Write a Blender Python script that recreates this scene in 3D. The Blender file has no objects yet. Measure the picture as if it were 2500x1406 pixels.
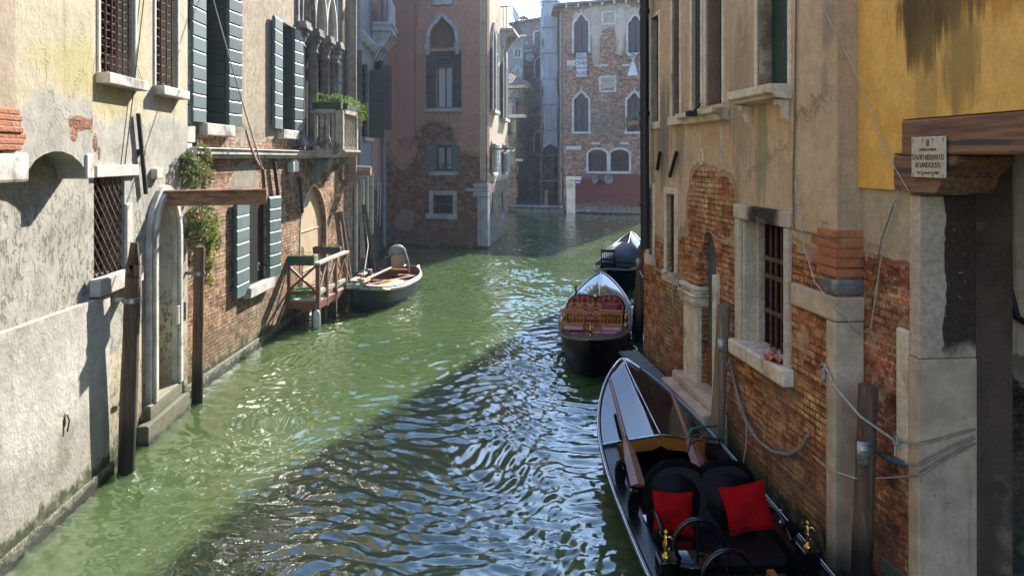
import bpy, bmesh, math, random
import numpy as np
from mathutils import Vector, Matrix, noise as mnoise, geometry
R = math.radians
random.seed(7)
HAZE = .0008
S = bpy.context.scene
COL = S.collection
# ---------- camera model: level camera with a vertical lens shift, on a bridge 3.8 m over the water
F, H, HY = 1950.0, 3.8, 387.0
TH = math.atan(207 / F)
cT, sT = math.cos(TH), math.sin(TH)

def at(px, py, d):
    u = (px - 1250) / F
    return Vector(((u * cT + sT) * d, (cT - u * sT) * d, H + (HY - py) / F * d))

def atz(px, py, z):
    return at(px, py, F * (H - z) / (py - HY))

def proj(p):
    d = p[1] * cT + p[0] * sT
    u = p[0] * cT - p[1] * sT
    return 1250 + F * u / d, HY - F * (p[2] - H) / d

def srgb(c):
    def f(v):
        v /= 255.0
        return v / 12.92 if v <= .04045 else ((v + .055) / 1.055) ** 2.4
    return tuple(f(v) for v in c)

# ---------- object helpers
def tag(o, label=None, cat=None, group=None, kind=None):
    if label: o['label'] = label
    if cat: o['category'] = cat
    if group: o['group'] = group
    if kind: o['kind'] = kind
    return o

def empty(name, loc=(0, 0, 0), rz=0.0, label=None, cat=None, group=None):
    o = bpy.data.objects.new(name, None)
    o.empty_display_size = .2
    o.location = loc
    o.rotation_euler = (0, 0, rz)
    COL.objects.link(o)
    return tag(o, label, cat, group)

def copy_tree(o, parent=None):
    c = o.copy(); COL.objects.link(c); c.parent = parent
    for ch in o.children: copy_tree(ch, c)
    return c

class MB:
    """collects primitives and links them as ONE mesh object"""
    def __init__(s):
        s.v = []; s.f = []; s.sm = []; s.M = Matrix.Identity(4)
    def add(s, vs, fs, smooth=False):
        b = len(s.v)
        s.v += [s.M @ Vector(v) for v in vs]
        for f in fs:
            s.f.append([b + i for i in f]); s.sm.append(smooth)
        return s
    def box(s, x0, x1, y0, y1, z0, z1):
        if x0 > x1: x0, x1 = x1, x0
        if y0 > y1: y0, y1 = y1, y0
        if z0 > z1: z0, z1 = z1, z0
        vs = [(x, y, z) for z in (z0, z1) for y in (y0, y1) for x in (x0, x1)]
        return s.add(vs, [(0, 2, 3, 1), (4, 5, 7, 6), (0, 1, 5, 4), (2, 6, 7, 3), (0, 4, 6, 2), (1, 3, 7, 5)])
    def prism(s, pts, y0, y1, axis='y'):
        """polygon in (x,z) [axis y], (x,y) [axis z] or (y,z) [axis x] extruded"""
        n = len(pts)
        mk = {'y': lambda p, t: (p[0], t, p[1]), 'z': lambda p, t: (p[0], p[1], t), 'x': lambda p, t: (t, p[0], p[1])}[axis]
        vs = [mk(p, y0) for p in pts] + [mk(p, y1) for p in pts]
        fs = [(i, (i + 1) % n, (i + 1) % n + n, i + n) for i in range(n)]
        tess = geometry.tessellate_polygon([[Vector((p[0], p[1], 0)) for p in pts]])
        fs += [tuple(t) for t in tess] + [tuple(i + n for i in reversed(t)) for t in tess]
        return s.add(vs, fs)
    def tube(s, path, r, n=8, smooth=True, cap=True, flat=1.0, seedtwist=0.0):
        path = [Vector(p) for p in path]
        m = len(path)
        rr = r if hasattr(r, '__len__') else [r] * m
        vs = []; up = Vector((0, 0, 1)); prev = None
        for i, p in enumerate(path):
            t = (path[min(i + 1, m - 1)] - path[max(i - 1, 0)])
            t = t.normalized() if t.length > 1e-9 else Vector((0, 0, 1))
            if prev is None:
                a = Vector((1, 0, 0)) if abs(t.z) > .9 else up
                e1 = t.cross(a).normalized()
            else:
                e1 = (prev - t * prev.dot(t)).normalized()
            e2 = t.cross(e1); prev = e1
            for k in range(n):
                q = 2 * math.pi * k / n + seedtwist
                vs.append(p + (e1 * math.cos(q) + e2 * math.sin(q) * flat) * rr[i])
        fs = [(i * n + k, i * n + (k + 1) % n, (i + 1) * n + (k + 1) % n, (i + 1) * n + k) for i in range(m - 1) for k in range(n)]
        s.add(vs, fs, smooth)
        if cap:
            s.add([vs[k] for k in range(n)], [tuple(reversed(range(n)))])
            s.add([vs[(m - 1) * n + k] for k in range(n)], [tuple(range(n))])
        return s
    def bar(s, a, b, w, h=None, roll=0.0):
        """rectangular bar from a to b"""
        a = Vector(a); b = Vector(b); h = h or w
        t = (b - a).normalized()
        side = t.cross(Vector((0, 0, 1)))
        if side.length < .05: side = Vector((1, 0, 0))
        side.normalize(); up = side.cross(t)
        if roll:
            q = Matrix.Rotation(roll, 3, t); side = q @ side; up = q @ up
        vs = [p + side * sx * w / 2 + up * sz * h / 2 for p in (a, b) for sx, sz in ((-1, -1), (1, -1), (1, 1), (-1, 1))]
        return s.add(vs, [(3, 2, 1, 0), (4, 5, 6, 7), (0, 1, 5, 4), (1, 2, 6, 5), (2, 3, 7, 6), (3, 0, 4, 7)])
    def lathe(s, prof, c=(0, 0, 0), n=16, smooth=True):
        c = Vector(c); m = len(prof)
        vs = [c + Vector((r * math.cos(2 * math.pi * k / n), r * math.sin(2 * math.pi * k / n), z)) for r, z in prof for k in range(n)]
        fs = [(i * n + k, i * n + (k + 1) % n, (i + 1) * n + (k + 1) % n, (i + 1) * n + k) for i in range(m - 1) for k in range(n)]
        s.add(vs, fs, smooth)
        s.add([vs[k] for k in range(n)], [tuple(reversed(range(n)))]); s.add([vs[(m - 1) * n + k] for k in range(n)], [tuple(range(n))])
        return s
    def grid(s, rows, smooth=True, closed=False):
        n = len(rows[0]); vs = [p for r in rows for p in r]
        kk = n if closed else n - 1
        fs = [(i * n + k, i * n + (k + 1) % n, (i + 1) * n + (k + 1) % n, (i + 1) * n + k) for i in range(len(rows) - 1) for k in range(kk)]
        return s.add(vs, fs, smooth)
    def ball(s, c, r, n=10, m=7, sc=(1, 1, 1), jit=0.0):
        c = Vector(c); rows = []
        for i in range(m + 1):
            a = math.pi * i / m; row = []
            for k in range(n):
                q = 2 * math.pi * k / n
                v = Vector((math.sin(a) * math.cos(q) * sc[0], math.sin(a) * math.sin(q) * sc[1], math.cos(a) * sc[2])) * r
                if jit: v *= 1 + jit * mnoise.noise((c + v) * (1.6 / r))
                row.append(c + v)
            rows.append(row)
        return s.grid(rows, True, True)
    def build(s, name, mat, parent=None, bevel=0, seg=2, subsurf=0, solid=0, label=None, fixn=True):
        me = bpy.data.meshes.new(name)
        me.from_pydata([tuple(v) for v in s.v], [], s.f)
        me.polygons.foreach_set('use_smooth', s.sm)
        me.update()
        if fixn:
            bm = bmesh.new(); bm.from_mesh(me)
            bmesh.ops.recalc_face_normals(bm, faces=bm.faces)
            bm.to_mesh(me); bm.free()
        if mat: me.materials.append(mat)
        o = bpy.data.objects.new(name, me); COL.objects.link(o)
        if parent: o.parent = parent
        if solid:
            q = o.modifiers.new('solid', 'SOLIDIFY'); q.thickness = solid; q.offset = 0
        if bevel:
            q = o.modifiers.new('bevel', 'BEVEL'); q.width = bevel; q.segments = seg; q.limit_method = 'ANGLE'; q.angle_limit = R(35)
            q.harden_normals = False
        if subsurf:
            q = o.modifiers.new('sub', 'SUBSURF'); q.levels = subsurf; q.render_levels = subsurf
        if label: o['label'] = label
        return o

# ---------- outlines in (x, z)
def rect(x0, x1, z0, z1): return [(x0, z0), (x1, z0), (x1, z1), (x0, z1)]
HALF = {
 'ogee': [(-1, 0), (-.99, .15), (-.94, .3), (-.84, .44), (-.68, .57), (-.48, .68), (-.28, .78), (-.12, .88), (0, 1)],
 'tref': [(-1, 0), (-.99, .14), (-.92, .27), (-.78, .36), (-.6, .41), (-.52, .46), (-.5, .56), (-.42, .68), (-.26, .79), (-.1, .9), (0, 1)],
 'round': [(-1, 0), (-.98, .2), (-.92, .39), (-.82, .57), (-.7, .71), (-.55, .835), (-.38, .925), (-.2, .98), (0, 1)],
 'point': [(-1, 0), (-.97, .2), (-.88, .42), (-.72, .62), (-.5, .8), (-.25, .92), (0, 1)],
}
def arch(x0, x1, z0, zs, zt, kind='round'):
    c = (x0 + x1) / 2; w = (x1 - x0) / 2; h = zt - zs
    L = [(c + a * w, zs + b * h) for a, b in HALF[kind]]
    Rr = [(c - a * w, zs + b * h) for a, b in reversed(HALF[kind][:-1])]
    return [(x0, z0)] + L + Rr + [(x1, z0)]     # open at the bottom: left foot, over, right foot
def offset(pl, d):
    out = []
    for i, p in enumerate(pl):
        a = Vector(pl[max(i - 1, 0)]); b = Vector(pl[min(i + 1, len(pl) - 1)]); t = (b - a).normalized()
        out.append((p[0] - t.y * d, p[1] + t.x * d))
    return out
def band(mb, pl, w, t, y=0.0):
    """stone surround of width w and thickness t (outwards = -y) round an open outline that runs left foot -> top -> right foot"""
    o = offset(pl, w)
    n = len(pl)
    rows = []
    for i in range(n):
        (a, b), (c, d) = pl[i], o[i]
        rows.append([(a, y + .02, b), (a, y - t, b), (c, y - t, d), (c, y + .02, d)])
    mb.grid(rows, False, True)
    for i in (0, n - 1): mb.add(rows[i], [(0, 1, 2, 3)])
    return mb

# ---------- building frame: x runs to the right seen from outside, -y points outwards
class Bld:
    def __init__(s, name, label, cat, a, b, group=None):
        s.a = Vector((a[0], a[1], 0)); s.b = Vector((b[0], b[1], 0))
        s.e = (s.b - s.a); s.len = s.e.length; s.e.normalize()
        s.n = Vector((s.e.y, -s.e.x, 0))          # outward
        s.root = empty(name, s.a, math.atan2(s.e.y, s.e.x), label, cat, group)
    def uv(s, px, py, off=0.0):
        r = at(px, py, 1.0) - Vector((0, 0, H)); o = Vector((0, 0, H)); q = s.a + s.n * off
        t = (q - o).dot(s.n) / r.dot(s.n)
        p = o + r * t
        return (p - s.a).dot(s.e), p.z
    def x(s, px, off=0.0): return s.uv(px, 300, off)[0]
    def z(s, px, py, off=0.0): return s.uv(px, py, off)[1]
    def rect(s, px0, px1, py0, py1, off=0.0):
        """pixel box -> (x0,x1,z0,z1), heights read at the middle"""
        x0 = s.x(px0, off); x1 = s.x(px1, off); m = (px0 + px1) / 2
        return x0, x1, s.z(m, py1, off), s.z(m, py0, off)
    def world(s, x, off, z): return s.a + s.e * x + s.n * off + Vector((0, 0, z))

def wall(B, name, outline, holes, mat, depth=6.0, rev=.3, y=0.0, parent=None):
    mb = MB()
    polys = [[Vector((p[0], p[1], 0)) for p in outline]] + [[Vector((p[0], p[1], 0)) for p in h] for h in holes]
    flat = [p for q in polys for p in q]
    tris = geometry.tessellate_polygon(polys)
    mb.add([(p.x, y, p.y) for p in flat], [tuple(t) for t in tris])
    for hi, h in enumerate(holes):
        n = len(h); rv = rev[hi] if hasattr(rev, '__len__') else rev
        mb.add([(p[0], y, p[1]) for p in h] + [(p[0], y + rv, p[1]) for p in h], [(i, (i + 1) % n, (i + 1) % n + n, i + n) for i in range(n)])
    n = len(outline)
    mb.add([(p[0], y, p[1]) for p in outline] + [(p[0], y + depth, p[1]) for p in outline],
           [(i, (i + 1) % n, (i + 1) % n + n, i + n) for i in range(n)] + [tuple(range(n, 2 * n))])
    return mb.build(name, mat, parent or B.root, fixn=False)

def text_mesh(body, size, mat, parent, name='lettering', extrude=.002, align='CENTER', sx=1.0, thin=0.0):
    cu = bpy.data.curves.new(name, 'FONT'); cu.body = body; cu.size = size; cu.extrude = extrude; cu.offset = thin
    cu.align_x = align; cu.align_y = 'CENTER'; cu.space_line = .9
    t = bpy.data.objects.new('tmp', cu); COL.objects.link(t)
    bpy.context.view_layer.update()
    me = bpy.data.meshes.new_from_object(t.evaluated_get(bpy.context.evaluated_depsgraph_get()))
    bpy.data.objects.remove(t); me.name = name
    me.materials.clear(); me.materials.append(mat)
    o = bpy.data.objects.new(name, me); COL.objects.link(o); o.parent = parent
    o.scale = (sx, 1, 1)
    return o

def sag(a, b, drop, n=12):
    a = Vector(a); b = Vector(b)
    return [a.lerp(b, i / n) - Vector((0, 0, drop * 4 * (i / n) * (1 - i / n))) for i in range(n + 1)]
def cable(name, pts, r, mat, label, cat='cable', group=None, n=6):
    return tag(MB().tube(pts, r, n).build(name, mat), label, cat, group)
# ---------- node graph helper
class G:
    def __init__(s, name):
        s.m = bpy.data.materials.new(name); s.m.use_nodes = True
        s.t = s.m.node_tree; s.b = s.t.nodes['Principled BSDF']; s.out = s.t.nodes['Material Output']
        tc = s.t.nodes.new('ShaderNodeTexCoord'); s.co = tc.outputs['Object']
        sp = s.t.nodes.new('ShaderNodeSeparateXYZ'); s.t.links.new(s.co, sp.inputs[0])
        s.X, s.Y, s.Z = sp.outputs
    def put(s, sock, v):
        if isinstance(v, bpy.types.NodeSocket): s.t.links.new(v, sock)
        elif v is not None:
            if hasattr(v, '__len__') and len(v) == 3 and sock.type == 'RGBA': v = (*v, 1)
            sock.default_value = v
    def M(s, op, a, b=0.0, c=0.0, clamp=False):
        n = s.t.nodes.new('ShaderNodeMath'); n.operation = op; n.use_clamp = clamp
        s.put(n.inputs[0], a); s.put(n.inputs[1], b); s.put(n.inputs[2], c); return n.outputs[0]
    def vec(s, x, y, z):
        n = s.t.nodes.new('ShaderNodeCombineXYZ'); s.put(n.inputs[0], x); s.put(n.inputs[1], y); s.put(n.inputs[2], z); return n.outputs[0]
    def map(s, v, sc=(1, 1, 1), loc=(0, 0, 0), rot=(0, 0, 0)):
        n = s.t.nodes.new('ShaderNodeMapping'); s.put(n.inputs[0], v); n.inputs['Scale'].default_value = sc
        n.inputs['Location'].default_value = loc; n.inputs['Rotation'].default_value = rot; return n.outputs[0]
    def noise(s, v, sc, det=4, ro=.55, dist=0.0):
        n = s.t.nodes.new('ShaderNodeTexNoise'); s.put(n.inputs['Vector'], v); n.inputs['Scale'].default_value = sc
        n.inputs['Detail'].default_value = det; n.inputs['Roughness'].default_value = ro; n.inputs['Distortion'].default_value = dist
        return n.outputs[0]
    def vor(s, v, sc, feat='F1', rnd=1.0, out=0):
        n = s.t.nodes.new('ShaderNodeTexVoronoi'); n.feature = feat; s.put(n.inputs['Vector'], v); n.inputs['Scale'].default_value = sc
        n.inputs['Randomness'].default_value = rnd; return n.outputs[out]
    def st(s, v, lo, hi, a=0.0, b=1.0):
        n = s.t.nodes.new('ShaderNodeMapRange'); n.interpolation_type = 'SMOOTHSTEP'
        s.put(n.inputs[0], v)
        if lo > hi: lo, hi, a, b = hi, lo, b, a
        n.inputs[1].default_value = lo; n.inputs[2].default_value = hi; n.inputs[3].default_value = a; n.inputs[4].default_value = b
        return n.outputs[0]
    def mix(s, f, a, b, mode='MIX'):
        n = s.t.nodes.new('ShaderNodeMix'); n.data_type = 'RGBA'; n.blend_type = mode; n.clamp_factor = True
        s.put(n.inputs[0], f); s.put(n.inputs[6], a); s.put(n.inputs[7], b); return n.outputs[2]
    def mf(s, f, a, b):
        n = s.t.nodes.new('ShaderNodeMix'); s.put(n.inputs[0], f); s.put(n.inputs[2], a); s.put(n.inputs[3], b); return n.outputs[0]
    def brick(s, v, c1, c2, mort, w=.26, h=.07, m=.012, sm=.25, bias=0.0, sq=.5):
        n = s.t.nodes.new('ShaderNodeTexBrick'); s.put(n.inputs['Vector'], v)
        s.put(n.inputs['Color1'], c1); s.put(n.inputs['Color2'], c2); s.put(n.inputs['Mortar'], mort)
        n.inputs['Scale'].default_value = 1; n.inputs['Mortar Size'].default_value = m; n.inputs['Mortar Smooth'].default_value = sm
        n.inputs['Bias'].default_value = bias; n.inputs['Brick Width'].default_value = w; n.inputs['Row Height'].default_value = h
        n.offset = sq
        return n.outputs['Color'], n.outputs['Fac']
    def bump(s, h, dist=1.0, st=1.0):
        n = s.t.nodes.new('ShaderNodeBump'); n.inputs['Distance'].default_value = dist; n.inputs['Strength'].default_value = st
        s.put(n.inputs['Height'], h); s.t.links.new(n.outputs[0], s.b.inputs['Normal']); return n.outputs[0]
    def fin(s, col=None, rough=.8, metal=0.0, spec=None, **kw):
        s.put(s.b.inputs['Base Color'], col); s.put(s.b.inputs['Roughness'], rough); s.put(s.b.inputs['Metallic'], metal)
        if spec is not None: s.put(s.b.inputs['Specular IOR Level'], spec)
        for k, v in kw.items(): s.put(s.b.inputs[k], v)
        return s.m

def smat(name, c1, c2=None, sc=6, rough=.7, bump=.003, metal=0.0, stretch=(1, 1, 1), spec=None, c3=None, det=5, fine=40, **kw):
    g = G(name); c2 = c2 or tuple(v * .7 for v in c1)
    v = g.map(g.co, stretch)
    n = g.noise(v, sc, det, .6)
    col = g.mix(g.st(n, .35, .68), c1, c2)
    if c3:
        n3 = g.noise(v, sc * .45, 4, .65)
        col = g.mix(g.st(n3, .55, .68), col, c3)
    n2 = g.noise(v, fine, 3, .6)
    col = g.mix(.6, col, g.mix(g.st(n2, .3, .7), tuple(x * .75 for x in (1, 1, 1)), (1.15, 1.15, 1.15)), 'MULTIPLY')
    if bump: g.bump(g.M('ADD', g.M('MULTIPLY', n, bump * 2), g.M('MULTIPLY', n2, bump)))
    return g.fin(col, rough, metal, spec, **kw)

def wall_mat(name, pl, br, mask=(-50, 1.0), blobs=(), amp=1.0, mscale=.8, seed=0, bsz=(.26, .07, .012), zones=(),
             damp=.55, rel=.018, prough=.004, pits=0.0, cracks=0.0, pitz=99, stain=None, grime=.5, sharp=.05, weeds=None, brel=.012, xfall=None):
    """weathered Venetian wall: plaster pl=(a,b,c) over brick br=(a,b,mortar). mask=(z0,soft): brick shows below z0.
    blobs=[(x,z,rx,rz,s)] add (s>0) or remove (s<0) exposed brick. zones=[(z_lo,z_hi,colour,strength)] are coats of another plaster."""
    g = G(name)
    co = g.map(g.co, loc=(seed * 3.7, seed * 1.3, seed * 2.1))
    wx = g.noise(co, 2.2, 4, .6); fine = g.noise(co, 28, 4, .65); mid = g.noise(co, 6.5, 5, .62); low = g.noise(co, .55, 4, .6)
    # exposed brick mask
    m = g.M('MULTIPLY', g.M('SUBTRACT', g.M('ADD', g.M('MULTIPLY', g.noise(co, mscale, 6, .62), .8), g.M('MULTIPLY', mid, .2)), .5), amp * 2.0)
    base = g.M('DIVIDE', g.M('SUBTRACT', mask[0], g.Z), mask[1])
    base = g.M('MAXIMUM', g.M('MINIMUM', base, 1.2), -1.2)
    if mask[0] < -20: base = -1.0
    m = g.M('ADD', m, base)
    for (bx, bz, rx, rz, s_) in blobs:
        d = g.M('ADD', g.M('POWER', g.M('ABSOLUTE', g.M('DIVIDE', g.M('SUBTRACT', g.X, bx), rx)), 2.0), g.M('POWER', g.M('ABSOLUTE', g.M('DIVIDE', g.M('SUBTRACT', g.Z, bz), rz)), 2.0))
        m = g.M('ADD', m, g.M('MULTIPLY', g.M('MAXIMUM', g.M('SUBTRACT', 1.0, d), 0.0), s_))
    mk = g.st(m, -sharp, sharp)
    m2 = g.M('ADD', m, g.M('MULTIPLY', g.M('SUBTRACT', g.noise(g.map(co, loc=(9, 2, 4)), 2.6, 6, .7), .5), 1.5))
    coat = g.st(m2, -.36, -.3)
    # brick
    dv = g.vec(g.M('ADD', g.M('SUBTRACT', g.X, g.Y), g.M('MULTIPLY', g.noise(co, 9, 2), .016)), g.M('ADD', g.Z, g.M('ADD', g.M('MULTIPLY', g.noise(g.map(co, loc=(5, 5, 5)), 7, 2), .014), g.M('MULTIPLY', wx, .03))), 0)
    bc, bf = g.brick(dv, br[0], br[1], br[2], bsz[0], bsz[1], bsz[2])
    if len(br) > 3: bc = g.mix(g.st(g.noise(co, 1.1, 4, .7), .52, .62), bc, g.mix(bf, br[3], br[2]))
    pick = g.noise(g.vec(g.M('SNAP', g.M('SUBTRACT', g.X, g.Y), bsz[0]), g.M('SNAP', g.Z, bsz[1]), 0), 7.3, 1, .5)
    bc = g.mix(g.M('MULTIPLY', g.st(pick, .56, .6), .55), bc, tuple(v * .38 for v in br[1])); bc = g.mix(g.M('MULTIPLY', g.st(pick, .42, .38), .5), bc, tuple(min(.85, v * 1.25 + .05) for v in br[0]))
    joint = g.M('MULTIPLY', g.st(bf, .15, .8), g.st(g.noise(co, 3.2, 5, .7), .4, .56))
    bc = g.mix(g.M('MULTIPLY', joint, .72), bc, tuple(v * .2 for v in br[1]))  # joint hollows darkened in the colour, in place of relief shade
    bc = g.mix(.85, bc, g.mix(g.st(mid, .3, .72), (.42, .4, .38), (1.3, 1.27, 1.25)), 'MULTIPLY')
    bc = g.mix(.8, bc, g.mix(g.st(fine, .35, .7), (.5, .5, .5), (1.28, 1.28, 1.28)), 'MULTIPLY')
    smear = g.st(g.noise(co, 1.7, 5, .7), .56, .66)         # old render smeared over bricks
    bc = g.mix(g.M('MULTIPLY', smear, .6), bc, g.mix(.5, br[2], pl[1]))
    # plaster
    pc = g.mix(g.st(low, .38, .62), pl[0], pl[1])
    pc = g.mix(g.M('MULTIPLY', g.st(g.noise(co, 1.9, 6, .7), .5, .68), .75), pc, pl[2])
    for (z0, z1, c, k) in zones:
        zz = g.M('ADD', g.Z, g.M('MULTIPLY', g.M('SUBTRACT', g.noise(co, 1.3, 5, .65), .5), 1.1))
        inz = g.M('MULTIPLY', g.st(zz, z0 - .06, z0 + .06), g.st(zz, z1 + .06, z1 - .06))
        cc = g.mix(g.st(wx, .4, .65), c, tuple(v * .78 for v in c))
        pc = g.mix(g.M('MULTIPLY', inz, k), pc, cc)
    streak = g.noise(g.map(co, (5.5, 5.5, .35)), 1.0, 5, .6)
    sc_ = stain or tuple(v * .45 for v in pl[1])
    pc = g.mix(g.M('MULTIPLY', g.st(streak, .54, .74), grime), pc, sc_)
    pc = g.mix(.55, pc, g.mix(g.st(mid, .3, .7), (.8, .8, .8), (1.12, 1.12, 1.12)), 'MULTIPLY')
    pc = g.mix(.5, pc, g.mix(g.st(fine, .3, .7), (.8, .8, .8), (1.12, 1.12, 1.12)), 'MULTIPLY')
    ph = g.M('ADD', g.M('MULTIPLY', mid, prough * 2.5), g.M('MULTIPLY', fine, prough))
    if pits:
        pt = g.M('MULTIPLY', g.st(g.noise(g.map(co, (1.6, 1.6, 1.0)), 8.5, 5, .75, .5), .52, .62), g.st(low, .3, .6, .35, 1.0))
        pt = g.M('MULTIPLY', pt, g.st(g.M('ADD', g.Z, g.M('MULTIPLY', wx, 1.2)), pitz + 1.0, pitz + .2, 0.08, 1.0)); pt = g.M('MULTIPLY', pt, g.st(g.noise(co, 1.1, 5, .7), .36, .5, .15, 1.0))
        ph = g.M('SUBTRACT', ph, g.M('MULTIPLY', pt, pits))
        pc = g.mix(g.M('MULTIPLY', pt, .3), pc, tuple(v * .6 for v in pl[2]))
    if cracks:
        e = g.vor(g.vec(g.M('ADD', g.X, g.M('MULTIPLY', wx, .9)), g.M('ADD', g.Y, 0.0), g.M('ADD', g.M('MULTIPLY', g.Z, .55), g.M('MULTIPLY', mid, .45))), .8, 'DISTANCE_TO_EDGE')
        ck = g.M('MULTIPLY', g.st(e, .012, .004), g.st(g.noise(co, .9, 2), .45, .55))
        ph = g.M('SUBTRACT', ph, g.M('MULTIPLY', ck, .012 * cracks))
        pc = g.mix(g.M('MULTIPLY', ck, .75 * cracks), pc, tuple(v * .22 for v in pl[1]))
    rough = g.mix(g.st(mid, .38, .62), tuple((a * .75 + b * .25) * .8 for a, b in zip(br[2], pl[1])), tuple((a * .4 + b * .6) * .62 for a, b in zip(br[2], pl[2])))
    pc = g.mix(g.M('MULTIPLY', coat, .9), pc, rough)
    ph = g.M('ADD', g.M('SUBTRACT', ph, g.M('MULTIPLY', coat, rel * .6)), g.M('MULTIPLY', g.M('MULTIPLY', coat, mid), .012))
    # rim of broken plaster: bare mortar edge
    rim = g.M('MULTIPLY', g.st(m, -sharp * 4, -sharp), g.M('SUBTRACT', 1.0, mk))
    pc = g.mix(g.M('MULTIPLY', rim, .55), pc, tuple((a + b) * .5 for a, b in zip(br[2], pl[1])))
    bh = g.M('ADD', g.M('MULTIPLY', g.M('SUBTRACT', 1.0, bf), brel), g.M('ADD', g.M('MULTIPLY', mid, .03), g.M('MULTIPLY', fine, .012)))
    ph = g.M('ADD', ph, rel + brel * .6)
    hgt = g.mf(mk, ph, bh)
    col = g.mix(mk, pc, bc)
    # tide mark: dark wet band with green growth
    if damp:
        zz = g.M('ADD', g.Z, g.M('ADD', g.M('MULTIPLY', g.M('SUBTRACT', wx, .5), .45), g.M('MULTIPLY', g.M('SUBTRACT', mid, .5), .28)))
        col = g.mix(g.M('MULTIPLY', g.st(zz, damp + .7, damp), .45), col, (.13, .11, .08))
        wd = g.mix(g.st(mid, .45, .6), (.03, .045, .012), (.13, .13, .08))
        col = g.mix(g.st(zz, damp * .55 + .05, damp * .55 - .05, 0, .92), col, wd)
        col = g.mix(g.st(zz, .12, .04, 0, .9), col, (.012, .014, .009))
    if weeds:
        for (bx, bz, rx, rz, s_, c) in weeds:
            d = g.M('ADD', g.M('POWER', g.M('ABSOLUTE', g.M('DIVIDE', g.M('SUBTRACT', g.X, bx), rx)), 2.0), g.M('POWER', g.M('ABSOLUTE', g.M('DIVIDE', g.M('SUBTRACT', g.Z, bz), rz)), 2.0))
            w_ = g.M('MULTIPLY', g.st(g.M('ADD', d, g.M('MULTIPLY', g.M('SUBTRACT', g.noise(g.map(co, (7, 7, .7)), 1.3, 6, .7), .5), 3.0)), 1.0, .2), s_)
            col = g.mix(w_, col, c)
    g.bump(hgt, 1.0, 1.0)
    return g.fin(col, .9, 0, .25)

def lin(*c): return srgb(c)
MT = {}
MT['stone'] = smat('istrian_stone', (.62, .59, .53), (.42, .39, .34), 3.5, .75, .003, c3=(.2, .18, .16), fine=30)
MT['stone_warm'] = smat('warm_stone', (.8, .67, .5), (.64, .51, .36), 3, .8, .006, c3=(.36, .27, .19), fine=22)
MT['stone_grey'] = smat('sooty_stone', (.2, .185, .17), (.1, .09, .085), 4, .8, .004, c3=(.4, .37, .33), fine=30)
MT['stone_hazy'] = smat('pale_stone', (.52, .5, .48), (.34, .33, .32), 3, .8, .003)
MT['post'] = None
def post_mat(name, a, b, wet=.55):
    g = G(name)
    v = g.map(g.co, (14, 14, .8)); n = g.noise(v, 1.6, 6, .65, .6); f = g.noise(g.map(g.co, (60, 60, 3)), 1.5, 3)
    col = g.mix(g.st(n, .35, .65), a, b)
    col = g.mix(g.st(n, .62, .7), col, tuple(x * .3 for x in b))
    col = g.mix(g.st(f, .3, .7, .5, 0), col, tuple(x * .4 for x in b))
    zz = g.M('ADD', g.Z, g.M('MULTIPLY', n, .25))
    col = g.mix(g.st(zz, wet + .35, wet, 0, .92), col, (.012, .011, .008))
    g.bump(g.M('ADD', g.M('MULTIPLY', n, .02), g.M('MULTIPLY', f, .006)))
    return g.fin(col, g.st(zz, wet, wet + .3, .45, .85), 0, .3)
MT['post'] = post_mat('weathered_post_wood', (.2, .13, .085), (.12, .07, .045))
MT['post_pale'] = post_mat('pale_post_wood', (.33, .24, .16), (.2, .13, .08), .3)
MT['beam'] = smat('old_beam_wood', (.34, .17, .075), (.17, .075, .04), 3, .75, .006, stretch=(.5, 9, 9), c3=(.07, .05, .05))
MT['wood_red'] = smat('red_brown_wood', (.24, .1, .055), (.15, .06, .035), 4, .6, .003, stretch=(1, 6, 6))
MT['wood_orange'] = smat('varnished_wood', (.5, .2, .03), (.36, .13, .02), 4, .3, .001, stretch=(1, 5, 1))
MT['wood_oar'] = smat('oar_wood', (.26, .12, .07), (.17, .075, .045), 4, .4, .001)
MT['wood_white'] = smat('bleached_wood', (.55, .47, .4), (.4, .33, .27), 6, .7, .002, stretch=(1, 4, 1))
MT['door_green'] = smat('weathered_door_boards', (.3, .31, .24), (.17, .2, .16), 2.2, .75, .006, stretch=(1, 1, 2.5), c3=(.5, .47, .36), fine=26)
MT['door_teal'] = smat('faded_teal_door', (.08, .12, .12), (.05, .075, .075), 3, .75, .004, c3=(.16, .13, .1))
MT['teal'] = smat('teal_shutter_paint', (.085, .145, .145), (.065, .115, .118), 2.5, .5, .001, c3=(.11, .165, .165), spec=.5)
MT['dkgreen'] = smat('dark_green_paint_and_shade', (.018, .05, .036), (.012, .034, .026), 3, .55, .002, c3=(.024, .06, .045))  # real dark paint, also painted shade on the unlit leaves of teal windows
def peel():
    g = G('peeling_green_paint'); n = g.noise(g.map(g.co, (5, 5, 1.2)), 2.6, 7, .7); n2 = g.noise(g.co, 1.4, 3)
    m = g.M('MULTIPLY', g.st(n, .6, .63), g.st(n2, .42, .55))
    col = g.mix(m, g.mix(g.st(n2, .4, .6), (.012, .05, .034), (.01, .035, .028)), (.3, .22, .15))
    g.bump(g.M('MULTIPLY', m, -.004)); return g.fin(col, .55)
MT['peel'] = peel()
MT['navy'] = smat('dark_shutter_paint', (.03, .036, .045), (.022, .026, .034), 3, .5, .001)
MT['glass'] = smat('dark_window_glass', (.01, .012, .014), (.006, .008, .01), 2, .2, 0, spec=.25)
MT['void'] = smat('dark_interior', (.012, .01, .009), (.008, .007, .006), 2, .9, 0, spec=.1)
MT['curtain'] = smat('white_curtain', (.55, .57, .6), (.42, .44, .47), 5, .8, .004, stretch=(14, 14, .6))
MT['curtain_lace'] = smat('lace_curtain', (.42, .43, .45), (.3, .31, .33), 22, .85, .004)
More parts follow.
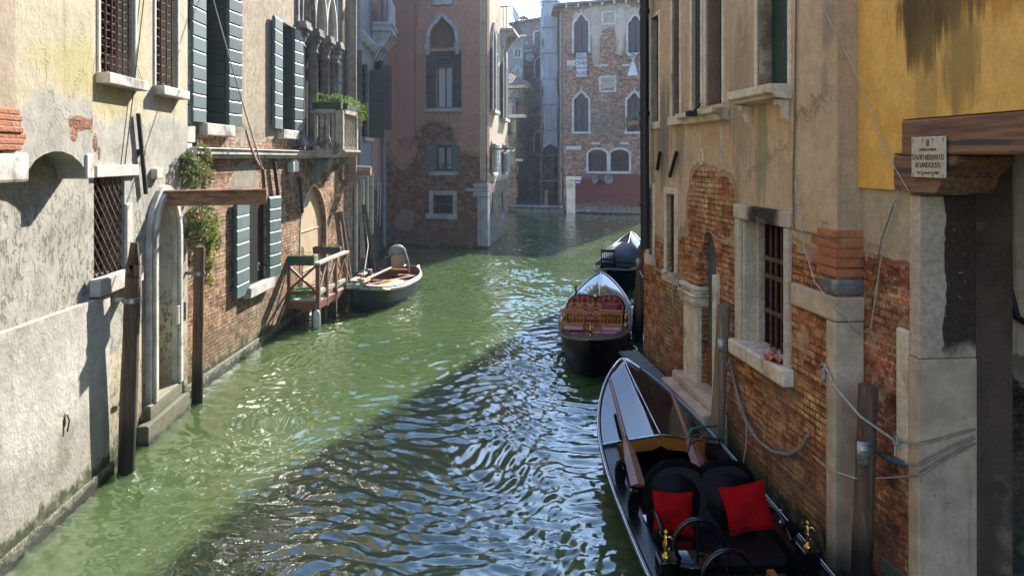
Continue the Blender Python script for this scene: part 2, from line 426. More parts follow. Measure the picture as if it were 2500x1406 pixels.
MT['blind_teal'] = smat('teal_blind', (.015, .1, .1), (.01, .07, .07), 2, .7, .01, stretch=(.5, 1, 8))
MT['rust'] = smat('rusty_iron', (.16, .075, .045), (.08, .035, .022), 12, .8, .002, c3=(.04, .025, .02))
MT['iron'] = smat('dark_iron', (.03, .027, .026), (.02, .018, .018), 12, .6, .001, metal=.3)
MT['steel'] = smat('galvanised_strap', (.3, .3, .3), (.2, .2, .21), 12, .4, .001, metal=.8)
MT['black'] = smat('black_boat_lacquer', (.004, .004, .005), (.006, .006, .007), 3, .07, 0, spec=.42)
MT['black_satin'] = smat('black_hull_paint', (.004, .004, .005), (.007, .007, .008), 3, .3, .001, spec=.12)
MT['velvet'] = smat('black_velvet', (.003, .003, .0035), (.002, .002, .0025), 6, .9, .004, spec=.1)
MT['leather'] = smat('black_leather', (.004, .0045, .006), (.003, .0035, .005), 9, .42, .002, spec=.14)
MT['red'] = smat('red_cloth', (.42, .007, .009), (.28, .005, .007), 5, .9, .014, c3=(.13, .008, .01), fine=90, spec=.04)
MT['redseat'] = smat('red_leather', (.3, .012, .014), (.22, .009, .01), 5, .45, .002)
MT['brass'] = smat('polished_brass', (.72, .46, .14), (.55, .32, .08), 10, .25, .001, metal=1.0)
MT['chrome'] = smat('polished_steel_trim', (.6, .62, .66), (.5, .52, .56), 10, .18, 0, metal=1.0)
def damask():
    g = G('red_damask'); v = g.vec(g.M('PINGPONG', g.X, .11), g.Y, g.M('PINGPONG', g.Z, .17))
    n = g.noise(v, 24, 2, .5, 1.4)
    col = g.mix(g.st(n, .5, .54), (.17, .007, .007), (.6, .27, .12)); g.bump(g.M('MULTIPLY', n, .003)); return g.fin(col, .7)
MT['damask'] = damask()
MT['rope'] = smat('pale_rope', (.5, .46, .4), (.36, .32, .27), 30, .9, .002)
MT['rope_grey'] = smat('grey_cable_sheath', (.3, .26, .22), (.2, .17, .14), 12, .7, .001)
MT['rope_green'] = smat('green_rope', (.01, .22, .13), (.008, .16, .1), 30, .8, .002)
MT['rope_blue'] = smat('blue_rope', (.02, .16, .32), (.02, .1, .22), 30, .8, .002)
MT['rope_red'] = smat('dark_red_rope', (.14, .03, .035), (.1, .02, .025), 30, .8, .002)
MT['wire'] = smat('thin_wire', (.2, .17, .14), (.12, .1, .09), 12, .7, 0)
MT['tarp'] = smat('grey_green_tarpaulin', (.085, .11, .11), (.065, .085, .087), 2, .6, .01)
MT['cloth_pale'] = smat('beige_cover_cloth', (.55, .42, .3), (.42, .32, .23), 4, .85, .012)
MT['cloth_grey'] = smat('grey_cover_cloth', (.33, .33, .33), (.2, .2, .21), 5, .85, .012)
MT['plastic_white'] = smat('white_plastic', (.62, .62, .6), (.5, .5, .48), 5, .4, 0)
MT['plastic_green'] = smat('green_plastic', (.01, .11, .06), (.008, .08, .045), 5, .35, 0)
MT['hose'] = smat('bright_green_hose', (.01, .4, .12), (.01, .3, .09), 5, .35, 0)
MT['yellow_tarp'] = smat('yellow_canvas', (.62, .3, .02), (.5, .22, .015), 3, .6, .006)
MT['green_hull'] = smat('dark_green_hull_paint', (.016, .04, .032), (.01, .024, .02), 3, .45, .003, spec=.15)
MT['white_hull'] = smat('worn_white_gunwale', (.55, .55, .5), (.34, .36, .31), 6, .5, .003, c3=(.14, .17, .14))
MT['inner_hull'] = smat('brown_inner_hull', (.23, .075, .045), (.16, .05, .032), 4, .6, .003)
MT['dirt'] = smat('soil', (.05, .035, .02), (.03, .02, .012), 9, .95, .01)
MT['terracotta'] = smat('terracotta', (.35, .13, .07), (.26, .1, .06), 6, .8, .002)
MT['pipe_black'] = smat('black_drainpipe', (.012, .012, .013), (.008, .008, .009), 6, .5, .001)
MT['pipe_tan'] = smat('tan_drainpipe', (.34, .25, .18), (.24, .17, .12), 4, .7, .002, c3=(.16, .11, .08))
MT['pipe_blue'] = smat('grey_blue_drainpipe', (.3, .32, .36), (.22, .24, .28), 4, .7, .002)
MT['banner'] = smat('white_cotton_banner', (.66, .63, .68), (.52, .5, .55), 3, .9, .006)
MT['ink'] = smat('black_paint_lettering', (.015, .014, .018), (.01, .01, .012), 3, .7, 0)
MT['ink_fade'] = smat('faded_lettering', (.16, .13, .1), (.12, .1, .08), 6, .7, 0)
MT['enamel'] = smat('cream_enamel_sign', (.62, .54, .42), (.55, .47, .36), 4, .4, .001, c3=(.5, .4, .28))
MT['blue_sign'] = smat('blue_enamel', (.03, .06, .3), (.025, .05, .24), 4, .4, 0)
MT['white_sign'] = smat('white_enamel', (.7, .7, .7), (.6, .6, .6), 4, .4, 0)
MT['alu'] = smat('worn_aluminium_plate', (.5, .48, .44), (.36, .34, .32), 8, .45, .001, metal=.4)
MT['sheet'] = smat('scaffold_sheeting', (.5, .53, .6), (.38, .41, .48), 1.4, .8, .05, stretch=(3, 3, .3))
MT['plank'] = smat('grey_weathered_plank', (.16, .17, .15), (.1, .11, .09), 3, .8, .005, stretch=(4, .7, 4), c3=(.07, .1, .05))
MT['bollard'] = smat('yellow_brown_bollard', (.28, .22, .08), (.2, .15, .06), 4, .7, .002)
MT['orange'] = smat('orange_wrapper', (.75, .16, .01), (.6, .1, .01), 6, .35, .004)
MT['pink'] = smat('pink_plastic', (.6, .2, .2), (.5, .3, .28), 6, .3, .003)
def tile_mat():
    g = G('roof_tiles'); w = g.M('ABSOLUTE', g.M('SINE', g.M('MULTIPLY', g.X, 16)))
    n = g.noise(g.co, 7, 4); z = g.M('FRACT', g.M('MULTIPLY', g.Y, 3.2))
    col = g.mix(g.st(n, .35, .65), (.3, .15, .1), (.17, .1, .08)); col = g.mix(g.st(w, .3, .0), col, (.05, .03, .025))
    g.bump(g.M('ADD', g.M('MULTIPLY', w, .06), g.M('MULTIPLY', z, .03))); return g.fin(col, .85)
MT['tiles'] = tile_mat()
def leaf_mat(name, a, b):
    g = G(name); n = g.noise(g.co, 3.5, 3); n2 = g.noise(g.co, 45, 1)
    col = g.mix(g.st(n, .38, .62), a, b); col = g.mix(g.st(n2, .3, .7, .5, 0), col, tuple(x * .55 for x in a))
    d = g.t.nodes.new('ShaderNodeBsdfTranslucent'); g.put(d.inputs[0], g.mix(.5, col, (b[0] * 1.2, b[1] * 1.25, b[2])))
    g.fin(col, .55, 0, .3); mx = g.t.nodes.new('ShaderNodeMixShader'); mx.inputs[0].default_value = .35
    g.t.links.new(g.b.outputs[0], mx.inputs[1]); g.t.links.new(d.outputs[0], mx.inputs[2]); g.t.links.new(mx.outputs[0], g.out.inputs[0])
    return g.m
MT['leaf_olive'] = leaf_mat('olive_leaves', (.1, .12, .03), (.24, .24, .07))
MT['leaf_dark'] = leaf_mat('dark_leaves', (.05, .08, .025), (.15, .19, .05))
MT['leaf_bright'] = leaf_mat('bright_leaves', (.07, .15, .02), (.2, .33, .04))
MT['leaf_moss'] = leaf_mat('moss_leaves', (.16, .19, .03), (.34, .37, .06))
MT['leaf_far'] = leaf_mat('balcony_leaves', (.06, .13, .05), (.14, .22, .08))
MT['stem'] = smat('plant_stem', (.09, .06, .035), (.05, .035, .02), 12, .8, .002)

# walls
def damp_stone(name, a, b, lo=.5):
    g = G(name); n = g.noise(g.co, 3, 5, .65); f = g.noise(g.co, 24, 4, .65); v = g.vor(g.co, 9, 'F1')
    col = g.mix(g.st(n, .35, .65), a, b); col = g.mix(g.st(f, .3, .65, .35, 0), col, tuple(x * .5 for x in b))
    zz = g.M('ADD', g.Z, g.M('MULTIPLY', n, .3))
    col = g.mix(g.st(zz, lo + .3, lo, 0, .8), col, (.07, .075, .03)); col = g.mix(g.st(zz, .25, .15, 0, .95), col, (.012, .014, .01))
    hole = g.M('MULTIPLY', g.st(g.noise(g.co, 34, 2, .5), .66, .74), g.st(g.noise(g.co, 2.3, 2), .5, .6)); drip = g.st(g.noise(g.map(g.co, (9, 9, .7)), 1.0, 5, .65), .55, .72); col = g.mix(g.M('MULTIPLY', drip, .45), col, tuple(x * .45 for x in b))
    col = g.mix(g.M('MULTIPLY', hole, .5), col, tuple(x * .3 for x in b))
    g.bump(g.M('SUBTRACT', g.M('ADD', g.M('MULTIPLY', n, .012), g.M('MULTIPLY', f, .006)), g.M('MULTIPLY', hole, .006)))
    return g.fin(col, .85, 0, .3)
def algae():
    g = G('slimy_algae_stone'); n = g.noise(g.co, 5, 6, .7); f = g.noise(g.co, 30, 4, .7)
    zz = g.M('ADD', g.Z, g.M('MULTIPLY', g.M('SUBTRACT', n, .5), .3))
    col = g.mix(g.st(n, .4, .62), (.05, .065, .018), (.16, .155, .1)); col = g.mix(g.st(f, .5, .62), col, (.33, .31, .26)); col = g.mix(g.st(f, .45, .3), col, (.012, .016, .006))
    col = g.mix(g.st(zz, .14, .06), col, (.012, .016, .008)); g.bump(g.M('ADD', g.M('MULTIPLY', n, .08), g.M('MULTIPLY', f, .03)))
    return g.fin(col, g.st(zz, .1, .3, .25, .8), 0, .4)
MT['algae'] = algae()
MT['balcony'] = smat('weathered_balcony_stone', (.46, .4, .31), (.3, .255, .2), 5, .85, .008, c3=(.13, .11, .09), fine=35)
MT['dstone'] = damp_stone('damp_stone', (.58, .56, .5), (.36, .34, .28))
MT['dstone_warm'] = damp_stone('warm_pitted_stone', (.7, .53, .37), (.48, .355, .24), .25)
# ---------- reusable building parts (all in the building's own frame)
def leaf_mb(hx, z0, z1, w, ang, panels=9, y=-.03):
    mb = MB(); mb.M = Matrix.Translation((hx, y, 0)) @ Matrix.Rotation(-R(ang), 4, 'Z')
    mb.box(0, w, -.014, .014, z0, z1)
    h = (z1 - z0) / panels
    for i in range(panels):
        a = z0 + i * h
        for s_ in (-1, 1):
            pts = [(s_ * .0145, a + .004), (s_ * .036, a + .004), (s_ * .036, a + h * .84), (s_ * .0165, a + h - .012)]
            mb.prism(pts, .004, w - .004, 'x')
    return mb
def shutter(B, hx, z0, z1, w, ang, mat, parent, panels=9, y=-.03):
    o = leaf_mb(hx, z0, z1, w, ang, panels, y).build('shutter', mat, parent)
    m = MB(); m.M = Matrix.Translation((hx, y, 0)) @ Matrix.Rotation(-R(ang), 4, 'Z')
    return o
def sill(parent, x0, x1, z, h, out, mat, bevel=.012, name='sill'):
    return MB().box(x0, x1, -out, .06, z - h, z).build(name, mat, parent, bevel=bevel)
def surround(parent, r, w, t, mat, bottom=False, outline=None, name='stone_surround'):
    x0, x1, z0, z1 = r; mb = MB()
    if outline: band(mb, outline, w, t)
    else:
        mb.box(x0 - w, x0, -t, .03, z0, z1); mb.box(x1, x1 + w, -t, .03, z0, z1); mb.box(x0 - w, x1 + w, -t - .004, .03, z1, z1 + w)
        if bottom: mb.box(x0 - w, x1 + w, -t - .004, .03, z0 - w, z0)
    return mb.build(name, mat, parent, bevel=.008)
def pane(B, r, rev, mat, outline=None, name='window'):
    x0, x1, z0, z1 = r
    if outline:
        mb = MB().prism([(a, b) for a, b in outline], rev - .02, rev + .02)
    else: mb = MB().box(x0 - .01, x1 + .01, rev - .015, rev + .02, z0 - .01, z1 + .01)
    return mb.build(name, mat, B.root)
def casement(parent, r, y, mat, nv=1, nh=2, w=.045, name='frame'):
    x0, x1, z0, z1 = r; mb = MB()
    mb.box(x0, x0 + w, y - .03, y, z0, z1); mb.box(x1 - w, x1, y - .03, y, z0, z1); mb.box(x0 + w, x1 - w, y - .03, y, z0, z0 + w); mb.box(x0 + w, x1 - w, y - .03, y, z1 - w, z1)
    for i in range(nv):
        c = x0 + (x1 - x0) * (i + 1) / (nv + 1); mb.box(c - w * .6, c + w * .6, y - .034, y - .002, z0 + w, z1 - w)
    for i in range(nh):
        c = z0 + (z1 - z0) * (i + 1) / (nh + 1); mb.box(x0 + w, x1 - w, y - .028, y - .004, c - w * .35, c + w * .35)
    return mb.build(name, mat, parent)
def grid_bars(parent, r, y, mat, nv, nh, rad=.011, name='grille'):
    x0, x1, z0, z1 = r; mb = MB()
    for i in range(nv):
        c = x0 + (x1 - x0) * (i + .5) / nv; mb.tube([(c, y - .014, z0 - .02), (c, y - .014, z1 + .02)], rad * 1.25, 6)
    for i in range(nh):
        c = z0 + (z1 - z0) * (i + .5) / nh; mb.tube([(x0 - .02, y, c), (x1 + .02, y, c)], rad * .8, 6)
    return mb.build(name, mat, parent)
def leaves(name, mat, blobs, n, size, parent=None, hang=0.0, seed=1, label=None, stems=0):
    """leaf cards scattered through ellipsoid clumps: blobs = [(centre, (rx,ry,rz))]"""
    rnd = random.Random(seed); mb = MB()
    vol = [b[1][0] * b[1][1] * b[1][2] for b in blobs]; tot = sum(v ** .67 for v in vol)
    for (c, r), v in zip(blobs, vol):
        for _ in range(int(n * v ** .67 / tot)):
            while True:
                p = Vector((rnd.uniform(-1, 1), rnd.uniform(-1, 1), rnd.uniform(-1, 1)))
                if p.length <= 1: break
            p = p.normalized() * (p.length ** .45)
            q = Vector(c) + Vector((p.x * r[0], p.y * r[1], p.z * r[2]))
            if mnoise.noise(q * 5.5) < -.12: continue
            s_ = size * rnd.uniform(.55, 1.35)
            a = Vector((rnd.gauss(0, 1), rnd.gauss(0, 1), rnd.gauss(0, .7) - hang)).normalized()
            b = a.cross(Vector((rnd.gauss(0, 1), rnd.gauss(0, 1), rnd.gauss(0, 1)))).normalized()
            nn = a.cross(b)
            mb.add([q, q + a * s_ * .5 + b * s_ * .3 + nn * s_ * .08, q + a * s_, q + a * s_ * .5 - b * s_ * .3 + nn * s_ * .08], [(0, 1, 2), (0, 2, 3)])
    return mb.build(name, mat, parent, fixn=False, label=label)
def stems(parent, pts, r, mat):
    mb = MB()
    for p in pts: mb.tube(p, [r, r * .8, r * .4][:len(p)] if len(p) == 3 else r, 5)
    return mb.build('stem', mat, parent)

# =====================================================================  LEFT: pale plaster house
L1 = Bld('plaster_house', 'nearest house on the left bank, cream and grey peeling plaster over a whitewashed foot', 'building', (-4.433, -6), (-3.74, 13.0))
B = L1
w1 = B.rect(243, 327, -90, 188); w2 = B.rect(379, 432, -90, 216); wl = B.rect(229, 304, 432, 668)
d0, d1 = B.x(372), B.x(421); dz0 = B.z(400, 952); dzs = B.z(400, 590); dzt = B.z(400, 492)
dout = arch(d0, d1, dz0, dzs, dzt, 'round')
Wx = lambda px, py, off=0: B.uv(px, py, off)
zg = 4.45
cream = ((.52, .45, .29), (.6, .53, .38), (.46, .4, .24)); grey = (.5, .48, .43)
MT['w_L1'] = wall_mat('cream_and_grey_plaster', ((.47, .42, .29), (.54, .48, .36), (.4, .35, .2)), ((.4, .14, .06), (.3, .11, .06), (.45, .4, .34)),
    mask=(-50, 1), blobs=[(*Wx(120, 302), .32, .1, 2.0), (*Wx(165, 308), .25, .12, 2.0), (*Wx(105, 325), .1, .12, 1.8), (*Wx(198, 305), .06, .16, 2.2), (*Wx(232, 350), .1, .16, 1.7), (*Wx(242, 375), .06, .12, 1.7)], amp=1.25, mscale=1.6, seed=1,
    zones=[(1.5, zg - .15, (.42, .405, .36), .95), (1.5, 3.2, (.4, .385, .34), .8)], pits=.035, pitz=3.3, cracks=.3, grime=.65, stain=(.26, .22, .14), rel=.02, prough=.004,
    weeds=[(*Wx(150, 170), 1.3, .35, .6, (.42, .36, .12)), (*Wx(270, 240), .6, .3, .55, (.42, .35, .11)), (*Wx(345, 120), .12, 1.4, .4, (.45, .38, .14))])
wall(B, 'wall', rect(0, B.len, -1.2, 12.5), [rect(*w1), rect(*w2), rect(*wl), dout], MT['w_L1'], 6, .3)
MT['w_base'] = wall_mat('whitewashed_foot', ((.42, .4, .355), (.54, .515, .46), (.26, .25, .225)), ((.3, .12, .07), (.25, .1, .06), (.3, .27, .24)),
    mask=(-50, 1), seed=4, amp=.3, zones=[], pits=.0, cracks=.0, grime=.5, stain=(.3, .3, .28), rel=.004, prough=.006, damp=.55)
zw = 2.2; mb = MB()
xb = B.x(268, .06)
mb.prism([(0, -1.2), (xb, -1.2), (xb, zw - .03), (xb - 2, zw), (xb - 4, zw + .05), (0, zw + .1)], -.07, -.002)
mb.build('whitewashed_foot', MT['w_base'], B.root, bevel=.01)
mb = MB().box(0, xb + .05, -.1, -.072, -1.2, .17); mb.build('footing_ledge', MT['algae'], B.root, bevel=.025)
# overhanging upper storey on little arches
off = .3
ox = lambda px: B.x(px, off)
zb = B.z(100, 438, off)
pts = [(0, zb), (ox(-260), zb)]
for (a, b) in ((-230, -90), (72, 207)):
    pts += [(ox(a + (b - a) * t), B.z(a + (b - a) * t if a > 0 else 140, y, off)) for t, y in ((0, 412), (.1, 392), (.25, 378), (.42, 370), (.6, 370), (.78, 380), (.92, 397), (1, 412))]
    if a < 0: pts += [(ox(-60), zb)]
pts += [(ox(208), zb), (ox(226), zb), (ox(226), 12.5), (0, 12.5)]
MB().prism(pts, -off, .0).build('overhanging_storey', MT['w_L1'], B.root)
MB().box(ox(208), ox(227), -off - .02, -.01, zb - .02, B.z(215, 376, off)).build('corbel_stone', MT['stone'], B.root, bevel=.015)
off2 = .42; oy = lambda px: B.x(px, off2)
MT['w_bay'] = wall_mat('bay_plaster_over_brick', ((.36, .29, .2), (.42, .34, .25), (.3, .24, .17)), ((.42, .13, .05), (.34, .12, .06), (.42, .36, .3)),
    mask=(B.z(20, 282, off2) - .2, .12), amp=.35, seed=2, grime=.4, bsz=(.25, .075, .014), brel=.02)
MB().box(0, oy(40), -off2, -off + .01, B.z(30, 372, off2), 12.5).build('flue_breast', MT['w_bay'], B.root, bevel=.01)
MB().box(oy(-60), oy(69), -off2 - .015, -off + .01, B.z(30, 447, off2), B.z(30, 373, off2)).build('corbel_stone', MT['stone'], B.root, bevel=.03)
mbk = MB(); rnd = random.Random(3)
for k in range(7):
    z_ = B.z(30, 370 - k * 14.5, off2); h_ = .06
    mbk.box(oy(-40), oy(58 - abs(k - 2) * 5 + rnd.uniform(-5, 5)), -off2 - .02 - rnd.uniform(0, .02), -off + .01, z_ + .006, z_ + h_)
mbk.build('broken_brick_edge', smat('loose_bricks', (.42, .14, .05), (.3, .11, .06), 5, .85, .008, c3=(.45, .3, .18)), B.root, bevel=.012)
# upper barred windows
for r, lab, sx in ((w1, 'barred window with two broad white slats of sill', 1), (w2, 'narrower barred window', 0)):
    w = pane(B, r, .28, MT['void']); w['label'] = lab if sx == 0 else 'wide barred window with thin spikes over its sill'
    surround(w, r, .07, .02, MT['stone'])
    sill(w, r[0] - .1, r[1] + .1, r[2], .13, .16, MT['stone'])
    grid_bars(w, r, .05, MT['rust'], 6 if sx else 4, 14, .009)
    casement(w, (r[0], r[1], r[2], r[3]), .26, MT['wood_red'], 1, 5)
mb = MB(); x0, x1, z0, z1 = w1
for i in range(15):
    c = x0 + (x1 - x0) * (i + .5) / 15; mb.tube([(c, -.12, z0), (c - .04, -.05, z0 + .24)], .003, 4)
mb.build('bird_spikes', MT['iron'], B.root)
# lattice window
w = pane(B, wl, .29, MT['void'], name='lattice_window')
MB().box(wl[0] - .03, wl[1] + .35, -.05, .05, wl[3], wl[3] + .14).build('lintel', MT['stone'], w, bevel=.01)
MB().box(wl[1], wl[1] + .2, -.03, .05, wl[2], wl[3] - .35).build('jamb', MT['stone'], w, bevel=.02)
sill(w, wl[0] - .1, wl[1] + .32, wl[2], .2, .12, MT['stone'])
mb = MB(); x0, x1, z0, z1 = wl; nx = 6; cw = (x1 - x0) / nx; ch = (z1 - z0) / 7.5
for i in range(-8, nx + 1):
    for s_ in (1, -1):
        a = x0 + i * cw if s_ == 1 else x1 - i * cw
        seg = []
        for t in np.linspace(0, 1, 26):
            xx = a + s_ * t * 7.5 * cw; zz = z0 + t * (z1 - z0)
            if x0 - .001 <= xx <= x1 + .001: seg.append((xx, .05 + .012 * s_, zz))
        if len(seg) > 1: mb.tube(seg, .009, 5)
for i in range(nx * 2 + 1):
    for j in range(15):
        if (i + j) % 2 == 0: mb.ball((x0 + i * cw / 2, .045, z0 + j * ch / 2), .018, 5, 4)
mb.build('lattice_grille', MT['rust'], w)
# water door
dr = MB(); n = 13
do = offset(dout, 0)
dd = MB().prism(dout, .22, .27).build('water_door', MT['door_green'], B.root)
mb = MB(); h = (dzt - dz0) / n
for i in range(n):
    a = dz0 + i * h
    xs = 0.0
    if a > dzs: xs = (d1 - d0) / 2 * (1 - math.sqrt(max(0, 1 - ((a + h * .8 - dzs) / (dzt - dzs)) ** 2)))
    if d1 - d0 - 2 * xs > .15: mb.prism([(.22, a + .01), (.19, a + .015), (.2, a + h - .03), (.22, a + h - .01)], d0 + xs + .03, d1 - xs - .03, 'x')
mb.build('board', MT['door_green'], dd)
surround(dd, (d0, d1, dz0, dzt), .24, .07, MT['dstone'], outline=arch(d0, d1, dz0, dzs, dzt, 'round'))
surround(dd, (d0, d1, dz0, dzt), .1, .11, MT['stone'], outline=offset(arch(d0, d1, dz0, dzs, dzt, 'round'), .05), name='inner_moulding')
mb = MB(); xs_ = B.x(340); mb.box(d0 - .55, d1 + .3, -.15, -.001, -1.2, dz0 - .2); mb.box(d0 - .32, d1 + .24, -.09, .02, dz0 - .2, dz0)
mb.build('doorstep', MT['dstone'], dd, bevel=.02)
# iron tie bar, junction box, intercom, ring
a = Vector((B.x(328), -.05, B.z(328, 277))); b = Vector((B.x(347), -.05, B.z(347, 474)))
MB().bar(a, b, .05, .05).box(-.0 + (a.x + b.x) / 2 - .05, (a.x + b.x) / 2 + .05, -.08, .01, B.z(338, 372) - .04, B.z(338, 372) + .04).build('tie_bar', MT['iron'], B.root, bevel=.008)
r = B.rect(367, 383, 411, 438); MB().box(r[0], r[1], -.09, .01, r[2], r[3]).build('junction_box', MT['stone_warm'], B.root, bevel=.02)
r = B.rect(430, 450, 742, 787, .07)
ic = MB().box(r[0], r[1], -.1, -.06, r[2], r[3]).build('intercom', MT['alu'], B.root, bevel=.008)
mb = MB(); xc = (r[0] + r[1]) / 2; hw = (r[1] - r[0]) / 2
for i in range(5): mb.box(xc - hw * .5, xc + hw * .5, -.104, -.099, r[3] - .05 - i * .022, r[3] - .04 - i * .022)
mb.build('speaker_slot', MT['iron'], ic)
mb = MB()
for i in range(3): mb.tube([(xc + hw * .2, -.1, r[2] + .04 + i * .04), (xc + hw * .2, -.107, r[2] + .04 + i * .04)], .009, 8)
mb.build('button', MT['stone_grey'], ic)
x_, z_ = Wx(142, 1025); mb = MB(); mb.ball((x_, -.065, z_), .09, 10, 6, (.5, .12, 1), .4); mb.build('wall_hole', MT['rust'], B.root)
MB().tube([(x_ + .01, -.09, z_ - .13), (x_ + .03, -.1, z_ - .02), (x_ + .01, -.09, z_ + .05)], .009, 6).build('iron_hook', MT['rust'], B.root)
x_, z_ = Wx(288, 975); MB().tube([(x_ + .07 * math.cos(t), -.06 - .03 * math.sin(t), z_ + .07 * math.sin(t)) for t in np.linspace(0, 2 * math.pi, 15)], .012, 6).build('mooring_ring', MT['rust'], B.root)
MB().tube([(0, -.1, 12.6), (B.len, -.1, 12.6)], .1, 8).build('gutter', MT['pipe_tan'], B.root)

# beam projecting over the water door, its chain
bx = B.x(392); bz = B.z(392, 487)
o_ = B.world(bx, 0, 0)
p0 = B.world(bx, -.02, bz); p1 = B.world(bx + .35, 1.4, bz + .0)
tip = atz(651, 483, bz) if False else p1
e = empty('hoist_beam', p0, 0, 'rough brown timber beam jutting out over the arched water door', 'beam')
mb = MB(); q = p1 - p0
mb.bar((0, 0, 0), q, .16, .19); mb.bar(Vector((0, 0, .11)), q + Vector((0, 0, .115)), .2, .035)
mb.build('timber', MT['beam'], e, bevel=.012)
MB().bar(q + Vector((-.03, 0, .05)), q + Vector((-.06, .02, .42)), .035, .035).build('iron_upright', MT['rust'], e)
top = p1 + Vector((-.06, .02, .42))
B2a = Vector((-3.80, 13.02, 0))

# =====================================================================  LEFT: brick house with teal shutters and balcony
L2 = Bld('brick_house', 'brick and plaster house on the left bank with teal shutters and a stone balcony', 'building', (-3.80, 13.02), (-2.29, 24.9))
B = L2
zl0, zl1 = 3.80, 3.98            # moulded ledge
u1 = B.rect(493, 549, -90, 304); u2 = B.rect(682, 712, 58, 318); u3 = B.rect(834, 848, 118, 300)
lw = B.rect(600, 650, 484, 690)
g0, g1 = B.x(727), B.x(815); gz0 = zl1 + .12; gz1 = 9.0
a0, a1 = B.x(733), B.x(796); az0 = .65; azs = B.z(765, 560); azt = B.z(765, 452)
aout = arch(a0, a1, az0, azs, azt, 'point')
Wx = B.uv
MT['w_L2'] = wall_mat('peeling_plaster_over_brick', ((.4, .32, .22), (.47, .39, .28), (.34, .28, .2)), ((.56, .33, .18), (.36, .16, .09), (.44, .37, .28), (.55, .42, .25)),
    mask=(4.15, .5), blobs=[(*Wx(600, 440), 1.5, .45, -1.9), (*Wx(700, 430), 1.3, .4, -1.2), (*Wx(500, 420), .6, .8, .8), (*Wx(520, 345), 1.0, .3, 1.5), (*Wx(840, 600), 1.2, 1.6, -.6)], amp=1.05, mscale=1.5, seed=6,
    zones=[(0, 4.0, (.34, .31, .25), .8)], cracks=.6, grime=.45, stain=(.2, .17, .13), rel=.025, pits=.01, bsz=(.24, .068, .011), brel=.028, prough=.005)
wall(B, 'wall', rect(0, B.len, -1.2, 12.0), [rect(*u1), rect(*u2), rect(*u3), rect(*lw), rect(g0, g1, gz0, gz1), aout], MT['w_L2'], 6, [.32, .32, .32, .09, .32, .32])
mb = MB(); mb.box(.1, B.x(770), -.12, .02, zl0, zl0 + .06); mb.box(.1, B.x(770), -.17, .02, zl0 + .06, zl1 - .03); mb.box(.1, B.x(770), -.2, .02, zl1 - .03, zl1)
mb.build('string_course', MT['stone'], B.root, bevel=.015)
MB().box(0, B.len, -.04, 0, -1.2, .22).build('footing_ledge', MT['algae'], B.root, bevel=.02)
mb = MB(); zz = 3.15
for k in range(9):
    mb.box(.005, .2 + .12 * (k % 2), -.05, .02, zz + k * .3, zz + k * .3 + .285)
mb.build('quoin', MT['stone'], B.root, bevel=.012)
# teal shutters
def teal_window(r, wl_, wr, pn, lab, angs=(177, 6), zt=None, inner=True, dz=(0, 0), split=False):
    w = pane(B, r, .3 if inner else .07, MT['void']); w['label'] = lab
    sill(w, r[0] - .12, r[1] + .14, r[2], .2, .14, MT['stone'], .015)
    zt = zt or r[3]
    shutter(B, r[0] - .01, r[2] - dz[0], zt, wl_, angs[0], MT['teal'], w, pn, -.045)
    shutter(B, r[1] + .01, r[2] - dz[1], zt, wr, angs[1], MT['teal'], w, pn, -.045)
    if inner:
        o = leaf_mb(r[1] - .03, r[2] + .02, zt - .02, .34, 91, pn, .32).build('folded_shutter', MT['dkgreen'], w)  # unlit leaf of a teal window, its shade put into the darker colour
        MB().box(r[0] + .16, r[0] + .2, .1, .3, r[2], zt).build('frame', MT['wood_red'], w)
    return w
teal_window(u1, .56, .5, 12, 'tallest teal shuttered window beside the cream plaster house', (178, 6))
teal_window(u2, .62, .5, 9, 'teal shuttered upper window left of the stone columns', (177, 6))
w = pane(B, u3, .3, MT['void']); w['label'] = 'shuttered window behind the balcony plants'
shutter(B, u3[0], u3[2], u3[3], .62, 178, MT['teal'], w, 10)
shutter(B, u3[1], u3[2], u3[3], .4, 80, MT['dkgreen'], w, 10)  # darker colour than its teal partner stands for shade on this leaf
w = teal_window(lw, .72, .55, 7, 'lowest teal shuttered window, low on the brick wall', (178, 6), inner=False, dz=(.1, 0))
mb = MB()
for hx, a in ((B.x(590), -.2),): mb.tube([(hx + .05 * math.cos(t), -.32, B.z(590, 650) + .07 * math.sin(t)) for t in np.linspace(0, 5, 12)], .006, 5)
mb.build('shutter_catch', MT['white_hull'], w)
# gothic loggia: columns and arches
lg = MB().box(g0, g1, .31, .33, gz0, gz1).build('loggia_window', MT['void'], B.root)
zc = 6.45
cx = [g0 + (g1 - g0) * t for t in (.03, .36, .69, 1.0)]
for i, c in enumerate(cx):
    mb = MB(); r_ = .125
    prof = [(r_ * 1.7, gz0), (r_ * 1.7, gz0 + .1), (r_ * 1.35, gz0 + .14), (r_ * 1.45, gz0 + .2), (r_ * 1.05, gz0 + .27), (r_, gz0 + .3), (r_ * .9, zc - .05), (r_ * 1.15, zc - .03), (r_ * 1.15, zc), (r_ * .9, zc + .02),
            (r_ * .95, zc + .1), (r_ * 1.3, zc + .2), (r_ * 1.15, zc + .25), (r_ * 1.7, zc + .38)]
    mb.lathe(prof, (c, -.02, 0), 16); mb.box(c - r_ * 1.9, c + r_ * 1.9, -.02 - r_ * 1.9, -.02 + r_ * 1.9, zc + .38, zc + .47); mb.box(c - r_ * 1.7, c + r_ * 1.7, -.02 - r_ * 1.7, -.02 + r_ * 1.7, zc + .47, zc + .56)
    for k in range(8):
        t = k * math.pi / 4; mb.ball((c + .16 * math.cos(t), -.02 + .16 * math.sin(t), zc + .26), .05, 6, 5)
    mb.build('column', MT['stone_grey'], lg)
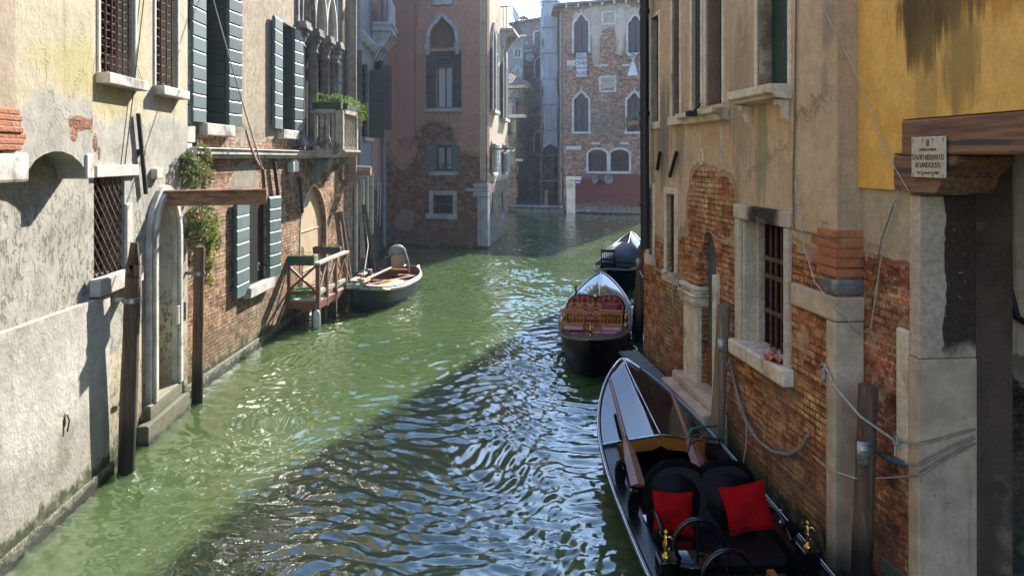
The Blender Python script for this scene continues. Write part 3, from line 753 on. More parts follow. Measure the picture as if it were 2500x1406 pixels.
for a, b in zip(cx[:-1], cx[1:]):
    o = arch(a + .05, b - .05, zc + .56, zc + .7, zc + 1.9, 'ogee')
    band(MB(), o, .1, .1).build('arch_moulding', MT['stone'] if a > cx[0] else MT['stone_grey'], lg, bevel=.01)
    sp = [(a, zc + .56), (a, gz1)]
    m2 = [(a + .0, zc + 3), (b - .0, zc + 3), (b, zc + .56)] + list(reversed(o[1:-1])) + [(a, zc + .56)]
    MB().prism(m2, .0, .25).build('spandrel', MT['w_L2'], lg)
surround(lg, (g0, g1, gz0, gz1), .16, .06, MT['stone_grey'])
# balcony
bx0 = B.x(757); bx1 = bx0 + 1.75; out = .82; zs = zl1
bal = MB().prism([(0, zs - .16), (-out * .86, zs - .16), (-out - .06, zs - .02), (-out - .06, zs + .03), (0, zs + .03)], bx0 - .06, bx1 + .06, 'x').build('balcony', MT['balcony'], B.root, bevel=.01)
mb = MB(); pz0, pz1 = zs + .03, zs + 1.0
for x_ in (bx0 + .07, bx1 - .07): MB().box(x_ - .09, x_ + .09, -out + .0, -out + .18, pz0, pz1).build('corner_post', MT['balcony'], bal, bevel=.012)
mb = MB(); mb.box(bx0 - .03, bx0 + .17, -out + .18, -.02, pz1 - .07, pz1 + .04); mb.box(bx0 + .16, bx1 - .16, -out - .02, -out + .18, pz1 - .07, pz1 + .04)
mb.build('handrail', MT['balcony'], bal, bevel=.012)
def baluster(x_, y_):
    r_ = .052; z = pz0; h = pz1 - .07 - pz0
    pr = [(r_ * 1.3, z), (r_ * 1.3, z + .06), (r_ * .7, z + .1), (r_ * 1.15, z + .22), (r_ * .75, z + .34), (r_ * .95, z + h * .5), (r_ * .75, z + h * .66), (r_ * 1.1, z + h - .2), (r_ * .7, z + h - .08), (r_ * 1.3, z + h - .05), (r_ * 1.3, z + h)]
    return MB().lathe(pr, (x_, y_, 0), 10).build('baluster', MT['balcony'], bal)
for k in range(4): baluster(bx0 + .07, -.12 - k * .145)
for k in range(7): baluster(bx0 + .28 + k * .2, -out + .08)
for x_ in (bx0 + .25, bx1 - .35):
    mb = MB(); mb.prism([(0, zs - .165), (-out * .8, zs - .165), (-out * .78, zs - .3), (-out * .55, zs - .36), (-out * .45, zs - .5), (-out * .2, zs - .56), (-.1, zs - .78), (0, zs - .8)], x_ - .14, x_ + .14, 'x')
    mb.build('bracket', MT['stone_grey'], bal, bevel=.02)
# small finial on rail
MB().lathe([(.05, 0), (.07, .06), (.04, .12), (.065, .2), (.01, .34)], (bx0 + .1, -out + .1, pz1 + .04), 8).build('finial', MT['balcony'], bal)
# blocked arched doorway
dd = MB().prism(aout, .12, .2).build('blocked_doorway', smat('cream_panel', (.55, .42, .27), (.48, .36, .22), 2, .8, .003, c3=(.4, .3, .2)), B.root)
surround(dd, (0, 0, 0, 0), .05, .02, MT['stone_warm'], outline=aout)
MB().box(a0 + .1, a1 - .1, .1, .125, azs - .02, azs).box(a0 + .1, a1 - .1, .1, .125, azs - 1.0, azs - .98).build('panel_seam', MT['stone_warm'], dd)
MB().box(a0 + .02, a0 + .3, .02, .1, az0, az0 + 1.05).build('hatch_board', MT['wood_red'], dd, bevel=.01)
# tie bars, lamp, pipe stub
for (xa, ya, xb_, yb) in ((661, 396, 674, 500), (724, 432, 731, 520)):
    MB().bar((B.x(xa), -.07, B.z(xa, ya)), (B.x(xb_), -.07, B.z(xb_, yb)), .07, .05).build('tie_bar', MT['iron'], B.root, bevel=.008)
r = B.rect(699, 714, 392, 420); MB().prism([(r[0], r[2]), (r[1], r[2]), (r[1], r[3] - .05), ((r[0] + r[1]) / 2, r[3] + .03), (r[0], r[3] - .05)], -.16, -.02).build('wall_lamp', MT['plastic_white'], B.root, bevel=.02)
# tan rain pipe at the corner
xp = B.x(862, .28)
mb = MB(); mb.tube([(xp, -.22, 3.1), (xp, -.22, 12.3)], .17, 14); mb.tube([(xp, -.22, 5.2), (xp, -.22, 5.35)], .2, 14); mb.tube([(xp, -.22, 3.0), (xp, -.22, 3.2)], .21, 14)
mb.build('rain_pipe', MT['pipe_tan'], B.root)
mb = MB(); mb.tube([(xp + .3, -.2, 3.45), (xp + .3, -.75, 3.42)], .14, 12); mb.build('flue_pipe', MT['pipe_tan'], B.root)
MB().tube([(0, -.15, 12.1), (B.len, -.15, 12.1)], .1, 8).build('gutter', MT['pipe_tan'], B.root)
MB().tube([(B.x(816), -.05, 4.1), (B.x(816), -.05, 12)], .045, 6).build('cable_duct', MT['pipe_blue'], B.root)

# ivy and tufts rooted in the walls
def wall_plant(name, label, cat, frame, blobs_px, mats, seed, size=.05, n=950):
    """blobs_px: (px,py, rx, ry_out, rz, off)"""
    c0 = frame.world(*( (lambda q: (q[0], 0, q[1]))(frame.uv(blobs_px[0][0], blobs_px[0][1])) ))
    root = empty(name, c0, math.atan2(frame.e.y, frame.e.x), label, cat)
    inv = frame.root.matrix_basis
    def loc(px, py, off):
        x_, z_ = frame.uv(px, py, off); w_ = frame.world(x_, off, z_) - c0
        return Vector((w_.dot(frame.e), -w_.dot(frame.n), w_.z))
    groups = {}
    for (px, py, rx, ro, rz, off, mi) in blobs_px: groups.setdefault(mi, []).append((loc(px, py, off), (rx, ro, rz)))
    for mi, bl in groups.items(): leaves('foliage', mats[mi], bl, int(n * 1.9), size, root, hang=.5, seed=seed + mi)
    rnd = random.Random(seed); mb = MB()
    for (px, py, rx, ro, rz, off, mi) in blobs_px:
        c = loc(px, py, off)
        for k in range(5): mb.tube([Vector((c.x * .5, off, c.z + rz * .3)), c + Vector((rnd.uniform(-rx, rx) * .4, 0, rnd.uniform(-rz, rz) * .4)), c + Vector((rnd.uniform(-rx, rx) * .9, -.02, rnd.uniform(-rz, rz)))], [.008, .006, .003], 4)
    mb.build('stem', MT['stem'], root)
    return root
wall_plant('ivy', 'upper olive green ivy clump hanging above the timber beam', 'ivy', L2,
    [(489, 385, .34, .14, .24, .12, 0), (480, 356, .24, .1, .14, .08, 0), (466, 420, .26, .16, .26, .16, 1), (495, 428, .26, .14, .22, .12, 0), (456, 400, .2, .15, .22, .2, 1)], [MT['leaf_olive'], MT['leaf_dark']], 11)
wall_plant('ivy', 'lower ivy clump trailing yellow moss down the brick wall below the beam', 'ivy', L2,
    [(490, 530, .34, .18, .26, .18, 0), (482, 570, .28, .18, .22, .2, 0), (515, 555, .22, .12, .26, .12, 1), (510, 618, .16, .08, .3, .08, 1), (511, 668, .09, .06, .24, .06, 1), (528, 590, .16, .06, .2, .06, 0)], [MT['leaf_dark'], MT['leaf_moss']], 21)

# =====================================================================  LEFT: grey-blue house further along, pink house behind it
L3 = Bld('grey_house', 'narrow grey house with dark green shutters between the balcony house and the red house', 'building', (-2.33, 24.95), (-2.0, 29.2))
B = L3
MT['w_L3'] = wall_mat('grey_blue_render', ((.26, .27, .3), (.34, .33, .33), (.2, .2, .22)), ((.2, .075, .06), (.14, .06, .05), (.2, .18, .17)),
    mask=(3.1, .3), blobs=[], amp=.7, seed=9, cracks=.4, grime=.6, stain=(.14, .13, .14), rel=.02, pits=.01)
s1 = B.rect(884, 900, 165, 335)
wall(B, 'wall', rect(0, B.len, -1.2, 11.4), [rect(*s1)], MT['w_L3'], 5, .3)
w = pane(B, s1, .28, MT['void']); shutter(B, s1[0], s1[2], s1[3], .5, 160, MT['dkgreen'], w, 9); shutter(B, s1[1], s1[2], s1[3], .55, 60, MT['dkgreen'], w, 9); sill(w, s1[0] - .1, s1[1] + .3, s1[2] - .02, .12, .14, MT['stone'])
MB().prism([(0, 7.6), (-.12, 7.62), (-.25, 7.8), (-.25, 7.86), (0, 7.9)], .3, B.len, 'x').build('cornice', MT['stone_hazy'], B.root)
mb = MB(); mb.tube([(.25, -.16, 3.2), (.25, -.16, 11)], .12, 10); mb.build('rain_pipe', MT['pipe_blue'], B.root)
mb = MB()
for k, x_ in enumerate((.6, 1.7, 2.9, 3.7)): mb.box(x_, x_ + .22, -.08 - .05 * (k % 2), .01, .2 + .3 * k, 3.0 + .1 * k)
mb.build('pilaster', MT['stone_warm'], B.root, bevel=.02)
for x_, z0_, z1_ in ((1.2, 1.6, 2.9), (3.3, 1.3, 3.2)): MB().box(x_, x_ + .3, -.03, .02, z0_, z1_).build('service_door', MT['navy'], B.root)

L4 = Bld('pink_house', 'pink rendered house with white stone balcony brackets just left of the tall red house', 'building', (-1.98, 29.25), (-1.72, 34.5))
B = L4
MT['w_L4'] = wall_mat('pink_render', ((.4, .2, .17), (.45, .24, .2), (.34, .17, .15)), ((.2, .08, .06), (.16, .07, .05), (.2, .18, .17)),
    mask=(2.6, .4), amp=.6, seed=12, grime=.5, stain=(.2, .12, .11))
s1 = (.9, 1.7, 4.9, 7.4)
wall(B, 'wall', rect(0, B.len, -1.2, 12.6), [rect(*s1)], MT['w_L4'], 5, .3)
w = pane(B, s1, .28, MT['void']); shutter(B, s1[0], s1[2], s1[3], .5, 150, MT['navy'], w, 7); shutter(B, s1[1], s1[2], s1[3], .6, 50, MT['navy'], w, 7); sill(w, s1[0] - .1, s1[1] + .1, s1[2], .12, .2, MT['stone_hazy'])
mb = MB().box(-.1, 1.9, -.7, 0, 8.4, 8.6); mb.box(-.15, 1.95, -.75, 0, 8.6, 8.72); mb.box(-.1, 1.9, -.67, -.57, 8.72, 9.6)
bal = mb.build('balcony', MT['stone_hazy'], B.root, bevel=.01)
for x_ in (.1, .9, 1.7):
    MB().prism([(0, 8.4), (-.66, 8.4), (-.64, 8.2), (-.5, 8.05), (-.42, 7.85), (-.3, 7.8), (-.1, 7.4), (0, 7.4)], x_ - .1, x_ + .1, 'x').build('bracket', MT['stone_hazy'], bal, bevel=.02)
for z_ in (6.9, 6.3): MB().ball((2.3, -.12, z_), .16, 8, 6, (1, 1, 1), .3).build('carved_head', MT['stone_grey'], B.root)
MB().tube([(2.9, -.12, .3), (2.9, -.12, 12)], .09, 8).build('rain_pipe', MT['pipe_blue'], B.root)
for x_, z_ in ((.8, 1.4), (1.6, 1.2)): MB().tube([(x_, -.1, z_), (x_ - .05, -.14, z_ + 1.6), (x_ + .1, -.14, z_ + 1.7), (x_ + .16, -.1, z_ + .3)], .02, 5).build('white_conduit', MT['plastic_white'], B.root)
def merge(sub, main):
    """hang the parts of a side facade on the main building"""
    mi = (Matrix.Translation(main.root.location) @ main.root.rotation_euler.to_matrix().to_4x4()).inverted()
    ms = Matrix.Translation(sub.root.location) @ sub.root.rotation_euler.to_matrix().to_4x4()
    for ch in [o for o in COL.objects if o.parent == sub.root]:
        ch.parent = main.root; ch.matrix_basis = mi @ ms @ ch.matrix_basis
    bpy.data.objects.remove(sub.root)

# =====================================================================  tall red house closing the left bank
RF = Bld('red_house', 'tall dusky red house standing in the canal with one big pointed arch window', 'building', (-3.75, 36.0), (2.5, 33.4))
B = RF
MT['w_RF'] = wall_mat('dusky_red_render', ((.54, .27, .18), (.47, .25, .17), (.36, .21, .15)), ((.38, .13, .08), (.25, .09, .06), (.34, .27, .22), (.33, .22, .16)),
    mask=(B.z(1065, 372), 1.6), blobs=[(*B.uv(1060, 330), 1.2, .8, 1.5), (*B.uv(1160, 330), 1.2, 1.0, -1.2), (*B.uv(985, 540), 1.1, 1.0, -1.4), (*B.uv(1060, 560), .9, .35, -1.2), (*B.uv(985, 340), .7, 2.0, -1.2)], amp=.95, mscale=.8, seed=14, bsz=(.3, .085, .014), brel=.02, rel=.03,
    zones=[(-1, 2.2, (.3, .24, .22), .9)], grime=.5, stain=(.2, .12, .1), prough=.008, damp=.3,
    weeds=[(*B.uv(1000, 290), .35, 1.6, .5, (.36, .09, .075)), (*B.uv(1195, 560), 1.6, .8, .4, (.18, .05, .035))])
r1 = B.rect(1065, 1105, 126, 264); ar = B.rect(1051, 1113, 46, 118); r2 = B.rect(1065, 1103, 356, 416); r3 = B.rect(1058, 1106, 476, 523)
r2_red = r2; ao = arch(ar[0], ar[1], ar[2], B.z(1080, 100), B.z(1082, 40), 'ogee')
wall(B, 'wall', rect(0, B.len, -1.2, 14.5), [rect(*r1), ao, rect(*r2), rect(*r3)], MT['w_RF'], .31, .3)
w = pane(B, r1, .28, MT['glass']); w['label'] = 'tall window with a white curtain and a teal blind'
MB().box(r1[0] + .03, r1[1] - .03, .2, .24, r1[2] + .05, B.z(1085, 163)).build('curtain', MT['curtain'], w)
mb = MB(); zt = B.z(1085, 128); zl = B.z(1085, 158)
for k in range(5): mb.prism([(.1, zt - k * .12), (.0, zt - k * .12 - .05), (.04, zt - k * .12 - .13), (.12, zt - k * .12 - .1)], r1[0] - .02, r1[1] + .05, 'x')
mb.build('blind', MT['blind_teal'], w)
casement(w, r1, .2, MT['wood_red'], 1, 0, .06)
shutter(B, r1[0], r1[2], r1[3], .42, 172, MT['navy'], w, 6); shutter(B, r1[1], r1[2], r1[3], .42, 8, MT['navy'], w, 6)
sill(w, r1[0] - .5, r1[1] + .5, r1[2] - .02, .15, .18, MT['stone_hazy'])
aw = MB().prism(ao, .25, .29).build('arched_recess', smat('brown_render', (.17, .1, .07), (.13, .08, .06), 2, .9, .004), B.root)
band(MB(), ao, .16, .14).build('ogee_moulding', MT['stone_hazy'], aw, bevel=.02)
for x_ in (ar[0] - .1, ar[1] + .1):
    MB().box(x_ - .13, x_ + .13, -.16, .0, ar[2] - .05, ar[2] + .1).box(x_ - .09, x_ + .09, -.12, 0, ar[2] - .3, ar[2] - .05).box(x_ - .14, x_ + .14, -.18, 0, ar[2] + .1, ar[2] + .16).build('impost', MT['stone_hazy'], aw, bevel=.012)
w = pane(B, r2, .28, MT['glass']); w['label'] = 'small window with lace curtains'
mid = (r2[0] + r2[1]) / 2
MB().box(r2[0] + .05, mid - .06, .2, .24, r2[2] + .05, r2[3] - .03).box(mid + .06, r2[1] - .05, .2, .24, r2[2] + .05, r2[3] - .03).build('curtain', MT['curtain_lace'], w)
casement(w, r2, .18, MT['navy'], 1, 0, .06)
shutter(B, r2[0], r2[2], r2[3], .42, 172, MT['teal'], w, 5); shutter(B, r2[1], r2[2], r2[3], .36, 8, MT['teal'], w, 5)
sill(w, r2[0] - .3, r2[1] + .3, r2[2] - .05, .16, .14, MT['stone_hazy']); MB().box(r2[0] - .2, r2[1] + .2, -.04, .02, r2[3] + .03, r2[3] + .2).build('lintel', MT['stone_grey'], w, bevel=.01)
w = pane(B, r3, .28, MT['glass']); w['label'] = 'low barred window in a square stone frame'
surround(w, r3, .18, .05, MT['stone_hazy']); sill(w, r3[0] - .32, r3[1] + .22, r3[2], .2, .1, MT['stone_hazy']); grid_bars(w, r3, .06, MT['iron'], 5, 2, .015); casement(w, r3, .24, MT['stone_grey'], 0, 1, .05)
# flue down the facade ending in a point
fx0, fx1 = B.x(968, .2), B.x(1011, .2); fz = B.z(990, 336, .2); fm = (fx0 + fx1) / 2
mb = MB().prism([(fx0, fz), (fx1, fz), (fx1, 14.4), (fx0, 14.4)], -.22, -.002)
b_ = len(mb.v); mb.add([(fx0, 0, fz), (fx0, -.22, fz), (fx1, -.22, fz), (fx1, 0, fz), (fm, -.02, fz - .62)], [(0, 1, 4), (1, 2, 4), (2, 3, 4)])
mb.build('chimney_flue', smat('flue_red', (.46, .2, .17), (.38, .19, .16), 1.2, .9, .005, c3=(.46, .24, .2)), B.root)
MB().box(fx0 - .02, fx1 + .02, -.25, 0, fz - .02, fz + .05).build('flue_band', MT['w_RF'], B.root)
MB().box(B.x(1058), B.x(1105), -.1, .02, B.z(1080, 14), 14).build('stone_relief', MT['stone_hazy'], B.root, bevel=.03)
mb = MB(); L_ = B.len
mb.box(L_ - .42, L_ + .03, -.04, .3, .12, B.z(1180, 482)); mb.box(L_ - .62, L_ + .035, -.05, .3, B.z(1180, 481), B.z(1180, 468)); mb.box(L_ - .95, L_ + .04, -.06, .3, B.z(1180, 467), B.z(1180, 460)); mb.box(L_ - .6, L_ + .03, -.045, .3, B.z(1180, 459), B.z(1180, 448))
mb.build('corner_stone', MT['stone_hazy'], B.root, bevel=.02)
MB().tube([(-.2, -.2, 14.5), (L_ + .1, -.2, 14.5)], .12, 8).build('gutter', MT['pipe_tan'], B.root)
MB().ball((B.x(1085), -.08, r2[2] + .08), .17, 9, 6, (1, .6, .9), .4).build('potted_plant_foliage', MT['leaf_dark'], B.root) if False else None

RR = Bld('side', '', '', (2.5, 33.4), (4.05, 40.3)); B = RR
MT['w_RR'] = wall_mat('ochre_side_render', ((.55, .4, .25), (.6, .46, .31), (.46, .32, .2)), ((.28, .2, .14), (.2, .13, .1), (.3, .27, .22)),
    mask=(B.z(1215, 440), .35), amp=.5, seed=17, bsz=(.3, .085, .014), grime=.4, stain=(.3, .2, .12), damp=.3)
q1 = B.rect(1198, 1205, 125, 270); q2 = B.rect(1224, 1231, 160, 290); q3 = B.rect(1200, 1208, 352, 422); q4 = B.rect(1228, 1235, 356, 420)
p1_ = arch(q1[0], q1[1], q1[2], B.z(1200, 115), B.z(1201, 62), 'ogee'); p2_ = arch(q2[0], q2[1], q2[2], B.z(1227, 150), B.z(1227, 100), 'ogee')
wall(B, 'side_wall', rect(.01, B.len, -1.2, 14.5), [p1_, p2_, rect(*q3), rect(*q4)], MT['w_RR'], .31, .3)
for r, o_ in ((q1, p1_), (q2, p2_)):
    w = MB().prism(o_, .26, .3).build('window', MT['void'], B.root); band(MB(), o_, .12, .12).build('ogee_moulding', MT['stone_hazy'], w)
    shutter(B, r[0], r[2], r[3], .55, 172, MT['navy'], w, 6); shutter(B, r[1], r[2], r[3], .6, 8, MT['navy'], w, 6); sill(w, r[0] - .4, r[1] + .4, r[2], .16, .25, MT['stone_hazy'])
for r in (q3, q4):
    w = pane(B, r, .28, MT['void']); surround(w, r, .12, .04, MT['stone_hazy']); shutter(B, r[0] - .1, r[2], r[3], .5, 172, MT['teal'], w, 5); shutter(B, r[1] + .1, r[2], r[3], .5, 8, MT['teal'], w, 5); sill(w, r[0] - .2, r[1] + .2, r[2], .14, .14, MT['stone_hazy'])
# iron balcony high on the side wall
x0 = B.x(1222); z0 = B.z(1240, 50, .6); x1 = B.len - .1
mb = MB().box(x0, x1, -.62, 0, z0 - .12, z0); bal = mb.build('balcony', MT['stone_hazy'], B.root)
mb = MB()
for k in range(9):
    x_ = x0 + .05 + (x1 - x0 - .1) * k / 8; mb.tube([(x_, -.58, z0), (x_, -.72, z0 + .3), (x_, -.58, z0 + .6), (x_, -.58, z0 + 1.0)], .016, 5)
for k in range(3): mb.tube([(x0 + .03, -.12 - .17 * k, z0), (x0 + .03, -.12 - .17 * k, z0 + 1.0)], .016, 5)
mb.tube([(x0 + .03, 0, z0 + 1), (x0 + .03, -.58, z0 + 1), (x1, -.58, z0 + 1)], .025, 6)
mb.build('iron_railing', MT['iron'], bal)
for x_ in (x0 + .2, x1 - .3):
    MB().prism([(0, z0 - .12), (-.58, z0 - .12), (-.54, z0 - .25), (-.3, z0 - .4), (-.1, z0 - .8), (0, z0 - .85)], x_ - .12, x_ + .12, 'x').build('bracket', MT['stone_hazy'], bal, bevel=.02)
for px in (1199, 1224):
    MB().bar((B.x(px), -.06, B.z(px, 470)), (B.x(px), -.06, B.z(px, 520)), .06, .05).build('tie_bar', MT['iron'], B.root)
mb = MB(); xa = B.x(1197); za = B.z(1197, 363, .2)
mb.tube([(xa, -.05, za), (xa, -.9, za)], .025, 6); mb.tube([(xa + 1.8, -.05, za), (xa + 1.8, -.9, za)], .025, 6)
for yy in (-.35, -.6, -.85): mb.tube(sag((xa, yy, za), (xa + 1.8, yy, za), .1), .012, 5)
mb.build('washing_line_bracket', MT['iron'], B.root)
merge(RR, RF)

# =====================================================================  low orange house with roof terrace, alley mouth
OR = Bld('orange_house', 'small orange brick house with a tiled roof and a planted terrace left of the alley', 'building', (3.0, 57.3), (6.28, 56.5)); B = OR
MT['w_OR'] = wall_mat('orange_brickwork', ((.5, .34, .2), (.56, .4, .26), (.44, .3, .2)), ((.42, .2, .1), (.34, .15, .08), (.45, .38, .3)),
    mask=(B.z(1260, 400), .8), amp=.6, seed=19, bsz=(.3, .085, .016), grime=.3, rel=.02, damp=.3)
ty0 = B.z(1255, 258)
wall(B, 'wall', rect(0, B.len, -1.2, B.z(1255, 282)), [], MT['w_OR'], .4, .3)
MB().box(-.1, B.len + .75, -.55, 0, B.z(1255, 289), B.z(1255, 281)).build('cornice', MT['stone_warm'], B.root, bevel=.02)
MB().box(.0, B.len - .3, -.02, .15, B.z(1255, 281), ty0).build('terrace_wall', MT['w_OR'], B.root)
MB().box(-.1, B.len - .2, -.1, .25, ty0, ty0 + .14).build('coping', MT['stone_hazy'], B.root)
MB().box(0, B.len + .3, 1.8, 5.2, B.z(1255, 282), B.z(1255, 212)).build('terrace_room', MT['w_OR'], B.root)
w = MB().box(.3 + B.x(1240), B.x(1259), 1.74, 1.79, ty0 + .1, B.z(1250, 218)).build('terrace_window', MT['glass'], B.root)
grid_bars(w, (.3 + B.x(1240), B.x(1259), ty0 + .2, B.z(1250, 219)), 1.72, MT['stone_hazy'], 4, 5, .03)
zr = B.z(1255, 211)
mb = MB().prism([(1.35, zr), (1.35, zr + .22), (5.2, zr + .22), (5.2, zr)], -.3, B.len + .8, 'x'); mb.build('eaves', MT['stone_warm'], B.root)
mb = MB(); mb.add([(-.4, 1.15, zr + .24), (B.len + 1.0, 1.15, zr + .24), (B.len - .9, 4.2, zr + 1.3), (-.4, 4.2, zr + 1.3), (-.4, 1.15, zr + .3), (B.len + 1.0, 1.15, zr + .3), (B.len - .9, 4.2, zr + 1.36), (-.4, 4.2, zr + 1.36)], [(3, 2, 1, 0), (4, 5, 6, 7), (0, 1, 5, 4), (1, 2, 6, 5), (2, 3, 7, 6)])
mb.add([(B.len + 1.0, 1.15, zr + .27), (B.len + 1.0, 5.2, zr + .27), (B.len - .9, 4.2, zr + 1.33)], [(0, 1, 2)])
mb.build('roof', MT['tiles'], B.root)
for k in range(2): MB().box(B.x(1241) + k * .0 - .2, B.x(1241) + .2, -.2, 0, B.z(1245, 330) + k * 3, B.z(1245, 292) + k * 0).build('shutter', MT['navy'], B.root) if k == 0 else None
MB().box(B.x(1262), B.x(1277), -.4, 0, B.z(1270, 394), B.z(1270, 388)).build('plant_shelf', MT['stone_warm'], B.root)
def shrub(name, label, c, blobs, mat, seed, n=700, size=.12, cat='plant', group=None):
    root = empty(name, c, 0, label, cat, group); leaves('foliage', mat, blobs, n, size, root, seed=seed)
    rnd = random.Random(seed); mb = MB()
    for (b, r) in blobs: mb.tube([(b[0] * .3, b[1] * .3, 0), (b[0] * .8, b[1] * .8, b[2] * .6), b], [.02, .014, .006], 4)
    mb.build('stem', MT['stem'], root); return root
p = B.world(B.x(1268), .0, ty0 + .1) - B.n * .55
shrub('terrace_shrub', 'green shrub growing on the roof terrace of the orange house', p, [((0, 0, .5), (.75, .5, .6)), ((.55, 0, .9), (.5, .4, .5)), ((-.75, 0, .2), (.6, .3, .35)), ((.8, .1, .1), (.35, .3, .5))], MT['leaf_far'], 31, 1500, .13)
p = B.world(B.x(1262), .25, B.z(1262, 388))
shrub('balcony_shrub', 'grey green bushy plant on the small shelf of the orange brick wall', p, [((0, -.05, .7), (.55, .3, .7)), ((-.3, 0, 1.4), (.4, .3, .5)), ((.4, 0, .2), (.35, .3, .35))], MT['leaf_olive'], 37, 900, .11)
# shaded right flank of the orange house along the alley
SD = Bld('side', '', '', (6.28, 56.5), (9.3, 74)); B = SD
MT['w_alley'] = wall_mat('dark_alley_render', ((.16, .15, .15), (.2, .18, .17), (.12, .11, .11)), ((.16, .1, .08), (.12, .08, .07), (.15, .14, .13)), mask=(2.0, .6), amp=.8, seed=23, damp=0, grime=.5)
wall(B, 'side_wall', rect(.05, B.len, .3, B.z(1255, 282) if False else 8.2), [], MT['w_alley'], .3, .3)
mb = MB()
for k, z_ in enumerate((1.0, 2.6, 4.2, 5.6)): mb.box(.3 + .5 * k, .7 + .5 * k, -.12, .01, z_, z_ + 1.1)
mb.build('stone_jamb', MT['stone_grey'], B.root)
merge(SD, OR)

# =====================================================================  hazy houses closing the alley
G1_ = Bld('grey_brick_house', 'tall grey brick house far up the alley with pointed arch window and round plaque', 'building', (7.9, 73.5), (13.5, 72.2)); B = G1_
MT['w_G1'] = wall_mat('distant_grey_brick', ((.3, .29, .29), (.36, .35, .35), (.25, .24, .25)), ((.24, .2, .18), (.19, .16, .15), (.28, .27, .26)), mask=(30, 1), amp=.8, seed=27, damp=0, bsz=(.3, .09, .016))
ax0, ax1 = B.x(1307), B.x(1326); au = arch(ax0, ax1, B.z(1315, 192), B.z(1315, 158), B.z(1315, 140), 'ogee')
bq = B.rect(1305, 1326, 78, 106); bo = arch(bq[0], bq[1], bq[2], bq[3] - .2, bq[3], 'round')
al = arch(B.x(1306), B.x(1322), B.z(1312, 372), B.z(1312, 335), B.z(1312, 322), 'point')
wall(B, 'wall', [(0, .3), (B.len, .3), (B.len, B.z(1325, 42)), (B.x(1325), B.z(1325, 46)), (0, B.z(1281, 60))], [au, bo, al], MT['w_G1'], 6, .3)
for o_, m_ in ((au, MT['dkgreen']), (bo, MT['dkgreen']), (al, MT['void'])):
    w = MB().prism(o_, .2, .24).build('window', m_, B.root); band(MB(), o_, .14, .06).build('stone_surround', MT['stone_hazy'], w)
x_, z_ = B.uv(1294, 141); MB().lathe([(.42, 0), (.42, .06), (.36, .08), (.01, .08)], (0, 0, 0), 20).build('round_plaque', MT['stone_hazy'], B.root).matrix_basis = Matrix.Translation((x_, 0, z_)) @ Matrix.Rotation(R(90), 4, 'X')
for (a, b, c, d) in ((1281, 1298, 122, 128), (1282, 1290, 104, 108), (1318, 1326, 124, 130)): r = B.rect(a, b, c, d); MB().box(r[0], r[1], -.05, .01, r[2], r[3]).build('stone_block', MT['stone_hazy'], B.root)
r = B.rect(1302, 1322, 480, 402); dd = MB().box(B.x(1304), B.x(1322), -.03, .02, .35, B.z(1312, 420)).build('alley_door', MT['void'], B.root)
mb = MB(); zz_ = B.z(1281, 60)
mb.add([(-.4, -.5, zz_ - .05), (B.x(1325) + .2, -.5, B.z(1325, 46) - .02), (B.x(1325) + .2, 3, B.z(1325, 46) + .2), (-.4, 3, zz_ + .2), (-.4, -.5, zz_ + .1), (B.x(1325) + .2, -.5, B.z(1325, 46) + .13), (B.x(1325) + .2, 3, B.z(1325, 46) + .34), (-.4, 3, zz_ + .34)], [(3, 2, 1, 0), (4, 5, 6, 7), (0, 1, 5, 4), (1, 2, 6, 5), (2, 3, 7, 6), (3, 0, 4, 7)])
mb.build('roof', MT['tiles'], B.root)
# chimney
xc, zc_ = B.x(1277), B.z(1277, 105)
ch = MB().box(xc - .27, xc + .27, .2, .75, zc_ - 1.5, B.z(1277, 52)).build('chimney', MT['stone_hazy'], B.root)
zt = B.z(1277, 52); mb = MB().box(xc - .35, xc + .35, .12, .83, zt, zt + .08)
for a in (-.26, -.05, .17): mb.box(xc + a, xc + a + .09, .2, .75, zt + .08, zt + .32)
mb.add([(xc - .45, .05, zt + .32), (xc + .45, .05, zt + .32), (xc + .45, .9, zt + .32), (xc - .45, .9, zt + .32), (xc, .47, zt + .6)], [(0, 1, 4), (1, 2, 4), (2, 3, 4), (3, 0, 4), (3, 2, 1, 0)])
mb.build('chimney_cap', MT['terracotta'], ch)

G2_ = Bld('grey_render_house', 'small grey rendered house far away with a white framed window, right of the red house', 'building', (4.3, 69.2), (8.25, 68.6)); B = G2_
MT['w_G2'] = smat('distant_grey_render', (.25, .25, .27), (.19, .19, .21), .8, .9, .004, c3=(.3, .3, .3))
r = B.rect(1256, 1272, 120, 141); r2 = B.rect(1258, 1272, 178, 196)
wall(B, 'wall', [(0, .3), (B.len, .3), (B.len, B.z(1278, 92)), (0, B.z(1241, 108))], [rect(*r), rect(*r2)], MT['w_G2'], 4, .25)
for q in (r, r2):
    w = pane(B, q, .22, MT['glass'] if q is r else MT['curtain']); surround(w, q, .1, .06, MT['stone_hazy'], True); casement(w, q, .15, MT['stone_hazy'], 1, 0, .07)
r = B.rect(1254, 1275, 167, 176); mb = MB(); mb.bar((r[0], -.1, r[2]), ((r[0] + r[1]) / 2, -.1, r[3] + .2), .1, .3); mb.bar(((r[0] + r[1]) / 2, -.1, r[3] + .2), (r[1], -.1, r[2]), .1, .3); mb.build('gable_moulding', MT['stone_hazy'], B.root)
mb = MB(); a, b = B.z(1241, 108), B.z(1278, 92)
mb.add([(-.3, -.4, a - .05), (B.len + .2, -.4, b - .05), (B.len + .2, 3, b + .6), (-.3, 3, a + .3), (-.3, -.4, a + .12), (B.len + .2, -.4, b + .12), (B.len + .2, 3, b + .75), (-.3, 3, a + .45)], [(3, 2, 1, 0), (4, 5, 6, 7), (0, 1, 5, 4), (1, 2, 6, 5), (2, 3, 7, 6), (3, 0, 4, 7)])
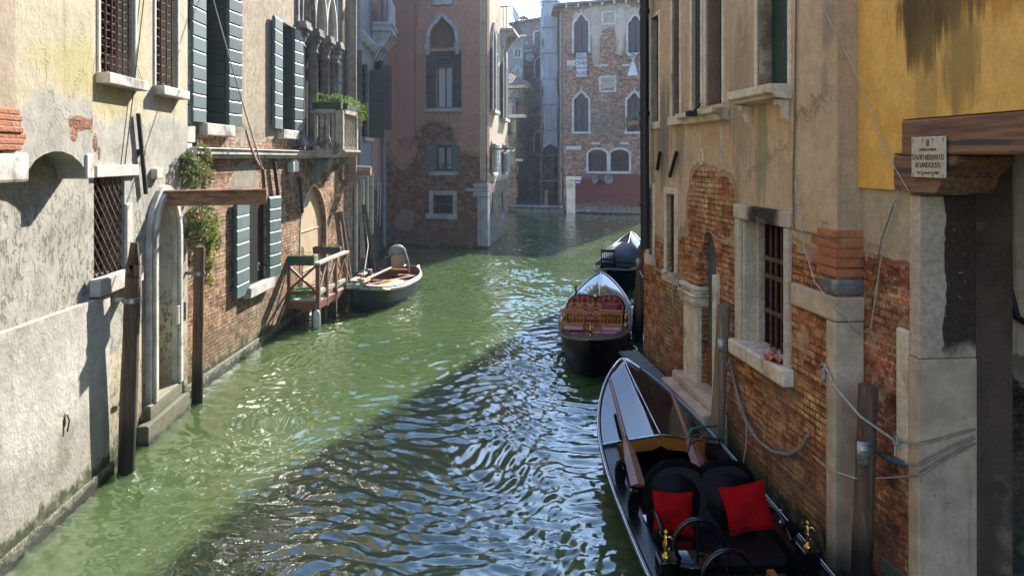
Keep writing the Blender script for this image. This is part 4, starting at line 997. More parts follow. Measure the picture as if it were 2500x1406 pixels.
mb.build('roof', MT['w_G2'], B.root)

# =====================================================================  scaffold sheeting and the Gothic brick house
GB = Bld('gothic_brick_house', 'pink brick house with pointed stone framed windows and hanging banners facing down the canal', 'building', (9.5, 55.1), (15.5, 51.9)); B = GB
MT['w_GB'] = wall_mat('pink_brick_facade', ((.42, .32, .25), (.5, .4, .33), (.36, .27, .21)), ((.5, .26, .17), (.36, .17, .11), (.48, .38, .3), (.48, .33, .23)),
    mask=(30, 1), blobs=[(*B.uv(1480, 40), 5.0, 1.6, -1.6), (*B.uv(1455, 100), .5, 2.6, -1.9), (*B.uv(1515, 100), .5, 2.4, -1.6), (*B.uv(1485, 200), 1.5, .9, -1.6)], amp=1.0, mscale=.6, seed=31, bsz=(.3, .085, .016), brel=.02, rel=.02,
    grime=.4, damp=.3, weeds=[(*B.uv(1470, 300), 3.5, 1.3, .5, (.16, .13, .12))])
up = []
for (a, b, c, d, t) in ((1402, 1437, 130, 62, 36), (1534, 1568, 130, 62, 38), (1402, 1437, 322, 248, 226), (1532, 1566, 322, 248, 226)):
    up.append((a, b, c, arch(B.x(a), B.x(b), B.z((a + b) / 2, c), B.z((a + b) / 2, d), B.z((a + b) / 2, t), 'tref')))
lo = [arch(B.x(a), B.x(b), B.z(a, 418), B.z(a, 378), B.z(a, 366), 'round') for a, b in ((1437, 1482), (1491, 1536))]
ztop = B.z(1470, 8)
wall(B, 'wall', rect(0, B.len, -1.2, ztop), [o for *_, o in up] + lo, MT['w_GB'], 6, .3)
labs = ['upper left trefoil window', 'upper right trefoil window', 'lower left trefoil window', 'lower right trefoil window']
for k, (a, b, c, o) in enumerate(up):
    w = MB().prism(o, .2, .24).build('window', smat('plum_dark_shutter', (.05, .042, .055), (.035, .03, .04), 3, .6, .002) if k == 0 else bpy.data.materials['plum_dark_shutter'], B.root); w['label'] = labs[k]
    band(MB(), o, .15, .09).build('stone_surround', MT['stone_hazy'], w, bevel=.015)
    m_ = (B.x(a) + B.x(b)) / 2; MB().box(m_ - .02, m_ + .02, .17, .2, B.z(a, c), B.z(a, c) + 2.0).build('meeting_rail', MT['void'], w)
    if k > 1: sill(w, B.x(a) - .2, B.x(b) + .2, B.z(a, c), .16, .14, MT['stone_hazy'])
    MB().lathe([(.05, 0), (.08, .1), (.01, .3)], (m_, -.06, o[len(o) // 2][1] + .1), 8).build('finial', MT['stone_hazy'], w)
for o in lo:
    w = MB().prism(o, .2, .24).build('window', MT['glass'], B.root); w['label'] = 'low twin window with iron grille'; band(MB(), o, .15, .08).build('stone_surround', MT['stone_hazy'], w, bevel=.015)
    grid_bars(w, (o[0][0], o[-1][0], o[0][1], o[2][1]), .1, MT['iron'], 7, 3, .014)
MB().box(B.x(1433), B.x(1541), -.12, .01, B.z(1480, 424), B.z(1480, 419)).build('window_ledge', MT['stone_hazy'], B.root, bevel=.01)
for (a, b, c, d) in ((1474, 1500, 32, 57), (1468, 1500, 191, 221)):
    r = B.rect(a, b, c, d); p_ = MB().box(r[0], r[1], -.01, .0, r[2], r[3]).build('framed_panel', MT['w_GB'], B.root); surround(p_, r, .14, .06, MT['stone_hazy'], True)
for (a, b, c, d) in ((1383, 1420, 357, 366), (1444, 1466, 348, 353), (1514, 1536, 347, 353), (1459, 1484, 158, 163), (1519, 1546, 157, 162), (1384, 1412, 148, 162)):
    r = B.rect(a, b, c, d); MB().box(r[0], r[1], -.04, .01, r[2], r[3]).build('stone_block', MT['stone_hazy'], B.root, bevel=.015)
MT['w_GBl'] = wall_mat('dark_red_foot_render', ((.15, .035, .026), (.12, .03, .024), (.18, .06, .045)), ((.22, .08, .055), (.17, .06, .045), (.25, .17, .14)), mask=(-50, 1), blobs=[(*B.uv(1460, 500), 3, .25, 1.0), (*B.uv(1440, 430), 2.5, .3, 1.0)], amp=.7, seed=33, damp=.2)
MB().box(B.x(1406), B.len, -.03, -.002, .55, B.z(1480, 426)).build('red_render_foot', MT['w_GBl'], B.root)
MB().box(B.x(1406), B.len, -.12, 0, B.z(1480, 519), B.z(1480, 513)).build('stone_footing', MT['stone_grey'], B.root, bevel=.02)
mb = MB(); mb.box(B.x(1384), B.x(1405), -.1, 0, -.5, B.z(1394, 452)); mb.box(B.x(1383), B.x(1407), -.13, 0, B.z(1394, 452), B.z(1394, 441)); mb.box(B.x(1383), B.x(1420), -.12, 0, B.z(1394, 440), B.z(1394, 431))
mb.build('corner_pilaster', MT['stone_warm'], B.root, bevel=.02)
MB().box(-.3, B.len + .1, -.5, .3, ztop, ztop + .14).build('eaves', MT['stone_grey'], B.root)
for k in range(7): MB().box(B.x(1385 + 29 * k) , B.x(1389 + 29 * k), -.45, .01, ztop - .22, ztop).build('eaves_bracket', MT['stone_hazy'], B.root)
mb = MB()
for s_ in (-1, 1):
    pr = []; xm = B.x(1473) + s_ * .42; zm = B.z(1473, 437)
    mb.M = Matrix.Translation((xm, -.3, zm)) @ Matrix.Rotation(R(90), 4, 'X') @ Matrix.Rotation(s_ * R(35), 4, 'Y')
    mb.lathe([(.04, -.1), (.1, 0), (.34, .12), (.3, .12), (.05, .02)], (0, 0, 0), 14)
mb.M = Matrix.Identity(4); mb.tube([(B.x(1473), 0, zm - .05), (B.x(1473), -.3, zm)], .04, 6); mb.bar((B.x(1473) - .4, -.28, zm), (B.x(1473) + .4, -.28, zm), .05, .05)
mb.build('twin_floodlight', MT['stone_grey'], B.root)
r = B.rect(1406, 1420, 441, 449); sg = MB().box(r[0], r[1], -.17, -.14, r[2], r[3]).build('direction_sign', MT['blue_sign'], B.root)
MB().prism([(r[0] + .05, (r[2] + r[3]) / 2), (r[0] + .15, (r[2] + r[3]) / 2 + .08), (r[0] + .15, (r[2] + r[3]) / 2 + .03), (r[1] - .05, (r[2] + r[3]) / 2 + .03), (r[1] - .05, (r[2] + r[3]) / 2 - .03), (r[0] + .15, (r[2] + r[3]) / 2 - .03), (r[0] + .15, (r[2] + r[3]) / 2 - .08)], -.18, -.171).build('arrow', MT['white_sign'], sg)
# flank of the Gothic house along the alley
SD = Bld('side', '', '', (11.5, 72), (9.5, 55.1)); B2_ = SD
MT['w_flank'] = wall_mat('brown_flank_render', ((.28, .2, .15), (.34, .26, .2), (.22, .16, .13)), ((.3, .15, .1), (.22, .1, .08), (.3, .25, .2)), mask=(3, .6), amp=.8, seed=35, damp=.1, grime=.6)
wall(B2_, 'side_wall', rect(0, B2_.len, -.5, ztop), [], MT['w_flank'], .9, .3)
mb = MB()
for x_, r_ in ((B2_.len - .6, .09), (B2_.len - 2.2, .07), (B2_.len - 4.5, .08)): mb.tube([(x_, -.14, .4), (x_, -.14, ztop - .3)], r_, 8)
mb.build('rain_pipe', MT['pipe_tan'], B2_.root)
for k in range(4):
    mb = MB(); xx = B2_.len - 3.2 - 3.4 * k; mb.box(xx - .5, xx + .5, -.06, .02, 9.0, 11.4); mb.box(xx - .5, xx + .5, -.06, .02, 4.6, 7.0); mb.box(xx - .7, xx + .7, -.2, .02, 8.85, 9.0)
    mb.build('flank_window', MT['stone_grey'], B2_.root)
mb = MB(); mb.prism([(.0, ztop), (-.75, ztop - .1), (-.75, ztop + .05), (0, ztop + .2)], 0, B2_.len + .2, 'x')
for k in range(22): mb.box(.4 + k * .75, .52 + k * .75, -.65, 0, ztop - .22, ztop - .04)
mb.build('roof_overhang', MT['tiles'], B2_.root)
merge(SD, GB)
B = GB
# planters on the right-hand windows
bx_ = B.world(B.x(1549), .28, B.z(1549, 306))
e = empty('hanging_planter', bx_, math.atan2(B.e.y, B.e.x), 'terracotta planter of green leaves outside the lower right window of the pink brick house', 'planter')
MB().box(-.35, .35, -.1, .12, 0, .28).build('pot', MT['terracotta'], e, bevel=.03)
leaves('foliage', MT['leaf_bright'], [((.1, 0, .5), (.5, .25, .3)), ((-.45, 0, .1), (.2, .2, .5))], 500, .12, e, seed=41)
# banners hung from the upper windows
def banner(name, label, px0, px1, py0, py1, lines, shape):
    w0, w1 = B.x(px0, .16), B.x(px1, .16); z0, z1 = B.z(px0, py1, .16), B.z(px0, py0, .16)
    o = B.world((w0 + w1) / 2, .16, z0); e = empty(name, o, math.atan2(B.e.y, B.e.x), label, 'banner')
    W = (w1 - w0) / 2; Hh = z1 - z0; rows = []
    for i in range(25):
        t = i / 24; ww = W * shape(t)
        rows.append([(ww * (k / 6 - 1), -.03 * math.sin(k * 1.1 + i * .4) * (1 - .5 * t) - .02 * math.sin(i * .9), Hh * t) for k in range(13)])
    MB().grid(rows).build('cloth', MT['banner'], e, solid=.012)
    for (txt, t, size, xo) in lines:
        o2 = text_mesh(txt, size, MT['ink'], e, extrude=.004)
        o2.rotation_euler = (R(90), 0, 0); o2.location = (xo, -.075, Hh * t)
    return e
banner('protest_banner', 'long white cloth banner with five hand painted lines under the upper left window', 1405, 1435, 130, 189,
    [('BASTA', .92, .36, 0), ('MAFIE', .755, .36, 0), ('CINESI', .56, .34, .02), ('ITALIANE', .36, .27, .05), ('RUSSE', .14, .34, .08)], lambda t: .85 + .12 * t + .03 * math.cos(t * 9))
banner('knotted_banner', 'white banner knotted in the middle reading NO under the upper right window', 1530, 1560, 130, 187,
    [('NO', .93, .34, .1), ('MAF', .8, .28, .0), ('S', .66, .22, -.05)], lambda t: 1.05 * max(.14, (t - .62) / .38) if t > .62 else .14 + .75 * ((.62 - t) / .62) ** .8 * 1.05)

# sheeted scaffold in the alley
c0 = at(1343, 380, 60)
e = empty('sheeted_scaffold', (c0.x, c0.y, .3), -TH, 'tall scaffold wrapped in pale sheeting rising out of the alley', 'scaffold')
rows = []; Wd = .56
for i in range(41):
    t = i / 40; z_ = 4.6 + 12.5 * t; row = []
    for k in range(25):
        q = k / 24; a = q * 4; sx, sy = [(-1 + 2 * a, -1), (1, -1 + 2 * (a - 1)), (1 - 2 * (a - 2), 1), (-1, 1 - 2 * (a - 3))][min(3, int(a))]
        if int(a) > 3: sx, sy = -1, -1
        bu = .05 * math.sin(z_ * 1.9 + k) + .03 * math.sin(z_ * 5 + k * 2)
        row.append((sx * (Wd + bu), sy * (.7 + bu), z_ - .35 * (abs(sx) if i == 0 else 0) - (1.6 * (sx < -.5) * (1 - t * 2.5) if t < .4 and False else 0)))
    rows.append(row)
MB().grid(rows).build('sheeting', MT['sheet'], e)
mb = MB()
for sx in (-1, 1):
    for sy in (-1, 1): mb.tube([(sx * .68, sy * .8, 0), (sx * .68, sy * .8, 17.4)], .03, 6)
for k in range(9):
    z_ = 1.9 * k + 1.8
    for sy in (-1, 1): mb.tube([(-.9, sy * .8, z_), (.9, sy * .8, z_)], .03, 6)
    for sx in (-1, 1): mb.tube([(sx * .68, -.9, z_), (sx * .68, .9, z_)], .03, 6)
mb.build('scaffold_tube', MT['steel'], e)

# alley pavement and quay edge, bollard
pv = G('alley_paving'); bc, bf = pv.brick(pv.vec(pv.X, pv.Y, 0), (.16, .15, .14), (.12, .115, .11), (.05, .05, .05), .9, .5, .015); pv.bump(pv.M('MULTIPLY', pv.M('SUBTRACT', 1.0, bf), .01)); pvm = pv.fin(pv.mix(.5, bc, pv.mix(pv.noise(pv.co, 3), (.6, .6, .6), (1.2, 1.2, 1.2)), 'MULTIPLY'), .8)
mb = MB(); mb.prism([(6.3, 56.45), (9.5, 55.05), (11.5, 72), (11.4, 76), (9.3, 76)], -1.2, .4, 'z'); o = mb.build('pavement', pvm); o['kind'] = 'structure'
mb = MB(); mb.bar((5.9, 56.42, .44), (9.45, 54.93, .44), .4, .14); o = mb.build('quay_edge', MT['stone_grey'], None, bevel=.02); o['kind'] = 'structure'
p = at(1334, 500, 58.5); e = empty('bollard', (p.x, p.y, .41), 0, 'short yellowish bollard at the mouth of the alley', 'bollard')
MB().lathe([(.2, 0), (.2, .1), (.15, .14), (.14, .85), (.17, .9), (.15, 1.0), (.02, 1.08)], (0, 0, 0), 14).build('post', MT['bollard'], e)
# =====================================================================  RIGHT: ochre house
RA = Bld('ochre_house', 'large ochre house on the right bank with crumbling orange brick below its plaster', 'building', (3.74, 13.55), (3.7, 6.9)); B = RA
BR = ((.8, .34, .125), (.52, .155, .06), (.44, .31, .2), (.8, .47, .2))
r_far = B.rect(1592, 1609, 42, 298); r_b = B.rect(1642, 1660, -90, 286); r_c = B.rect(1690, 1712, -90, 264); r_d = B.rect(1724, 1764, -90, 256); r_e = B.rect(1850, 1925, -90, 216)
l_a = B.rect(1585, 1595, 462, 622); l_b = B.rect(1629, 1650, 474, 664); l_c = B.rect(1812, 1922, 545, 862)
da = (B.x(1713), B.x(1748), .72, B.z(1730, 640)); dz = B.z(1728, 566)
dao = arch(da[0], da[1], da[2], da[3], dz, 'round')
Wx = B.uv
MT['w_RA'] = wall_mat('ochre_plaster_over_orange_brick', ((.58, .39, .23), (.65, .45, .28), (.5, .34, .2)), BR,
    mask=(2.78, .45), blobs=[(*Wx(1705, 490), .6, .7, 2.0), (*Wx(1760, 490), .75, .5, 2.0), (*Wx(1735, 430), .3, .3, 1.2), (*Wx(1650, 560), .5, .45, -.3), (*Wx(1620, 560), .9, .4, -1.0), (*Wx(1990, 480), .9, .5, -1.8), (*Wx(1890, 600), .8, .6, .6), (*Wx(1720, 800), .3, 1.2, -.9)], amp=.75, mscale=1.3, seed=40,
    bsz=(.25, .07, .011), brel=.02, rel=.028, grime=.6, stain=(.27, .2, .13), cracks=.5, prough=.006, damp=.5,
    weeds=[(*Wx(1620, 330), .5, 1.0, .75, (.15, .15, .13)), (*Wx(1660, 350), .3, .8, .6, (.2, .2, .13)), (*Wx(1860, 360), .2, .9, .7, (.24, .24, .12)), (*Wx(1810, 250), .45, 1.4, .45, (.22, .17, .13)),
           (*Wx(2020, 60), .22, .3, .5, (.2, .16, .12)), (*Wx(2010, 200), .12, .25, .5, (.2, .17, .13)), (*Wx(1890, 900), .7, .5, .45, (.2, .17, .13)), (*Wx(1640, 760), .9, .4, .5, (.22, .15, .1)), (*Wx(1760, 1060), 1.6, .18, .7, (.12, .13, .05)), (*Wx(1780, 120), .4, 1.4, .3, (.3, .24, .17))])
wall(B, 'wall', rect(0, B.len, -1.2, 9.6), [rect(*r) for r in (r_far, r_b, r_c, r_d, r_e, l_a, l_b, l_c)] + [dao], MT['w_RA'], 7, [.1, .1, .06, .2, .17, .1, .12, .27, .1])
for r, m_, lab in ((r_far, MT['void'], 'narrow far window'), (r_b, MT['dkgreen'], 'tall window with grey stone jambs'), (r_c, MT['peel'], 'window with peeling green boards'), (r_d, MT['peel'], 'window beside a stone mullion'), (r_e, MT['peel'], 'broad window with peeling green boards over a bracketed sill')):
    w = pane(B, r, {r_far: .1, r_b: .1, r_c: .06, r_d: .2, r_e: .17}[r], m_); w['label'] = lab
    wd = .07
    surround(w, r, wd, .018, MT['stone_warm'])
    if r in (r_far,): sill(w, r[0] - .05, r[1] + .05, r[2], .12, .03, MT['stone_warm'])
jm = smat('brown_stained_jamb', (.3, .18, .11), (.19, .12, .075), 2.5, .8, .006, c3=(.55, .42, .3))
for r, e_ in ((r_b, .09), (r_d, .19), (r_e, .16)):
    MB().box(r[0] - .004, r[0] + .02, .02, e_, r[2], 7).build('jamb_lining', jm, B.root)
x0, x1 = B.x(1661, .12), B.x(1763, .1); z0 = B.z(1763, 262, .1)
mb = MB().prism([(.0, z0 - .16), (-.1, z0 - .15), (-.13, z0 - .08), (-.2, z0 - .06), (-.2, z0), (0, z0)], x0, x1, 'x'); mb.build('moulded_sill', MT['stone_warm'], B.root, bevel=.008)
MB().box(B.x(1638), x0, -.06, .02, z0 - .13, z0 + .0).build('old_sill', MT['stone_warm'], B.root, bevel=.01)
x0, x1 = B.x(1822, .0), B.x(1934, .0); z0 = r_e[2]
s_ = MB().prism([(.0, z0 - .15), (-.17, z0 - .13), (-.19, z0 - .1), (-.24, z0 - .08), (-.24, z0 + .01), (0.1, z0 + .01)], x0, x1, 'x').build('bracketed_sill', MT['stone_warm'], B.root, bevel=.01)
for xx in (x0 + .08, x1 - .16): MB().prism([(0, z0 - .15), (-.14, z0 - .15), (-.13, z0 - .2), (-.08, z0 - .24), (-.05, z0 - .34), (0, z0 - .4)], xx, xx + .1, 'x').build('bracket', MT['stone_warm'], s_, bevel=.008)
for a, c, d in ((1677, 285, 392), (1712, 284, 356), (1762, 275, 398)):
    xx = B.x(a); MB().box(xx - .025, xx + .025, -.012, .01, B.z(a, d), B.z(a, c)).build('stone_strip', MT['stone'], B.root)
x_, z_ = Wx(1714, 385); MB().tube([(x_ + .07 * math.cos(t), -.01, z_ + .1 * math.sin(t)) for t in np.linspace(0, 6.28, 16)], .015, 6).build('oval_moulding', MT['stone_warm'], B.root)
mb = MB(); xf, zf = Wx(1706, 275, .22); mb.bar((xf, -.2, zf + .12), (xf + .02, -.3, zf), .03, .03); mb.box(xf - .06, xf + .05, -.38, -.25, zf - .05, zf + .02); mb.build('floodlight', MT['iron'], B.root, bevel=.006)
for (xa, ya, xb_, yb) in ((1619, 371, 1612, 415), (1660, 371, 1643, 432)):
    MB().bar((B.x(xa), -.05, B.z(xa, ya)), (B.x(xb_), -.05, B.z(xb_, yb)), .05, .04).build('tie_bar', MT['iron'], B.root, bevel=.006)
# low windows
for r, lab in ((l_a, 'farthest low window in a stone frame'), (l_b, 'low window in a stone frame with dark bars')):
    w = pane(B, r, .11, MT['void']); w['label'] = lab; surround(w, r, .1, .03, MT['stone_warm']); sill(w, r[0] - .12, r[1] + .12, r[2], .16, .06, MT['stone_warm']); grid_bars(w, r, .07, MT['rust'], 4, 3, .014)
w = pane(B, l_c, .26, MT['void']); w['label'] = 'big barred window with sooty lintel and broken sill'
x0, x1, z0, z1 = l_c
soot = G('sooty_warm_stone'); n_ = soot.noise(soot.co, 3.5, 6, .7); f_ = soot.noise(soot.co, 24, 4, .65)
sc_ = soot.mix(soot.st(n_, .35, .65), (.72, .6, .44), (.56, .44, .32)); sc_ = soot.mix(soot.M('MULTIPLY', soot.st(soot.M('ADD', soot.Z, soot.M('MULTIPLY', n_, .7)), z1 + .1, z1 + .4), soot.st(soot.M('ABSOLUTE', soot.M('ADD', soot.M('SUBTRACT', soot.X, (x0 + x1) / 2 + .12), soot.M('MULTIPLY', soot.M('SUBTRACT', n_, .5), .5))), .52, .25)), sc_, (.03, .025, .022)); sc_ = soot.mix(soot.st(f_, .35, .65, .3, 0), sc_, (.15, .11, .08))
soot.bump(soot.M('ADD', soot.M('MULTIPLY', n_, .02), soot.M('MULTIPLY', f_, .01))); MT['soot'] = soot.fin(sc_, .9, 0, .2)
mb = MB(); mb.box(x0 - .13, x0, -.05, .33, z0, z1); mb.box(x1, x1 + .1, -.05, .33, z0, z1); mb.box(x0 - .16, x1 + .13, -.055, .34, z1, z1 + .17)
mb.build('stone_surround', MT['soot'], w, bevel=.02, seg=3)
MB().box(x0 + .0, x0 + .04, .0, .3, z0, z1).box(x0 + .04, x0 + .09, .15, .25, z0, z1).build('inner_jamb', MT['soot'], w, bevel=.015)
mb = MB().box(x0 - .13, x0 + .38, -.13, .24, z0 - .17, z0 + .006).box(x0 + .39, x1 + .15, -.12, .24, z0 - .18, z0 + .003); mb.build('sill', MT['stone_warm'], w, bevel=.025, seg=3)
mb = MB()
for i in range(6): xx = x0 + .42 + i * (x1 - x0 - .44) / 5.3; mb.tube([(xx, .17, z0), (xx, .17, z1)], .016, 6)
for zz in (z0 + .42, z1 - .42, z1 - .62): mb.bar((x0 + .3, .15, zz), (x1, .15, zz), .012, .05)
mb.build('grille', MT['rust'], w)
# arched side door
dd = MB().prism(dao, .085, .12).build('arched_door', MT['door_teal'], B.root)
MB().box(da[0], da[1], .07, .084, .72, 1.25).build('rusty_kick_plate', smat('rust_stain', (.2, .08, .035), (.08, .04, .025), 3, .8, .003, c3=(.02, .015, .012)), dd)
xj0, xj1 = B.x(1681), da[0]
zcap0, zcap1 = B.z(1700, 742), B.z(1700, 706)
mb = MB().box(xj0, xj1, -.08, .33, .72, zcap0); mb.build('door_pilaster', MT['stone_warm'], dd, bevel=.02)
mb = MB().box(xj0 - .05, xj1 + .03, -.12, .33, zcap0, zcap0 + .13); mb.box(xj0 - .07, xj1 + .05, -.15, .33, zcap0 + .13, zcap0 + .17); mb.box(xj0 - .03, xj1 + .02, -.1, .33, zcap0 + .17, zcap0 + .22); mb.box(xj0 - .06, xj1 + .04, -.13, .33, zcap0 + .22, zcap0 + .28)
mb.build('capital', MT['stone_warm'], dd, bevel=.018)
mb = MB().box(xj0, xj1 + .02, -.07, .33, zcap0 + .28, zcap0 + .75); mb.build('springer_bricks', MT['w_RA'], dd, bevel=.03)
xr = da[1]; MB().box(xr, xr + .13, -.06, .3, .72, 2.3).build('right_jamb', MT['stone_warm'], dd, bevel=.02)
mb = MB().box(B.x(1668), B.x(1778), -.34, .0, -1.2, .62); mb.box(B.x(1672), B.x(1775), -.2, .33, .62, .74); mb.build('doorstep', MT['dstone_warm'], dd, bevel=.025)
# corner: stone band, quoin pillar, brick courses
xe = B.len
zb0, zb1 = B.z(1990, 762), B.z(1990, 706)
co_x = B.x(2027)
mb = MB().box(B.x(1941), xe + .05, -.05, .27, zb0, zb1); mb.build('corner_stone_band', MT['dstone_warm'], B.root, bevel=.02, seg=3)
MB().box(co_x, xe + .04, -.045, .27, -1.2, zb0 - .008).build('corner_pillar', MT['dstone_warm'], B.root, bevel=.018, seg=3)
MB().box(B.x(2010), xe + .045, -.04, .27, zb1 + .01, B.z(2027, 676)).build('grey_corner_stone', MT['stone_grey'], B.root, bevel=.03)
mb = MB(); zz = B.z(2027, 672); rnd = random.Random(9)
for k in range(5):
    mb.box(xe - .3 - .12 * (k % 2) - rnd.uniform(0, .05), xe + .035 - rnd.uniform(0, .012), -.035 + rnd.uniform(0, .012), .27, zz, zz + .075); zz += .088
mb.build('corner_bricks', smat('deep_orange_bricks', (.5, .16, .05), (.36, .12, .05), 7, .85, .008, c3=(.45, .3, .14)), B.root, bevel=.012)
# end face towards the camera (above the bricks)
SD = Bld('side', '', '', (3.7, 6.9), (3.98, 6.9)); 
MT['w_end'] = wall_mat('ochre_end_plaster', ((.5, .33, .2), (.55, .37, .22), (.42, .28, .17)), BR, mask=(2.9, .2), amp=.3, seed=44, grime=.5, stain=(.22, .17, .12), damp=.35, bsz=(.25, .07, .011))
MB().box(0, .4, -.012, -.001, -1.2, 9.5).build('end_wall', MT['w_end'], SD.root); merge(SD, RA)
# black drainpipe at the far corner
mb = MB(); xx = B.x(1573, .16)
mb.tube([(xx, -.16, 9), (xx - .02, -.15, 4.6), (xx - .06, -.13, 2.3)], .075, 12)
for z_ in (6.2, 4.5, 3.0): mb.tube([(xx - .02, -.15, z_), (xx - .02, -.15, z_ + .07)], .09, 12)
mb.build('drainpipe', MT['pipe_black'], B.root)
MB().tube([(0, -.3, 9.6), (B.len, -.3, 9.6)], .1, 8).build('gutter', MT['pipe_tan'], B.root)

# =====================================================================  RIGHT: yellow house over the passage
RB = Bld('yellow_house', 'yellow plastered house on the right bank over a dark passage with a heavy timber lintel', 'building', (3.93, 6.9), (3.93, -6)); B = RB
xp_ = B.x(2224)                          # near edge of the brick pier
zl_t = B.z(2250, 290); zl_b = B.z(2320, 379); zc_b = B.z(2260, 470)
MT['w_RBy'] = wall_mat('yellow_plaster', ((.84, .45, .1), (.88, .51, .14), (.74, .38, .08)), ((.5, .2, .1), (.4, .14, .07), (.5, .42, .33)), mask=(-50, 1), amp=.3, seed=50, grime=.18, stain=(.4, .27, .08), prough=.003, cracks=0, damp=0,
    weeds=[(B.x(2260), B.z(2260, 60), .36, .42, .9, (.12, .075, .03)), (B.x(2300), B.z(2300, 10), .7, .3, .9, (.12, .08, .03)), (B.x(2360), B.z(2360, 150), .25, .55, .7, (.24, .16, .06)), (B.x(2275), B.z(2275, 180), .2, .6, .45, (.25, .18, .06)), (B.x(2470), B.z(2470, -10), .25, .25, .5, (.5, .2, .03))])
zy = B.z(2150, 462)
ys = B.x(2192)
outl = [(-.0, zy), (ys, zy), (ys, zl_b + .015), (B.x(2213), zl_b + .015), (B.x(2213), zl_t), (B.len, zl_t), (B.len, 9.6), (0, 9.6)]
MB().prism(outl, -.035, .5).build('yellow_wall', MT['w_RBy'], B.root, bevel=.008)
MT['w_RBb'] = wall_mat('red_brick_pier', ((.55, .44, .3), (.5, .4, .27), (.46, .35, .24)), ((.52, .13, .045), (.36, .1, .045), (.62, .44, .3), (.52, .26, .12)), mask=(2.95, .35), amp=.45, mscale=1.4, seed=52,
    bsz=(.2, .072, .014), brel=.014, rel=.012, grime=.3, damp=.3, prough=.005)
MB().box(0, xp_ - .0, 0, .5, -1.2, zy).build('brick_pier', MT['w_RBb'], B.root)
# stone jamb of the passage, faces the camera
zj = B.z(2235, 478)
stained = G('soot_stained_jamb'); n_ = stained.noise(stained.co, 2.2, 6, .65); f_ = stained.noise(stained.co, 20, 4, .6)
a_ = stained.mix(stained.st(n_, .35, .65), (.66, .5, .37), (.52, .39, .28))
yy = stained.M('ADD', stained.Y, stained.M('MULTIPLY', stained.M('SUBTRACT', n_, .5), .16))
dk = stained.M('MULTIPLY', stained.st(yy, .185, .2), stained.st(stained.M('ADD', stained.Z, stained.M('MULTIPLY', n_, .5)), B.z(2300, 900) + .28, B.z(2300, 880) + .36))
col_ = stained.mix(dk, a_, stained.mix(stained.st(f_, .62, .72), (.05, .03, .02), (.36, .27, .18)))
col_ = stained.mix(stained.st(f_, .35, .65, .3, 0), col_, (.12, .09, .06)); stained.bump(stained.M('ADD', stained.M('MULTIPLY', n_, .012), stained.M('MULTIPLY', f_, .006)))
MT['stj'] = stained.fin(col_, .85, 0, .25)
zs1 = B.z(2300, 898)
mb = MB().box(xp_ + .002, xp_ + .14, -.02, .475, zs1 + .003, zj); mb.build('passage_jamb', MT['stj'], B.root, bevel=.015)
mb = MB().box(xp_ + .002, xp_ + .15, -.03, .475, -1.2, zs1); mb.build('passage_jamb_base', MT['dstone_warm'], B.root, bevel=.015)
mb = MB().box(xp_ - .17, xp_ + .0, -.03, .01, zs1 - .9, zs1 + .2); mb.build('mortar_patch', MT['stone_warm'], B.root, bevel=.02)
# timber lintel and corbel
mb = MB().box(B.x(2216), B.len, -.06, .45, zl_b, zl_t - .008); li = mb.build('timber_lintel', MT['beam'], B.root, bevel=.02)
xk0, xk1 = B.x(2196), B.x(2350)
dx = xk1 - xk0
MB().prism([(xk0, zl_b - .006), (xk0, zc_b + .06), (xk0 + .1, zc_b), (xk0 + dx * .7, zc_b), (xk0 + dx * .76, zc_b + .06), (xk0 + dx * .8, zc_b + .13), (xk0 + dx * .93, zc_b + .2), (xk1, zl_b - .05), (xk1, zl_b - .006)], -.055, .42).build('corbel', MT['beam'], li, bevel=.012)
# rooms of the dark passage
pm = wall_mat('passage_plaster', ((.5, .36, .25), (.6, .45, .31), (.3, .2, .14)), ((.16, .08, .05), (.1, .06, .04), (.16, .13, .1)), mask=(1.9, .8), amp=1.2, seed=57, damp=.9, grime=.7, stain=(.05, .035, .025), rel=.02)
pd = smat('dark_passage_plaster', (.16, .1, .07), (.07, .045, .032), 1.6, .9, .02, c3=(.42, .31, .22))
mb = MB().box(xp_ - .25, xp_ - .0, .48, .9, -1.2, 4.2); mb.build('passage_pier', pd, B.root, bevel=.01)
MB().box(xp_ - .45, xp_ - .26, .51, 1.34, -1.2, 9).build('passage_end_wall', pm, B.root); mb = MB().box(xp_ - .4, B.len, 1.35, 1.6, -1.2, 9); mb.build('passage_wall', pm, B.root)  # walls carried past the ceiling to block sun at the light slot
MB().box(xp_ - .5, B.len, .46, 1.12, 3.9, 4.05).build('passage_ceiling', pd, B.root)  # stops short of the wall: slot added to let sky light in
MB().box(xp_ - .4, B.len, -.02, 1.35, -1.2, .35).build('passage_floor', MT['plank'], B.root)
MB().tube([(xp_ - .2, 1.0, 3.85), (xp_ - .2, 1.02, 2.7), (xp_ - .16, 1.06, 2.45), (xp_ - .05, 1.1, 2.4), (xp_ + .3, 1.15, 2.45)], .03, 7).build('old_conduit', MT['iron'], B.root)
